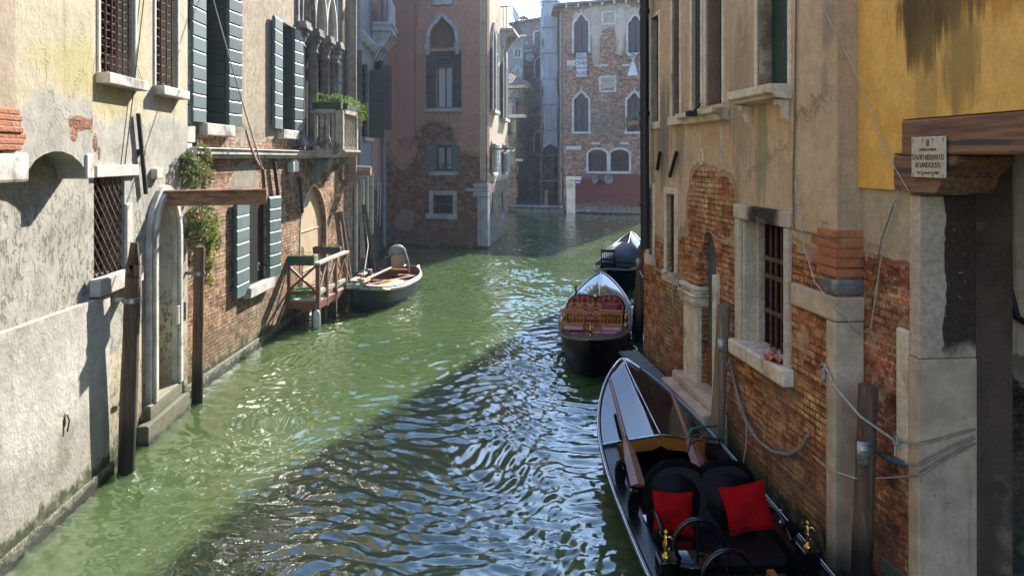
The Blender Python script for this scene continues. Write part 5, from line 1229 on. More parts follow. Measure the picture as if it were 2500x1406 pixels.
# enamel sign
x0, x1 = B.x(2227, .08), B.x(2310, .08); z0, z1 = B.z(2268, 434, .08), B.z(2268, 334, .08)
e = empty('notice_sign', B.world(x0, .075, z0), math.atan2(B.e.y, B.e.x), 'cream enamel notice reading STAZIO RISERVATO AI SANDOLISTI on the timber lintel', 'sign')
w_, h_ = x1 - x0, z1 - z0
MB().box(0, w_, -.012, 0, 0, h_).build('plate', MT['enamel'], e, bevel=.004)
for txt, zt_, sz, m_ in (('COMUNE DI VENEZIA', .68, .033, 'ink_fade'), ('STAZIO RISERVATO', .49, .064, 'ink'), ('AI SANDOLISTI', .3, .064, 'ink'), ('Ord. Comunale N. 62884', .12, .03, 'ink_fade')):
    o = text_mesh(txt, sz, MT[m_], e, thin=-.0016 if sz > .05 else -.0008); o.rotation_euler = (R(90), 0, 0); o.location = (w_ / 2, -.014, h_ * zt_)
    wd = o.dimensions.x; bpy.context.view_layer.update(); wd = max(v.co.x for v in o.data.vertices) - min(v.co.x for v in o.data.vertices)
    tgt = {.68: .5, .49: .93, .3: .73, .12: .64}[zt_] * w_; o.scale = (tgt / wd, 1, 1)
mb = MB().prism([(w_ / 2 - .018, h_ * .78), (w_ / 2, h_ * .76), (w_ / 2 + .018, h_ * .78), (w_ / 2 + .02, h_ * .88), (w_ / 2 + .012, h_ * .93), (w_ / 2 - .012, h_ * .93), (w_ / 2 - .02, h_ * .88)], -.015, -.012); mb.build('crest', MT['ink_fade'], e)
mb = MB()
for fx in (.06, .35, .65, .94):
    for fz_ in (.07, .94): mb.ball((w_ * fx, -.013, h_ * fz_), .006, 6, 4); mb.box(w_ * fx - .003, w_ * fx + .003, -.0135, -.012, h_ * fz_ - .03, h_ * fz_)
mb.build('rusty_screw', MT['rust'], e)

# hidden house on the right bank beyond the bend: it throws the shade over the near water
RC = Bld('corner_house', 'house beyond the ochre one on the right bank', 'building', (10.0, 33.0), (4.1, 13.75)); B = RC
wall(B, 'wall', rect(0, B.len, -1.2, 16), [], MT['w_flank'], 7, .3)
class Boat:
    """frame: origin on the waterline amidships, +y towards the far tip"""
    def __init__(s, name, label, near, far, W, p=3.0, z0=.42, rise=(.42, .42), cat='boat', flat=0.0):
        a = Vector((near[0], near[1], 0)); b = Vector((far[0], far[1], 0)); s.o = (a + b) / 2; d = b - a; s.L = d.length
        s.rz = math.atan2(d.y, d.x) - math.pi / 2; s.W = W; s.p = p; s.z0 = z0; s.rise = rise; s.flat = flat
        s.root = empty(name, s.o, s.rz, label, cat)
        s.inv = (Matrix.Translation(s.o) @ Matrix.Rotation(s.rz, 4, 'Z')).inverted()
    def loc(s, px, py, z): return s.inv @ atz(px, py, z)
    def hw(s, y):
        t = min(1, abs(2 * y / s.L)); w = s.W * (1 - t ** s.p) ** .8
        return max(w, s.flat * s.W if y > 0 else .0)
    def sh(s, y):
        t = min(1, abs(2 * y / s.L)); return s.z0 + (s.rise[1] if y > 0 else s.rise[0]) * t ** 2.6
    def ys(s, n=41, a=-1.0, b=1.0):
        q = [math.sin(math.pi / 2 * (-1 + 2 * i / (n - 1))) for i in range(n)]
        return [s.L / 2 * (a + (b - a) * (v + 1) / 2) for v in q]
    def hull(s, mat, inner, rail, trim=None, th=.035, floor=.14):
        rows = []; rin = []
        for y in s.ys():
            w = s.hw(y); z = s.sh(y); k = min(1, abs(2 * y / s.L)); keel = -.18 + (z - .1) * k ** 7
            rows.append([(-w, y, z), (-w * .97, y, z - .12), (-w * .82, y, keel * .3 + .05), (-w * .55, y, keel), (0, y, keel - .02), (w * .55, y, keel), (w * .82, y, keel * .3 + .05), (w * .97, y, z - .12), (w, y, z)])
            wi = max(w - th, 0); f = max(floor, keel + .05)
            rin.append([(-wi, y, z - .005), (-wi * .95, y, z - .14), (-wi * .8, y, f), (0, y, f), (wi * .8, y, f), (wi * .95, y, z - .14), (wi, y, z - .005)])
        h = MB().grid(rows).build('hull', mat, s.root)
        MB().grid(rin).build('inner_planking', inner, s.root)
        for sg in (-1, 1):
            mb = MB(); mb.tube([(sg * s.hw(y), y, s.sh(y) + .005) for y in s.ys(61)], .028, 8, flat=1.0); mb.build('gunwale', rail, s.root)
            if trim: MB().tube([(sg * (s.hw(y) + .016), y, s.sh(y) + .02) for y in s.ys(61)], .011, 6).build('rail_trim', trim, s.root)
        return h
    def deck(s, y0, y1, mat, camber=.07, name='foredeck', n=16, ridge=True, lift=.012):
        rows = []
        for i in range(n + 1):
            y = y0 + (y1 - y0) * i / n; w = max(s.hw(y) - .012, .001); z = s.sh(y) + lift
            c = camber * (w / s.W) ** .6
            rows.append([(w * q, y, z + c * (1 - abs(q) ** 1.15 if ridge else 1 - q * q)) for q in [-1 + k / 7 for k in range(15)]])
        return MB().grid(rows).build(name, mat, s.root)
    def side_decks(s, y0, y1, w, mat, inner_h=.12):
        for sg in (-1, 1):
            rows = []
            for i in range(25):
                y = y0 + (y1 - y0) * i / 24; h = s.hw(y) - .01; z = s.sh(y)
                rows.append([(sg * h, y, z + .01), (sg * (h - w), y, z + .03), (sg * (h - w - .02), y, z + .03), (sg * (h - w - .02), y, z - inner_h)])
            MB().grid(rows, False).build('side_deck', mat, s.root)

def lobed_back(W, Hh, n=40):
    """outline of a two-lobed seat back in (x,z)"""
    pts = [(-W * .93, 0)]
    for i in range(n + 1):
        t = i / n; x_ = -1 + 2 * t; c = (abs(x_) - .5) / .5
        z_ = Hh * (.58 + .42 * math.sqrt(max(0, 1 - abs(c) ** 2.4)))
        if abs(x_) < .5: z_ = Hh * (.8 + .2 * math.sqrt(max(0, 1 - abs(c) ** 2.2)))
        pts.append((x_ * W, z_))
    pts.append((W * .93, 0)); return pts

def figurine(parent, p, mat, h=.22, name='brass_figure', wings=True):
    mb = MB(); x, y, z = p; k = h / .22
    mb.lathe([(.034 * k, 0), (.034 * k, .012 * k), (.016 * k, .025 * k), (.014 * k, .05 * k), (.024 * k, .075 * k), (.026 * k, .1 * k), (.015 * k, .13 * k), (.018 * k, .15 * k), (.007 * k, .165 * k)], (x, y, z), 10)
    mb.ball((x, y - .004, z + .18 * k), .019 * k, 8, 6)
    if wings:
        mb.tube([(x, y, z + .14 * k), (x - .035 * k, y - .01, z + .155 * k), (x - .05 * k, y - .02, z + .19 * k)], [.01 * k, .008 * k, .004 * k], 6)
        mb.tube([(x, y, z + .14 * k), (x + .035 * k, y - .01, z + .15 * k), (x + .045 * k, y - .02, z + .12 * k)], [.01 * k, .008 * k, .004 * k], 6)
        mb.tube([(x, y + .01, z + .02 * k), (x + .03 * k, y + .02, z + .05 * k), (x + .02 * k, y + .02, z + .1 * k)], [.012 * k, .009 * k, .004 * k], 6)
    return mb.build(name, mat, parent)

def pillow(name, label, pos, rot, sz, mat, cat='cushion', group=None, thick=.09):
    e = empty(name, pos, 0, label, cat, group); e.rotation_euler = rot
    def side(sg):
        rows = []
        for i in range(15):
            row = []
            for k in range(15):
                a = -1 + 2 * i / 14; b = -1 + 2 * k / 14
                f = (1 - a ** 4) * (1 - b ** 4); pinch = 1 - .13 * (1 - a * a) * abs(b) ** 3 if False else 1
                x = a * sz[0] / 2 * (1 - .1 * (1 - b * b) * abs(a)); z = b * sz[1] / 2 * (1 - .1 * (1 - a * a) * abs(b))
                wr = .016 * mnoise.noise(Vector((a * 2.2, b * 2.2, sz[0] * 9 + sg))) + .008 * mnoise.noise(Vector((a * 5 + b * 3, b * 2.2 - a * 4, sz[0] * 19 + sg)))
                row.append((x, sg * (thick / 2 * f ** .55 + .004) + wr * f, z))
            rows.append(row)
        return rows
    mb = MB(); mb.grid(side(-1)); mb.grid(side(1)); mb.build('cover', mat, e, subsurf=1)
    # piping
    o = []
    for t in np.linspace(0, 2 * math.pi, 33):
        c, s_ = math.cos(t), math.sin(t); m = max(abs(c), abs(s_)); a, b = c / m, s_ / m
        o.append((a * sz[0] / 2 * (1 - .1 * (1 - b * b) * abs(a)), 0, b * sz[1] / 2 * (1 - .1 * (1 - a * a) * abs(b))))
    MB().tube(o, .007, 6).build('piping', mat, e)
    return e

def hoop_chair(name, label, pos, rz, mat, group):
    e = empty(name, pos, rz, label, 'chair', group)
    MB().lathe([(.02, .4), (.2, .4), (.22, .43), (.2, .46), (.02, .47)], (0, 0, 0), 20).build('seat', mat, e)
    for sx in (-1, 1):
        for sy in (-1, 1): MB().tube([(sx * .15, sy * .15, .0), (sx * .14, sy * .14, .2), (sx * .12, sy * .12, .41)], [.013, .018, .016], 8).build('leg', mat, e)
    mb = MB(); mb.tube([(.19 * math.cos(t), -.17, .62 + .19 * math.sin(t)) for t in np.linspace(-.7, math.pi + .7, 25)], .02, 8)
    mb.build('hoop_back', mat, e)
    mb = MB()
    for sx in (-1, 1): mb.tube([(sx * .14, -.13, .44), (sx * .15, -.165, .5)], .014, 6)
    mb.tube([(0, -.15, .45), (0, -.17, .8)], .01, 6)
    mb.build('back_support', mat, e); return e

def spindle_chair(name, label, pos, rz, mat, seatmat, group, parts=True):
    e = empty(name, pos, rz, label, 'chair', group)
    MB().box(-.21, .21, -.19, .2, .32, .38).build('seat', seatmat, e, bevel=.02)
    for sx in (-1, 1):
        for sy in (-1, 1): MB().lathe([(.018, 0), (.022, .1), (.014, .16), (.022, .22), (.018, .33)], (sx * .18, sy * .17, 0), 8).build('leg', mat, e)
    mb = MB()
    for sx in (-1, 1): mb.lathe([(.02, .36), (.016, .45), (.024, .5), (.016, .55), (.022, .74), (.012, .78)], (sx * .2, -.18, 0), 8)
    mb.box(-.21, .21, -.195, -.165, .68, .76); mb.box(-.21, .21, -.195, -.165, .44, .49)
    for k in range(5): mb.lathe([(.009, .49), (.014, .56), (.008, .6), (.013, .64), (.009, .68)], (-.13 + .065 * k, -.18, 0), 6)
    mb.build('spindle_back', mat, e, bevel=.004); return e

def oar(name, label, a, b, mat, rz=0):
    a = Vector(a); b = Vector(b); e = empty(name, a, 0, label, 'oar'); d = b - a
    MB().tube([(0, 0, 0), d * .3, d * .62], [.022, .026, .026], 8).build('shaft', mat, e)
    mb = MB(); t = d.normalized(); s_ = t.cross(Vector((0, 0, 1))).normalized()
    rows = []
    for i, (f, w) in enumerate(((.6, .026), (.68, .045), (.8, .07), (1.0, .075))):
        c = d * f; rows.append([c - s_ * w + Vector((0, 0, 0)), c + Vector((0, 0, .022)), c + s_ * w, c - Vector((0, 0, .018))])
    mb.grid(rows, False, True); mb.add(rows[-1], [(0, 1, 2, 3)]); mb.build('blade', mat, e); return e

# ---------- nearest sandolo, black upholstery
A = Boat('sandolo', 'nearest glossy black rowing boat with black two-lobed seat, moored along the ochre house', (2.30, 3.0), (2.86, 11.5), .74, 3.0, .42, (.3, .42))
A.hull(MT['black_satin'], MT['black_satin'], MT['black'], MT['chrome'])
yd = A.loc(1620, 1052, .62).y
A.deck(yd, A.L / 2 * .995, MT['black'], .1)
MB().tube([(A.hw(y) * q, y, A.sh(y) + .03 + .1 * (A.hw(y) / A.W) ** .6 * (1 - abs(q) ** 1.15)) for y, q in ((yd, 0), (A.L / 2 * .85, 0), (A.L / 2 * .96, 0))], .01, 6).build('deck_ridge', MT['chrome'], A.root)
A.side_decks(-A.L / 2 * .9, yd, .15, MT['black_satin'])
y2 = A.L / 2
MB().tube([(A.hw(y) * sg * .98, y, A.sh(y) + .02) for sg, y in ((-1, y2 * .93), (-1, y2 * .97), (-1, y2 * .99), (1, y2 * .99), (1, y2 * .97), (1, y2 * .93))], .03, 8).build('tip_capping', MT['chrome'], A.root)
# arched transverse coaming under the foredeck
w = A.hw(yd); z = A.sh(yd)
o = [(-w + .02, z - .32)] + [(w * (-1 + k / 8) * .98, z + .02 + .1 * (1 - abs(-1 + k / 8) ** 1.15)) for k in range(17)] + [(w - .02, z - .32)] + [(w * .82, z - .32), (w * .7, z - .17), (w * .4, z - .07), (w * .12, z - .05), (0, z - .0), (-w * .12, z - .05), (-w * .4, z - .07), (-w * .7, z - .17), (-w * .82, z - .32)]
MB().prism(o, yd - .05, yd - .01).build('arched_coaming', MT['wood_orange'], A.root, bevel=.006)
MB().tube([(w * (-1 + k / 8) * .98, yd - .06, z + .03 + .1 * (1 - abs(-1 + k / 8) ** 1.15)) for k in range(17)], .014, 6).build('coaming_trim', MT['chrome'], A.root)
# seat
sb = A.loc(1697, 1290, .42); sy = sb.y
ol = [(x - .04, z) for x, z in lobed_back(.49, .56)]
seat = MB().box(-.52, .52, sy - .62, sy + .02, .3, .44).build('bench_seat', MT['leather'], A.root, bevel=.05, seg=4)
mb = MB(); mb.M = Matrix.Translation((0, sy + .04, .38)) @ Matrix.Rotation(R(-14), 4, 'X'); mb.prism(ol, -.03, .1); mb.build('seat_back', MT['leather'], A.root, bevel=.03, seg=3)
mb = MB(); mb.M = Matrix.Translation((0, sy + .04, .38)) @ Matrix.Rotation(R(-14), 4, 'X')
for i, (a, b) in enumerate(((-.52, -.05), (-.03, .44))):
    rows = []
    for r_ in range(7):
        t = r_ / 6; rows.append([((a + b) / 2 + .22 * (1 - t) * math.cos(q), -.035 - .07 * math.sin(t * math.pi / 2), .28 + (.22 if math.sin(q) > 0 else .25) * (1 - t) * math.sin(q)) for q in np.linspace(0, 2 * math.pi, 25)])
    mb.grid(rows)
mb.build('back_cushion', MT['leather'], A.root)
mb = MB(); mb.M = Matrix.Translation((0, sy + .04, .38)) @ Matrix.Rotation(R(-14), 4, 'X'); mb.tube([(x, .03, z) for x, z in ol], .055, 8); fur = mb.build('fleece_trim', MT['velvet'], A.root)
mb = MB(); mb.M = Matrix.Translation((0, sy + .04, .38)) @ Matrix.Rotation(R(-14), 4, 'X'); rnd = random.Random(4)
for x, z in ol[1:-1]:
    for k in range(14):
        t = rnd.uniform(0, 6.28); p_ = Vector((x + rnd.uniform(-.02, .02), .03 + .05 * math.cos(t), z + .05 * math.sin(t))); q_ = p_ + Vector((rnd.gauss(0, .012), .02 * math.cos(t), .028 * math.sin(t) + .004))
        mb.add([p_, p_ + Vector((.006, 0, .003)), q_], [(0, 1, 2)])
mb.build('fleece_fibre', MT['velvet'], A.root, fixn=False)['kind'] = 'stuff'
mb = MB(); mb.tube([(x, .11, z + .02) for x, z in ol[3:-3]], .009, 6); mb.M = Matrix.Translation((0, sy + .04, .38)) @ Matrix.Rotation(R(-14), 4, 'X'); mb.v = [mb.M @ v for v in mb.v]; mb.build('chrome_rim', MT['chrome'], A.root)
# arm rests and brass
for sg, px, py in ((-1, 1605, 1352), (1, 1940, 1328)):
    q = A.loc(px, py, .62); x_ = sg * (A.hw(q.y) - .13)
    MB().box(x_ - .07, x_ + .07, q.y - .1, q.y + .1, A.sh(q.y) + .02, .6).build('ornament_block', MT['black'], A.root, bevel=.01)
    figurine(A.root, (x_, q.y, .6), MT['brass'], .24)
    mb = MB()
    for k in range(3): mb.tube([(x_ - sg * .06 + .012 * k, sy - .1 + t * .62 - .45, .56 + .1 * math.sin(t * 3) - k * .012) for t in np.linspace(0, 1, 9)], .016, 6)
    mb.build('curved_armrest', MT['black'], A.root)
    MB().ball((x_ - sg * .02, q.y + .32, .6), .07, 8, 6, (1, 1.3, .8), .2).build('armrest_pad', MT['velvet'], A.root)
q = A.loc(1888, 1258, .62); figurine(A.root, (A.hw(q.y) - .16, q.y, .56), MT['chrome'], .13, 'steel_knob', False)
for px, py in ((1500, 1165), (1515, 1240)):
    q = A.loc(px, py, .5); MB().prism([(-.04, 0), (.05, 0), (.07, .1), (.02, .16), (.06, .22), (-.02, .24), (-.05, .12)], -.03, .03).build('rowlock', MT['black'], A.root, bevel=.01).location = (-A.hw(q.y) + .08, q.y, A.sh(q.y) + .02)
MB().box(-A.hw(sy) + .16, -A.hw(sy) + .34, sy - .12, sy + .18, .46, .475).build('steel_step', MT['chrome'], A.root)
MB().box(.3, .36, -A.L / 2 * .8, sy - .6, .2, .36).build('orange_stringer', MT['wood_orange'], A.root)
Am = A.inv.inverted(); AG = 'seats and cushions of the black boat'
c = Am @ Vector((-.37, sy - .13, .62)); pillow('cushion', 'red cushion standing upright against the left lobe of the black seat', c, (R(-17), R(3), A.rz), (.36, .37), MT['red'], group='red cushions on the black seat')
c = Am @ Vector((.3, sy - .13, .66)); pillow('cushion', 'rumpled red cushion tilted on one corner against the right lobe of the black seat', c, (R(-20), R(-11), A.rz - .05), (.41, .41), MT['red'], group='red cushions on the black seat')
c = A.loc(1695, 1400, .45); c = Am @ Vector((c.x, c.y + .06, .13)); hoop_chair('hoop_chair', 'black hoop backed chair directly in front of the black seat', c, A.rz, MT['black'], 'small black chairs in the near boat')
c = A.loc(1762, 1490, .45); c = Am @ Vector((c.x, c.y + .08, .13)); hoop_chair('hoop_chair', 'black hoop backed chair cut by the bottom edge of the photo', c, A.rz + .1, MT['black'], 'small black chairs in the near boat')
oar('oar', 'long oar lying on the left side deck of the nearest black boat', atz(1489, 926, .88), atz(1558, 1185, .55), MT['wood_oar'])
oar('oar', 'oar leaning over the foredeck edge beside the green rope', atz(1640, 958, .95), atz(1712, 1150, .5), MT['wood_oar'])

# ---------- second sandolo, red damask
C = Boat('sandolo', 'middle black rowing boat with a red damask seat and two golden chairs', (2.72, 13.25), (4.52, 20.5), .74, 2.6, .42, (.3, .4))
C.hull(MT['black_satin'], MT['black_satin'], MT['black'], MT['chrome'])
yd = C.L / 2 * .22
C.deck(yd, C.L / 2 * .995, MT['black'], .12); C.deck(-C.L / 2 * .995, -C.L / 2 * .62, MT['black_satin'], .05, 'stern_deck')
C.side_decks(-C.L / 2 * .62, yd, .14, MT['black_satin'])
MB().tube([(0, y, C.sh(y) + .03 + .12 * (C.hw(y) / C.W) ** .6) for y in np.linspace(yd, C.L / 2 * .96, 8)], .012, 6).build('deck_ridge', MT['chrome'], C.root)
sy = C.loc(1460, 760, .7).y + .25
ol = lobed_back(.58, .62)
MB().box(-.55, .55, sy - .6, sy, .26, .4).build('bench_seat', MT['damask'], C.root, bevel=.04, seg=3)
mb = MB(); mb.M = Matrix.Translation((0, sy + .02, .34)) @ Matrix.Rotation(R(-12), 4, 'X'); mb.prism(ol, -.05, .06); mb.build('seat_back', MT['damask'], C.root, bevel=.03, seg=3)
mb = MB(); mb.M = Matrix.Translation((0, sy + .02, .34)) @ Matrix.Rotation(R(-12), 4, 'X'); mb.tube([(x, .05, z) for x, z in ol], .035, 8); mb.build('back_frame', MT['black'], C.root)
mb = MB(); mb.M = Matrix.Translation((0, sy + .05, .98)) @ Matrix.Rotation(R(-12), 4, 'X')
for k in range(7):
    t = math.pi * (k + .5) / 7; cx_, cz_ = .2 * math.cos(t), .03 + .13 * math.sin(t)
    mb.tube([(cx_ + .055 * math.cos(a), 0, cz_ + .05 * math.sin(a)) for a in np.linspace(0, 6.283, 11)], .009, 5)
mb.ball((0, 0, -.02), .06, 8, 6, (1.2, .5, .8)); mb.build('pierced_crest', MT['brass'], C.root)
for sg in (-1, 1):
    x_ = sg * (C.hw(sy - .3) - .1); figurine(C.root, (x_, sy - .35, C.sh(sy) + .02), MT['brass'], .36)
figurine(C.root, (-.02, -C.L / 2 * .74, C.sh(-C.L / 2 * .74) + .03), MT['brass'], .28)
MB().tube([(-.45, sy + .8, .5), (-.45, sy + .85, 1.05)], .018, 8).build('oar_rest', MT['black'], C.root)
Cm = C.inv.inverted()
for sg, lab in ((-1, 'left golden spindle chair before the red damask seat'), (1, 'right golden spindle chair before the red damask seat')):
    c = Cm @ Vector((sg * .36 - .03, sy - .98, .14)); spindle_chair('spindle_chair', lab, c, C.rz, MT['wood_orange'], MT['redseat'], 'golden chairs in the middle boat')
MB().box(-.5, -.06, -C.L / 2 * .6, -C.L / 2 * .5, .38, .47).build('red_pad', MT['redseat'], C.root, bevel=.02)
MB().box(.02, .5, -C.L / 2 * .6, -C.L / 2 * .5, .4, .5).build('red_pad', MT['redseat'], C.root, bevel=.02)
c = Cm @ Vector((.34, sy - .1, .72)); pillow('cushion', 'plain red cushion on the right side of the damask seat', c, (R(-15), 0, C.rz), (.42, .26), MT['redseat'])

# ---------- third sandolo, covered
D = Boat('sandolo', 'farthest black rowing boat half covered by a grey green tarpaulin', (4.95, 21.6), (7.8, 30.0), .74, 2.6, .42, (.3, .55))
D.hull(MT['black_satin'], MT['black_satin'], MT['black'], MT['chrome'])
D.deck(D.L / 2 * .3, D.L / 2 * .995, MT['black'], .14); D.deck(-D.L / 2 * .995, -D.L / 2 * .6, MT['black_satin'], .05, 'stern_deck'); D.side_decks(-D.L / 2 * .6, D.L / 2 * .3, .14, MT['black_satin'])
MB().tube([(0, y, D.sh(y) + .03 + .14 * (D.hw(y) / D.W) ** .6) for y in np.linspace(D.L / 2 * .3, D.L / 2 * .96, 8)], .014, 6).build('deck_ridge', MT['chrome'], D.root)
c = D.inv.inverted() @ Vector((0, -.1, 0)); e = empty('tarpaulin', (c.x, c.y, .3), D.rz, 'grey green tarpaulin draped over the seats of the farthest boat', 'tarpaulin')
rows = []
for i in range(13):
    y = -1.25 + 2.7 * i / 12; pk = .62 * max(0, math.sin(math.pi * min(1, (i + .6) / 13))) ** .5
    rows.append([(q * .78, y + .02 * math.sin(q * 9), .1 + pk * (1 - abs(q) ** 2.4) + .02 * math.sin(q * 7 + i)) for q in [-1 + k / 9 for k in range(19)]])
mb = MB().grid(rows); mb.add(rows[0], [tuple(range(19))]); mb.build('sheet', MT['tarp'], e, solid=.01)
c = D.inv.inverted() @ Vector((-.28, -1.55, .22)); spindle_chair('spindle_chair', 'black spindle chair in front of the tarpaulin on the farthest boat', c, D.rz, MT['black'], MT['black'], None)

# ---------- green and brown work boat on the left
E = Boat('work_boat', 'small green and brown wooden work boat tied to the left bank', (-1.78, 19.75), (-.45, 24.1), .7, 2.6, .5, (.22, .1), flat=.3)
E.hull(MT['green_hull'], MT['inner_hull'], MT['white_hull'], None, floor=.16)
MB().tube([(E.hw(y) + .005, y, E.sh(y) - .06) for y in E.ys(41)], .045, 6).build('rubbing_strake', MT['white_hull'], E.root); MB().tube([(-E.hw(y) - .005, y, E.sh(y) - .06) for y in E.ys(41)], .045, 6).build('rubbing_strake', MT['white_hull'], E.root)
mb = MB(); y_ = E.L / 2 - .01; w = E.hw(y_); mb.prism([(-w * .7, -.1), (w * .7, -.1), (w, .6), (-w, .6)], y_ - .05, y_); mb.build('transom', MT['inner_hull'], E.root)
mb = MB()
for k in range(9): y = -1.4 + k * .4; w = E.hw(y) * .93; mb.box(-w * .8, w * .8, y, y + .05, .17, .2); 
for k in range(9):
    y = -1.4 + k * .4
    for sg in (-1, 1): mb.bar((sg * E.hw(y) * .8, y, .18), (sg * (E.hw(y) - .05), y, E.sh(y) - .04), .035, .05)
mb.build('rib', MT['inner_hull'], E.root)
for y in (-.9, .5, 1.6): w = E.hw(y) * .94; MB().box(-w, w, y, y + .24, .36, .4).build('thwart', MT['wood_red'], E.root, bevel=.008)
E.deck(-E.L / 2 * .99, -E.L / 2 * .72, MT['white_hull'], .03, 'bow_deck', ridge=False)
mb = MB(); mb.tube([(.03 * math.cos(t * 3), -E.L / 2 + .05 + .012 * t, .72 + .08 * math.sin(t * 2.1)) for t in np.linspace(0, 12, 40)], .035, 6); mb.build('rope_fender', MT['rope'], E.root)
Em = E.inv.inverted()
def in_boat(name, label, cat, a, b, w, h, mat):
    a = Em @ Vector(a); b = Em @ Vector(b); e = empty(name, a, 0, label, cat); MB().bar((0, 0, 0), b - a, w, h).build('wood', mat, e, bevel=.01); return e
in_boat('plank', 'long pale plank lying along the work boat nearest the camera side', 'plank', (.1, -1.6, .62), (.5, .9, .5), .1, .04, MT['wood_red'])
in_boat('plank', 'bleached plank resting on the left edge of the work boat', 'plank', (-.45, -1.3, .66), (-.7, .6, .66), .14, .04, MT['wood_white'])
in_boat('plank', 'thin bleached pole across the middle of the work boat', 'pole', (-.2, -1.5, .64), (-.3, 1.3, .66), .06, .05, MT['wood_white'])
in_boat('plank', 'orange board at the stern of the work boat', 'plank', (-.6, 1.1, .62), (.1, 1.5, .58), .14, .04, MT['wood_orange'])
def canvas(label, x0, x1, y0, y1, z, c):
    e = empty('canvas_cover', Em @ Vector(((x0 + x1) / 2, (y0 + y1) / 2, z)), E.rz, label, 'canvas')
    rows = [[(-(x1 - x0) / 2 + (x1 - x0) * k / 8 + .04 * math.sin(i), (y1 - y0) * (i / 10 - .5), c * math.sin(math.pi * k / 8) + .015 * math.sin(i * 1.3 + k)) for k in range(9)] for i in range(11)]
    MB().grid(rows).build('cloth', MT['yellow_tarp'], e, solid=.01)
canvas('yellow canvas along the right side of the work boat bow', .12, .6, -1.75, -.2, .5, .07)
canvas('yellow canvas along the left side of the work boat bow', -.62, -.3, -1.7, -.3, .54, .06)
for k, (x, y) in enumerate(((-.2, -1.35), (-.52, -.55), (-.6, .3))):
    MB().box(x - .07, x + .07, y - .1, y + .1, .56, .74).build('mooring_block', MT['wood_red'], E.root, bevel=.02)
# covered outboard motor
mp = Em @ Vector((-.36, E.L / 2 - .25, .55)); e = empty('outboard_motor', mp, E.rz, 'outboard motor wrapped in beige and grey cloth at the stern of the work boat', 'motor')
MB().lathe([(.05, -.1), (.16, .0), (.2, .1), (.21, .3), (.2, .42)], (0, 0, 0), 9).build('lower_cover', MT['cloth_pale'], e)
MB().ball((-.03, 0, .5), .25, 12, 8, (1.1, .9, .75), .25).build('upper_cover', MT['cloth_grey'], e)
mb = MB(); mb.tube([(.22 * math.cos(t) - .01, .2 * math.sin(t), .38) for t in np.linspace(0, 6.28, 16)], .012, 5); mb.tube([(-.2, -.1, .38), (-.36, -.16, .3)], .01, 5); mb.build('tie_rope', MT['rope'], e)
MB().tube([(.2, 0, .45), (.3, .02, .2), (.36, -.05, -.15)], [.06, .04, .03], 6).build('hanging_cloth', MT['cloth_grey'], e)
MB().tube([(.0, .12, -.1), (.0, .2, -.6)], .05, 6).build('motor_leg', MT['iron'], e)
def mooring_post(label, base_px, base_py, top_px, top_py, r, mat, pointed=False, dtop=0.0, strap=None, group='mooring posts', name='mooring_post'):
    b = atz(base_px, base_py, 0); d = F * H / (base_py - HY) + dtop; t = at(top_px, top_py, d)
    e = empty(name, b, 0, label, 'post', group); v = t - b; L_ = v.length; n = 14; mb = MB()
    path = [v * (-.35 + 1.35 * i / n) for i in range(n + 1)]; rnd = random.Random(int(base_px)); rr = [r * (1.03 - .1 * i / n) * rnd.uniform(.95, 1.05) for i in range(n + 1)]
    if pointed:
        q = v.normalized(); path = path[:-1] + [v - q * .42, v - q * .36, v]; rr = rr[:-1] + [r * .95, r * .9, r * .42]
    mb.tube(path, rr, 14 if not pointed else 9); mb.build('shaft', mat, e)
    if strap is not None:
        c = v * strap; MB().tube([c - Vector((0, 0, .03)), c + Vector((0, 0, .03))], r * 1.1, 14).bar(c, c + Vector((-.3, .05, 0)), .03, .05).build('iron_strap', MT['steel'], e)
    return e
mooring_post('thick pointed timber post strapped to the whitewashed wall', 308, 1152, 328, 592, .1, MT['post'], True, strap=.75)
mooring_post('slim dark post beside the right jamb of the green water door', 481, 983, 487, 602, .085, MT['post'], strap=.83)
mooring_post('post leaning left at the far end of the wooden landing', 856, 742, 826, 517, .13, MT['post'], dtop=0)
mooring_post('farther leaning post beside the stern of the work boat', 910, 668, 886, 500, .12, MT['post'], dtop=0)
mooring_post('pale brown post in front of the arched door of the ochre house', 1746, 1150, 1768, 745, .085, MT['post_pale'])
mooring_post('split dark post with a metal plate in front of the corner pillar', 2100, 1480, 2120, 940, .085, MT['post'])
mooring_post('brown post beside the black drainpipe, behind the middle boat', 1560, 835, 1573, 580, .085, MT['post'])
mooring_post('slimmer brown post just left of the one by the black drainpipe', 1549, 815, 1566, 600, .07, MT['post'])
# metal plates on posts
for nm, lab, px, py, d, w_, h_, txt in (('post_plate', 'bent metal plate nailed to the split post by the corner pillar', 2110, 1106, F * H / (1480 - HY), .075, .19, 'AREA\nVIETATO\nALL\'UTE'), ('post_plate', 'small white tag on the post in front of the arched door', 1762, 843, F * H / (1150 - HY), .06, .15, ''), ('post_plate', 'white tag on the posts near the black drainpipe', 1560, 642, F * H / (835 - HY), .08, .2, '')):
    p = at(px, py, d - .1); e = empty(nm, p, -TH, lab, 'plate')
    rows = [[(w_ * math.sin(a) , .09 * (1 - math.cos(a)) , h_ * (i / 2 - .5)) for a in np.linspace(-.75, .75, 9)] for i in range(3)]
    MB().grid(rows).build('plate', MT['alu'], e, solid=.004)
    if txt:
        o = text_mesh(txt, .032, MT['ink_fade'], e); o.rotation_euler = (R(90), 0, 0); o.location = (0, -.006, -.02)

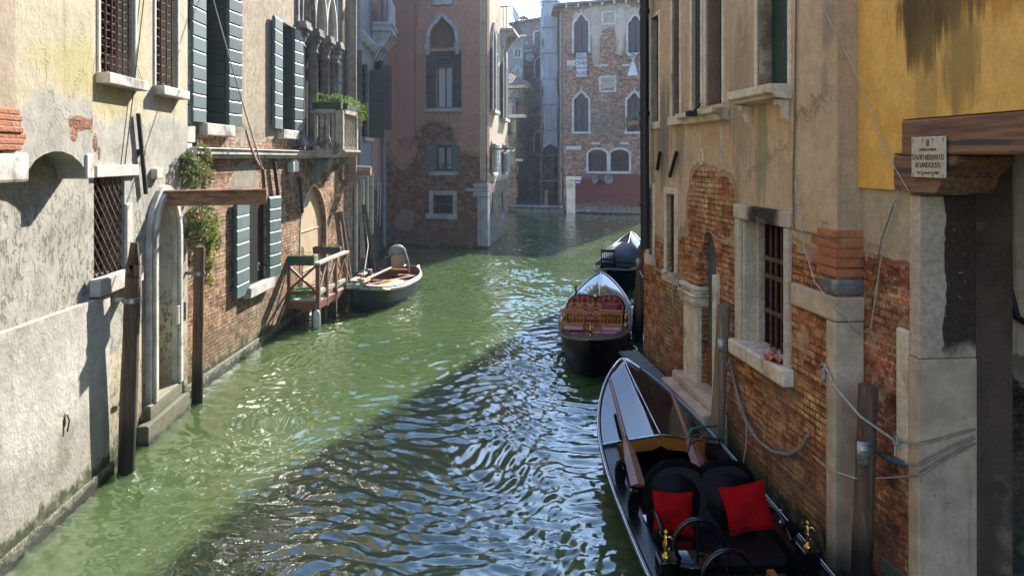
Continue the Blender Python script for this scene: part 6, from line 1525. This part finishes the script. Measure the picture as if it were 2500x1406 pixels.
# ---------- wooden landing
WR = MT['wood_red']
n0 = Vector((-2.45, 18.3, 0)); n1 = Vector((-2.02, 20.35, 0)); dirL = (n1 - n0).normalized(); nr = Vector((-dirL.y, dirL.x, 0))   # nr towards the wall
e = empty('wooden_landing', n0, math.atan2(dirL.y, dirL.x), 'small wooden landing stage with crossed railings by the blocked arched doorway', 'landing')
LL = (n1 - n0).length; Wd = .78; zf = .62; zr = 1.44
mb = MB()
for k in range(9): mb.box(k * LL / 9, (k + 1) * LL / 9 - .015, 0, Wd, zf - .05, zf)
mb.build('deck', MT['wood_white'], e, bevel=.005)
MB().box(-.03, LL, -.04, .02, zf - .2, zf - .03).box(-.06, 0.0, .03, Wd, zf - .2, zf - .03).build('edge_beam', MT['wood_red'], e, bevel=.006)
for x_, y_ in ((.03, 0), (.6, 0), (1.25, 0), (LL - .05, 0), (.03, Wd - .1)): MB().box(x_ - .045, x_ + .045, y_ - .045, y_ + .045, zf - .1 - (.14 if y_ == 0 else 0), zr - .02).build('railing_post', WR, e, bevel=.006)
MB().bar((-.08, 0, zr), (LL + .02, 0, zr + .02), .16, .06).build('top_rail', MT['wood_white'], e, bevel=.01)
MB().bar((.0, 0, zr - .02), (.0, Wd, zr - .02), .1, .05).build('end_top_rail', WR, e, bevel=.006)
MB().bar((0, 0, zf + .16), (LL, 0, zf + .16), .05, .09).build('bottom_rail', MT['wood_white'], e, bevel=.006); MB().bar((0, 0, zf + .16), (0, Wd, zf + .16), .05, .09).build('end_bottom_rail', WR, e, bevel=.006)
for a, b in ((.05, .57), (.63, 1.21), (1.29, LL - .08)):
    MB().bar((a, -.015, zf + .2), (b, -.015, zr - .05), .03, .05).bar((a, .015, zr - .05), (b, .015, zf + .2), .03, .05).build('cross_brace', MT['wood_red'] if a > 1 else MT['wood_white'], e)
MB().bar((-.015, .05, zf + .2), (-.015, Wd - .1, zr - .06), .03, .05).bar((.015, .05, zr - .06), (.015, Wd - .1, zf + .2), .03, .05).build('cross_brace', WR, e)
for x_, y_ in ((.1, .06), (.62, .1), (1.15, .06), (LL - .12, .08), (.1, Wd - .12)): MB().box(x_ - .09, x_ + .09, y_ - .09, y_ + .09, -1.2, zf - .06).build('pile', MT['post'], e, bevel=.02)
Le = Matrix.Translation(n0) @ Matrix.Rotation(math.atan2(dirL.y, dirL.x), 4, 'Z')
def on_landing(name, label, cat, x, y, z, rz=0):
    c = Le @ Vector((x, y, z)); return empty(name, c, math.atan2(dirL.y, dirL.x) + rz, label, cat)
for nm, lab, (x, y, z, rz, w_) in (('planter_box', 'dark green double planter box on the near railing of the landing', (.0, .36, zr + .0, R(90), .62)), ('planter_box', 'dark planter box at the far end of the landing railing', (LL - .1, .45, zr - .02, R(90), .7))):
    o = on_landing(nm, lab, 'planter', x, y, z, rz)
    mb = MB(); mb.prism([(-.08, 0), (.08, 0), (.1, .17), (-.1, .17)], -w_ / 2, w_ / 2, 'x'); mb.build('box', MT['plastic_green'] if x < 1 else MT['navy'], o, bevel=.008)
    MB().box(-w_ / 2 + .02, w_ / 2 - .02, -.085, .085, .168, .175).build('soil', MT['dirt'], o)
    leaves('seedlings', MT['leaf_bright'], [((-.1, 0, .2), (w_ * .4, .07, .06))], 60, .05, o, seed=5)
o = on_landing('garden_hose', 'bright green hose coiled on the deck of the landing', 'hose', .25, .42, zf)
mb = MB(); mb.tube([((.2 + .012 * math.sin(t * 3)) * math.cos(t), (.22 + .012 * math.cos(t * 2)) * math.sin(t), .02 + .009 * t) for t in np.linspace(0, 20, 120)], .018, 6); mb.build('coil', MT['hose'], o)
o = on_landing('bucket', 'green bucket standing on the landing against the wall', 'bucket', .12, Wd - .1, zf); MB().lathe([(.08, 0), (.11, .24), (.115, .25), (.1, .24), (.07, .02)], (0, 0, 0), 14).build('pail', MT['hose'], o); MB().tube([(.11 * math.cos(t), 0, .24 + .1 * math.sin(t)) for t in np.linspace(0, 3.14, 9)], .005, 5).build('handle', MT['steel'], o)
o = on_landing('fender', 'white plastic fender tied to the corner pile of the landing', 'fender', -.06, .0, -.04); MB().lathe([(.02, 0), (.075, .05), (.085, .12), (.085, .34), (.07, .42), (.02, .46)], (0, 0, 0), 12).build('bumper', MT['plastic_white'], o); MB().tube([(0, 0, .46), (.02, .02, .58)], .01, 5).build('lanyard', MT['rope'], o)

# ---------- plants in boxes on the balcony
B = L2
def trough(label, x_, off, z_, w_, rz, seed, hangx=0):
    e = empty('planter_trough', B.world(x_, off, z_), math.atan2(B.e.y, B.e.x) + rz, label, 'planter')
    MB().prism([(-.09, 0), (.09, 0), (.11, .17), (-.11, .17)], -w_ / 2, w_ / 2, 'x').build('trough', MT['dkgreen'], e, bevel=.008)
    bl = [((w_ * (-.42 + .21 * k), 0, .24 + .03 * (k % 2)), (w_ * .15, .16, .13)) for k in range(5)]
    if hangx: bl += [((w_ * .5, -.1, .12), (.22, .2, .2)), ((w_ * .55, -.15, -.08), (.14, .15, .18))]
    leaves('foliage', MT['leaf_bright'], bl, 900, .055, e, hang=.1, seed=seed)
    leaves('trailing_foliage', MT['leaf_olive'], [((c[0], -.1, c[2] - .12), (r[0], .08, .14)) for c, r in bl], 350, .05, e, hang=.6, seed=seed + 1); return e
trough('dark trough of trailing greenery on the near side rail of the balcony', bx0 + .05, .42, pz1 + .04, .72, -math.pi / 2, 51)
trough('dark trough of trailing greenery on the long front rail of the balcony', (bx0 + bx1) / 2 + .25, out - .07, pz1 + .04, 1.5, 0, 57, 1)

# ---------- ropes, chain and cables
def rope(label, pts, r, mat, cat='rope', name='rope', group=None): return cable(name, pts, r, MT[mat], label, cat, group)
# chain holding up the beam
ca = L2.world(L2.x(497), .05, L2.z(497, -60)); cb = top
rope('thin cable running down across the teal shutters to the timber beam tip', sag(ca, cb, .05, 16), .012, 'wire', 'cable', 'cable')
mb = MB(); q = [L2.world(L2.x(575), .2, L2.z(575, 318)), top]
for i in range(26):
    pass
pp_ = [q[0].lerp(q[1], i / 60) - Vector((0, 0, .1 * 4 * (i / 60) * (1 - i / 60))) for i in range(61)]; mb.tube(pp_, [.026 if i % 3 else .008 for i in range(61)], 6)
tag(mb.build('chain', MT['rust']), 'rusty chain between the brick wall and the tip of the timber beam', 'chain')
a = L1.world(L1.x(350), .03, L1.z(350, -40)); b = L1.world(L1.x(299), .03, L1.z(299, 402))
rope('thin pale wire hanging down the plaster between the two barred windows', sag(a, b, .02), .008, 'wire', 'wire', 'wire')
# ropes of the work boat
pt1 = at(829, 530, F * H / (742 - HY)); pt2 = at(889, 520, F * H / (668 - HY))
rope('pale rope from the post by the landing down to the work boat bow', [pt1, at(843, 640, 19.8), Em @ Vector((-.1, -E.L / 2 + .1, .72))], .014, 'rope')
rope('pale rope from the farther leaning post down to the side of the work boat', [pt2, at(899, 600, 24), Em @ Vector((-.55, -.2, .66))], .014, 'rope')
rope('green rope end looped round the bow of the work boat', [Em @ Vector((-.3, -2.5, .7)), Em @ Vector((-.1, -2.35, .8)), Em @ Vector((.1, -2.2, .8)), Em @ Vector((.3, -2.0, .62))], .022, 'rope_green')
rope('green rope end tied on the left edge of the work boat', [Em @ Vector((-.62, -.4, .7)), Em @ Vector((-.5, -.2, .82)), Em @ Vector((-.4, 0, .7)), Em @ Vector((-.3, .3, .5))], .02, 'rope_green')
# right wall
B = RA
def rp(px, py, off): x_, z_ = B.uv(px, py, off); return B.world(x_, off, z_)
rope('thick grey hose looping across the orange bricks under the big barred window', [rp(1781, 878, .03), rp(1792, 930, .04), rp(1806, 985, .05), rp(1822, 1030, .06), rp(1850, 1075, .06), rp(1885, 1102, .06), rp(1925, 1110, .06), rp(1955, 1095, .05), rp(1972, 1062, .03)], .02, 'rope_grey', 'hose', 'hose')
rope('thin cord hanging straight down from the grey hose to the black boat', [rp(1823, 1035, .08), rp(1822, 1080, .09), rp(1815, 1128, .12)], .007, 'rope')
mb = MB(); p = rp(1785, 875, .05)
for k in range(9): mb.tube([p, p + Vector((-.02, .02 * math.sin(k * 2), .0)), p + Vector((-.03 - .01 * k % 3, .05 * math.sin(k * 2.3), -.02 - .012 * k))], .005, 5)
tag(mb.build('rope', MT['rope']), 'frayed knot of rope on a nail beside the arched door post', 'rope')
rope('thin pipe clipped down the ochre plaster right of the bracketed sill', [rp(1944, 0, .02), rp(1940, 280, .02), rp(1936, 460, .02), rp(1938, 560, .02), rp(1990, 572, .03), rp(2046, 590, .04)], .009, 'wire', 'cable', 'cable')
rope('slack wire hanging from the plaster down to the white stone band', [rp(1941, 440, .03), rp(1962, 600, .05), rp(1990, 690, .06), rp(2035, 745, .09), RB.world(.1, .06, 2.22), RB.world(.25, .05, 2.32), RB.world(RB.x(2160), .04, RB.z(2160, 640)), RB.world(RB.x(2190), .04, RB.z(2190, 520)), RB.world(RB.x(2208), .05, RB.z(2208, 468))], .006, 'rope', 'wire', 'wire')
rope('thin wire slanting across the yellow plaster to the corner of the timber corbel', [RB.world(RB.x(2100) - .2, .3, RB.z(2062, 0)), RB.world(RB.x(2125), .12, RB.z(2125, 190)), RB.world(RB.x(2180), .07, RB.z(2180, 370)), RB.world(RB.x(2238), .07, RB.z(2238, 466))], .005, 'rope', 'wire', 'wire')
rope('brown wire drooping over the upper red bricks of the pier', [RB.world(RB.x(2208), .03, RB.z(2208, 460)), RB.world(RB.x(2190), .03, RB.z(2190, 500)), RB.world(RB.x(2160), .03, RB.z(2160, 585)), RB.world(RB.x(2150), .03, RB.z(2150, 640)), RB.world(RB.x(2110), .03, RB.z(2110, 640)), RB.world(RB.x(2104), .03, RB.z(2104, 600))], .006, 'wire', 'wire', 'wire')
for k, pp in enumerate(([(1585, 618), (1592, 605), (1600, 655), (1620, 668), (1640, 655)], [(1652, 680), (1662, 730), (1690, 740), (1718, 742)])):
    rope(['pale cord sagging between the two farthest low windows', 'pale cord tied round the capital of the arched door'][k], [rp(a, b, .08 + .06 * k) for a, b in pp], .009, 'rope')
rope('plumb cord hanging below the second low window', [rp(1645, 662, .08), rp(1641, 700, .09), rp(1642, 745, .09)], .008, 'rope')
P1 = rp(2012, 888, .07); P2 = RB.world(RB.x(2205), .07, RB.z(2205, 1075)); jam = xp_ + .03
J1 = RB.world(jam, -.0, RB.z(2250, 1085)); J2 = RB.world(jam + .17, -.5, 0)
def jp(px, py):      # a point on the camera-facing stone jamb
    yw = RB.world(xp_ + .2, 0, 0).y; r = at(px, py, 1.0) - Vector((0, 0, H)); return Vector((0, 0, H)) + r * (yw / r.y)
rope('white rope slanting from the corner pillar past the split post to the passage jamb', [P1, rp(2035, 940, .08), at(2100, 1016, 6.62), P2], .011, 'rope')
mb = MB(); mb.tube([P2 + Vector((0, .03 * math.cos(t), .03 * math.sin(t))) for t in np.linspace(0, 9, 20)], .01, 6); mb.tube([P2, P2 + Vector((-.01, -.01, -.12))], .008, 5); tag(mb.build('rope', MT['rope']), 'knot in the white rope on the red brick pier', 'rope')
for k, (pts, lab) in enumerate((([P2, jp(2245, 1085), jp(2310, 1070), jp(2382, 1048)], 'upper of three ropes wrapped round the white passage jamb'), ([RB.world(RB.x(2230), .07, RB.z(2230, 1130)), jp(2250, 1134), jp(2310, 1100), jp(2382, 1068)], 'middle of the three ropes wrapped round the white passage jamb'), ([RB.world(RB.x(2222), .06, RB.z(2222, 1162)), jp(2250, 1158), jp(2310, 1120), jp(2382, 1082)], 'lowest of the three ropes wrapped round the white passage jamb'))):
    rope(lab, pts, .009, 'rope_grey', group='ropes round the passage jamb')
pb = [at(2120, 1082, 6.55), RB.world(RB.x(2150), .08, RB.z(2150, 1092)), RB.world(RB.x(2190), .07, RB.z(2190, 1120)), RB.world(RB.x(2228), .07, RB.z(2228, 1132))]
rope('blue rope tied from the split post to the passage jamb', pb, .014, 'rope_blue')
rope('thin pink cord sagging from the orange bricks across the corner pillar', [rp(1985, 1112, .03), rp(2028, 1148, .08), at(2090, 1167, 6.75), RB.world(RB.x(2160), .05, RB.z(2160, 1166)), RB.world(RB.x(2222), .06, RB.z(2222, 1162))], .007, 'rope')
mb = MB(); p = rp(2014, 890, .06)
for k in range(8): mb.tube([p, p + Vector((-.03, .04 * math.sin(k * 2.1), .02 - .03 * k))], .006, 5)
tag(mb.build('rope', MT['rope']), 'frayed white rope ends knotted at the edge of the corner pillar', 'rope')
# green and dark red ropes mooring the near boat to the pale post
pp = at(1752, 1066, F * H / (1150 - HY) - .09)
a_ = atz(1676, 1072, .78)
rope('green rope looping from the oar to the pale brown post', [a_, a_ + Vector((.06, .02, .1)), a_.lerp(pp, .5) + Vector((0, 0, .13)), pp + Vector((.0, .02, .12)), pp + Vector((.12, .05, .05)), pp + Vector((.02, -.09, .0)), a_ + Vector((.16, .0, .02))], .014, 'rope_green')
rope('dark red rope knotted round the oar of the near boat', [a_ + Vector((-.02, -.1, -.1)), a_ + Vector((.05, 0, .03)), a_ + Vector((.16, .03, .03)), a_ + Vector((.26, 0, -.04)), a_ + Vector((.1, -.02, .0)), a_ + Vector((.0, -.05, -.05))], .013, 'rope_red')
rope('pale cord from the white tag down behind the black drainpipe', [at(1562, 662, 15), at(1570, 678, 14.6), at(1578, 664, 14.2), at(1580, 630, 14)], .014, 'rope')
# walkway plank on brackets along the ochre house
a = B.world(B.x(1580), .3, .5); b = B.world(B.x(1672), .24, .5)
e = empty('walkway_plank', a, math.atan2(B.e.y, B.e.x), 'grey weathered plank walkway beside the stone step of the ochre house', 'walkway'); LL_ = (b - a).length
MB().box(-.1, LL_, -.17, .17, -.06, 0).build('plank', MT['plank'], e, bevel=.015)
for k in range(4): x_ = .1 + k * (LL_ - .3) / 3; MB().box(x_, x_ + .1, -.12, .12, -1.4, -.065).build('support', MT['post'], e)
# litter on the sill
B = RA; x0, x1, z0, z1 = l_c
e = empty('orange_wrapper', B.world(x1 - .2, .05, z0 + .005), math.atan2(B.e.y, B.e.x) + .25, 'crumpled orange snack wrapper on the broken sill', 'wrapper')
rows = [[(-.13 + .26 * k / 8, -.05 + .1 * i / 5, .035 + .03 * math.sin(k * 1.3 + i * 2.1)) for k in range(9)] for i in range(6)]; mb = MB().grid(rows); rows2 = [[(p[0], p[1], .004) for p in r] for r in rows]; mb.grid(rows2); mb.build('wrapper', MT['orange'], e)
e = empty('pink_bag', B.world(x1 - .42, .0, z0 + .005), 0, 'crushed pink and clear plastic bag on the broken sill', 'litter'); MB().ball((0, 0, .035), .06, 10, 7, (1.3, 1, .7), .6).build('bag', MT['pink'], e)
e = empty('bottle', B.world(x1 - .2, -.07, z0 + .04), 0, 'small bottle lying behind the orange wrapper on the sill', 'bottle'); mb = MB(); mb.M = Matrix.Rotation(R(90), 4, 'Y'); mb.lathe([(.03, 0), (.032, .01), (.032, .12), (.014, .16), (.014, .19)], (0, 0, 0), 12); mb.build('bottle_body', MT['glass'], e)

# ---------- small growth and pots
wall_plant('weed_tuft', 'straggly weeds hanging from the balcony bracket beside the blocked doorway', 'plant', L2, [(826, 470, .18, .06, .35, .12, 0), (828, 520, .12, .05, .3, .1, 0), (822, 600, .2, .06, .3, .08, 0)], [MT['leaf_olive']], 61, .04, 500)
wall_plant('weed_tuft', 'small tuft of weeds low on the brick wall above the waterline near the landing', 'plant', L2, [(655, 815, .3, .05, .1, .06, 0), (600, 860, .25, .05, .08, .06, 0)], [MT['leaf_dark']], 67, .03, 350)
q = RF.world((r2_red[0] + r2_red[1]) / 2, .06, r2_red[2] + .0); e = empty('flower_pot', q, math.atan2(RF.e.y, RF.e.x), 'small pot of dark flowers on the sill of the lace curtained window', 'flower pot')
MB().lathe([(.07, 0), (.1, .12), (.11, .13), (.02, .13)], (0, 0, 0), 12).build('pot', MT['terracotta'], e)
leaves('foliage', MT['leaf_dark'], [((0, 0, .22), (.3, .12, .13))], 260, .07, e, seed=71); leaves('blossom', MT['curtain'], [((0, 0, .38), (.06, .05, .1))], 30, .05, e, seed=73)
rope('thin diagonal cable high across the alley mouth', [at(1322, 398, 57), at(1340, 420, 57), at(1365, 443, 57)], .03, 'wire', 'cable', 'cable')
rope('washing cords drooping from the bracket on the side of the red house', [at(1219, 361, 36.6), at(1231, 376, 37.2), at(1252, 364, 38.2)], .015, 'rope', 'cord', 'cord')
# =====================================================================  water with real waves
def build_water():
    ys = [1.0]
    while ys[-1] < 60: ys.append(ys[-1] + .012 + .003 * ys[-1])
    ys = np.array(ys); xs = np.concatenate([np.arange(-4.6, 5.5, .026), np.arange(5.5, 17, .16)])
    X, Y = np.meshgrid(xs, ys)
    rs = np.random.RandomState(5)
    # slow domain warp
    wx = np.zeros_like(X); wy = np.zeros_like(X)
    for k in range(14):
        a = rs.uniform(0, 2 * np.pi); lam = rs.uniform(1.2, 4.5); q = 2 * np.pi / lam; ph = rs.uniform(0, 6.28)
        s_ = np.sin(q * (X * np.cos(a) + Y * np.sin(a)) + ph); wx += .085 * s_ * lam / 3; wy += .085 * np.sin(q * (X * np.sin(a) - Y * np.cos(a)) + ph * 2) * lam / 3
    U = X + wx; V = Y + wy; Z = np.zeros_like(X)
    for k in range(110):
        a = rs.normal(1.5, .62) + (np.pi if rs.rand() < .3 else 0); lam = .085 * (.48 / .085) ** rs.rand(); q = 2 * np.pi / lam; ph = rs.uniform(0, 6.28)
        A = .0019 * (lam / .4) ** .92 * (1 if lam < .7 else .7)
        fade = np.clip(1.6 - Y * .004 / lam, .6, 1)
        s_ = np.sin(q * (U * np.cos(a) + V * np.sin(a)) + ph)
        Z += A * fade * (s_ + .28 * np.cos(2 * (q * (U * np.cos(a) + V * np.sin(a)) + ph)))
    # patches of stronger and calmer water
    m = np.zeros_like(X)
    for k in range(8):
        a = rs.uniform(0, 6.28); lam = rs.uniform(3, 9); m += np.sin(2 * np.pi / lam * (X * np.cos(a) + Y * np.sin(a)) + rs.uniform(0, 6))
    Z *= 1.0 + .16 * np.clip(m / 2, -1.5, 1.8)
    edge = np.minimum((X - xs[0]) / .3, 1) ; Z *= np.clip(edge, 0, 1) * np.clip((Y - ys[0]) / .3, 0, 1)
    n, m_ = X.shape
    co = np.stack([X, Y, Z], -1).reshape(-1, 3).astype(np.float32)
    i = np.arange(n * m_).reshape(n, m_)
    f = np.stack([i[:-1, :-1], i[:-1, 1:], i[1:, 1:], i[1:, :-1]], -1).reshape(-1, 4).astype(np.int32)
    # calm skirt to the horizon
    x0, x1, y0, y1 = xs[0], xs[-1], ys[0], ys[-1]; Bq = 2500.0
    ext = np.array([(x0, y0, 0), (x1, y0, 0), (x1, y1, 0), (x0, y1, 0), (-Bq, -Bq, 0), (Bq, -Bq, 0), (Bq, Bq, 0), (-Bq, Bq, 0)], np.float32); b = len(co); ext[:, 2] -= .003
    co = np.concatenate([co, ext]); f = np.concatenate([f, np.array([(b + 4, b + 5, b + 1, b), (b + 5, b + 6, b + 2, b + 1), (b + 6, b + 7, b + 3, b + 2), (b + 7, b + 4, b, b + 3)], np.int32)])
    me = bpy.data.meshes.new('canal_water'); me.vertices.add(len(co)); me.vertices.foreach_set('co', co.ravel())
    me.loops.add(f.size); me.loops.foreach_set('vertex_index', f.ravel()); me.polygons.add(len(f)); me.polygons.foreach_set('loop_start', np.arange(0, f.size, 4, dtype=np.int32))
    me.polygons.foreach_set('use_smooth', np.ones(len(f), bool)); me.update(calc_edges=True); me.validate()
    g = G('canal_water'); n1 = g.noise(g.map(g.co, (1, 1, 1)), 5, 4, .6, .6); n2 = g.noise(g.co, .35, 3)
    g.bump(g.M('ADD', g.M('MULTIPLY', n1, .004), g.M('MULTIPLY', g.noise(g.co, 22, 2), .0012)))
    col = g.mix(g.st(n2, .35, .65), (.058, .096, .036), (.072, .11, .043))
    g.b.subsurface_method = 'BURLEY'; g.fin(col, .015, 0, .5, IOR=1.95, **{'Subsurface Weight': 1.0, 'Subsurface Radius': (.7, 1.0, .6), 'Subsurface Scale': .45})
    me.materials.append(g.m)
    o = bpy.data.objects.new('water', me); COL.objects.link(o); o['kind'] = 'structure'
build_water()
mb = MB(); mb.add([(-2500, -2500, -1.5), (2500, -2500, -1.5), (2500, 2500, -1.5), (-2500, 2500, -1.5)], [(0, 1, 2, 3)]); o = mb.build('ground', MT['dirt']); o['kind'] = 'structure'

# =====================================================================  the air of the canal
hz = bpy.data.materials.new('haze'); hz.use_nodes = True; ht = hz.node_tree; ht.nodes.clear()
ho = ht.nodes.new('ShaderNodeOutputMaterial'); hv = ht.nodes.new('ShaderNodeVolumePrincipled'); hv.inputs['Density'].default_value = HAZE; hv.inputs['Color'].default_value = (.82, .89, 1, 1); hv.inputs['Anisotropy'].default_value = .45
ht.links.new(hv.outputs[0], ho.inputs['Volume'])
if HAZE: o = MB().box(-30, 45, -20, 95, -2.6, 19.5).build('haze', hz); o['kind'] = 'stuff'

# =====================================================================  light, sky, camera
SUN_EL, SUN_AZ = R(31.5), R(27)
d = Vector((math.sin(SUN_AZ) * math.cos(SUN_EL), math.cos(SUN_AZ) * math.cos(SUN_EL), math.sin(SUN_EL)))
sl = bpy.data.lights.new('sun', 'SUN'); sl.energy = SUN_E if 'SUN_E' in globals() else 4.6; sl.angle = R(.53); sl.color = (1.0, .93, .82)
so = bpy.data.objects.new('sun', sl); COL.objects.link(so); so.rotation_euler = (-d).to_track_quat('-Z', 'Y').to_euler(); so.location = (0, 0, 40)
w = bpy.data.worlds.new('World'); S.world = w; w.use_nodes = True; nt = w.node_tree
bg = nt.nodes['Background']; sk = nt.nodes.new('ShaderNodeTexSky'); sk.sky_type = 'NISHITA'; sk.sun_disc = False; sk.sun_elevation = SUN_EL; sk.sun_rotation = SUN_AZ
sk.dust_density = .25; sk.air_density = 1.1; sk.ozone_density = 3.2
tn = nt.nodes.new('ShaderNodeMix'); tn.data_type = 'RGBA'; tn.blend_type = 'MULTIPLY'; tn.inputs[0].default_value = 1; nt.links.new(sk.outputs[0], tn.inputs[6]); tn.inputs[7].default_value = (.87, .97, 1.07, 1)
nt.links.new(tn.outputs[2], bg.inputs[0]); bg.inputs[1].default_value = .15
cam = bpy.data.cameras.new('camera'); cam.sensor_width = 36; cam.lens = F / 2500 * 36; cam.shift_y = -(703 - HY) / 2500; cam.clip_start = .05; cam.clip_end = 6000
co_ = bpy.data.objects.new('camera', cam); COL.objects.link(co_); co_.location = (0, 0, H); co_.rotation_euler = (R(90), 0, -TH); S.camera = co_
S.view_settings.view_transform = 'Standard'; S.view_settings.look = 'None'; S.view_settings.exposure = 1.62; S.view_settings.gamma = 1
S.cycles.max_bounces = 7; S.cycles.diffuse_bounces = 4; S.cycles.glossy_bounces = 4; S.cycles.transmission_bounces = 4; S.cycles.transparent_max_bounces = 6
S.cycles.caustics_reflective = False; S.cycles.caustics_refractive = False; S.cycles.sample_clamp_indirect = 6
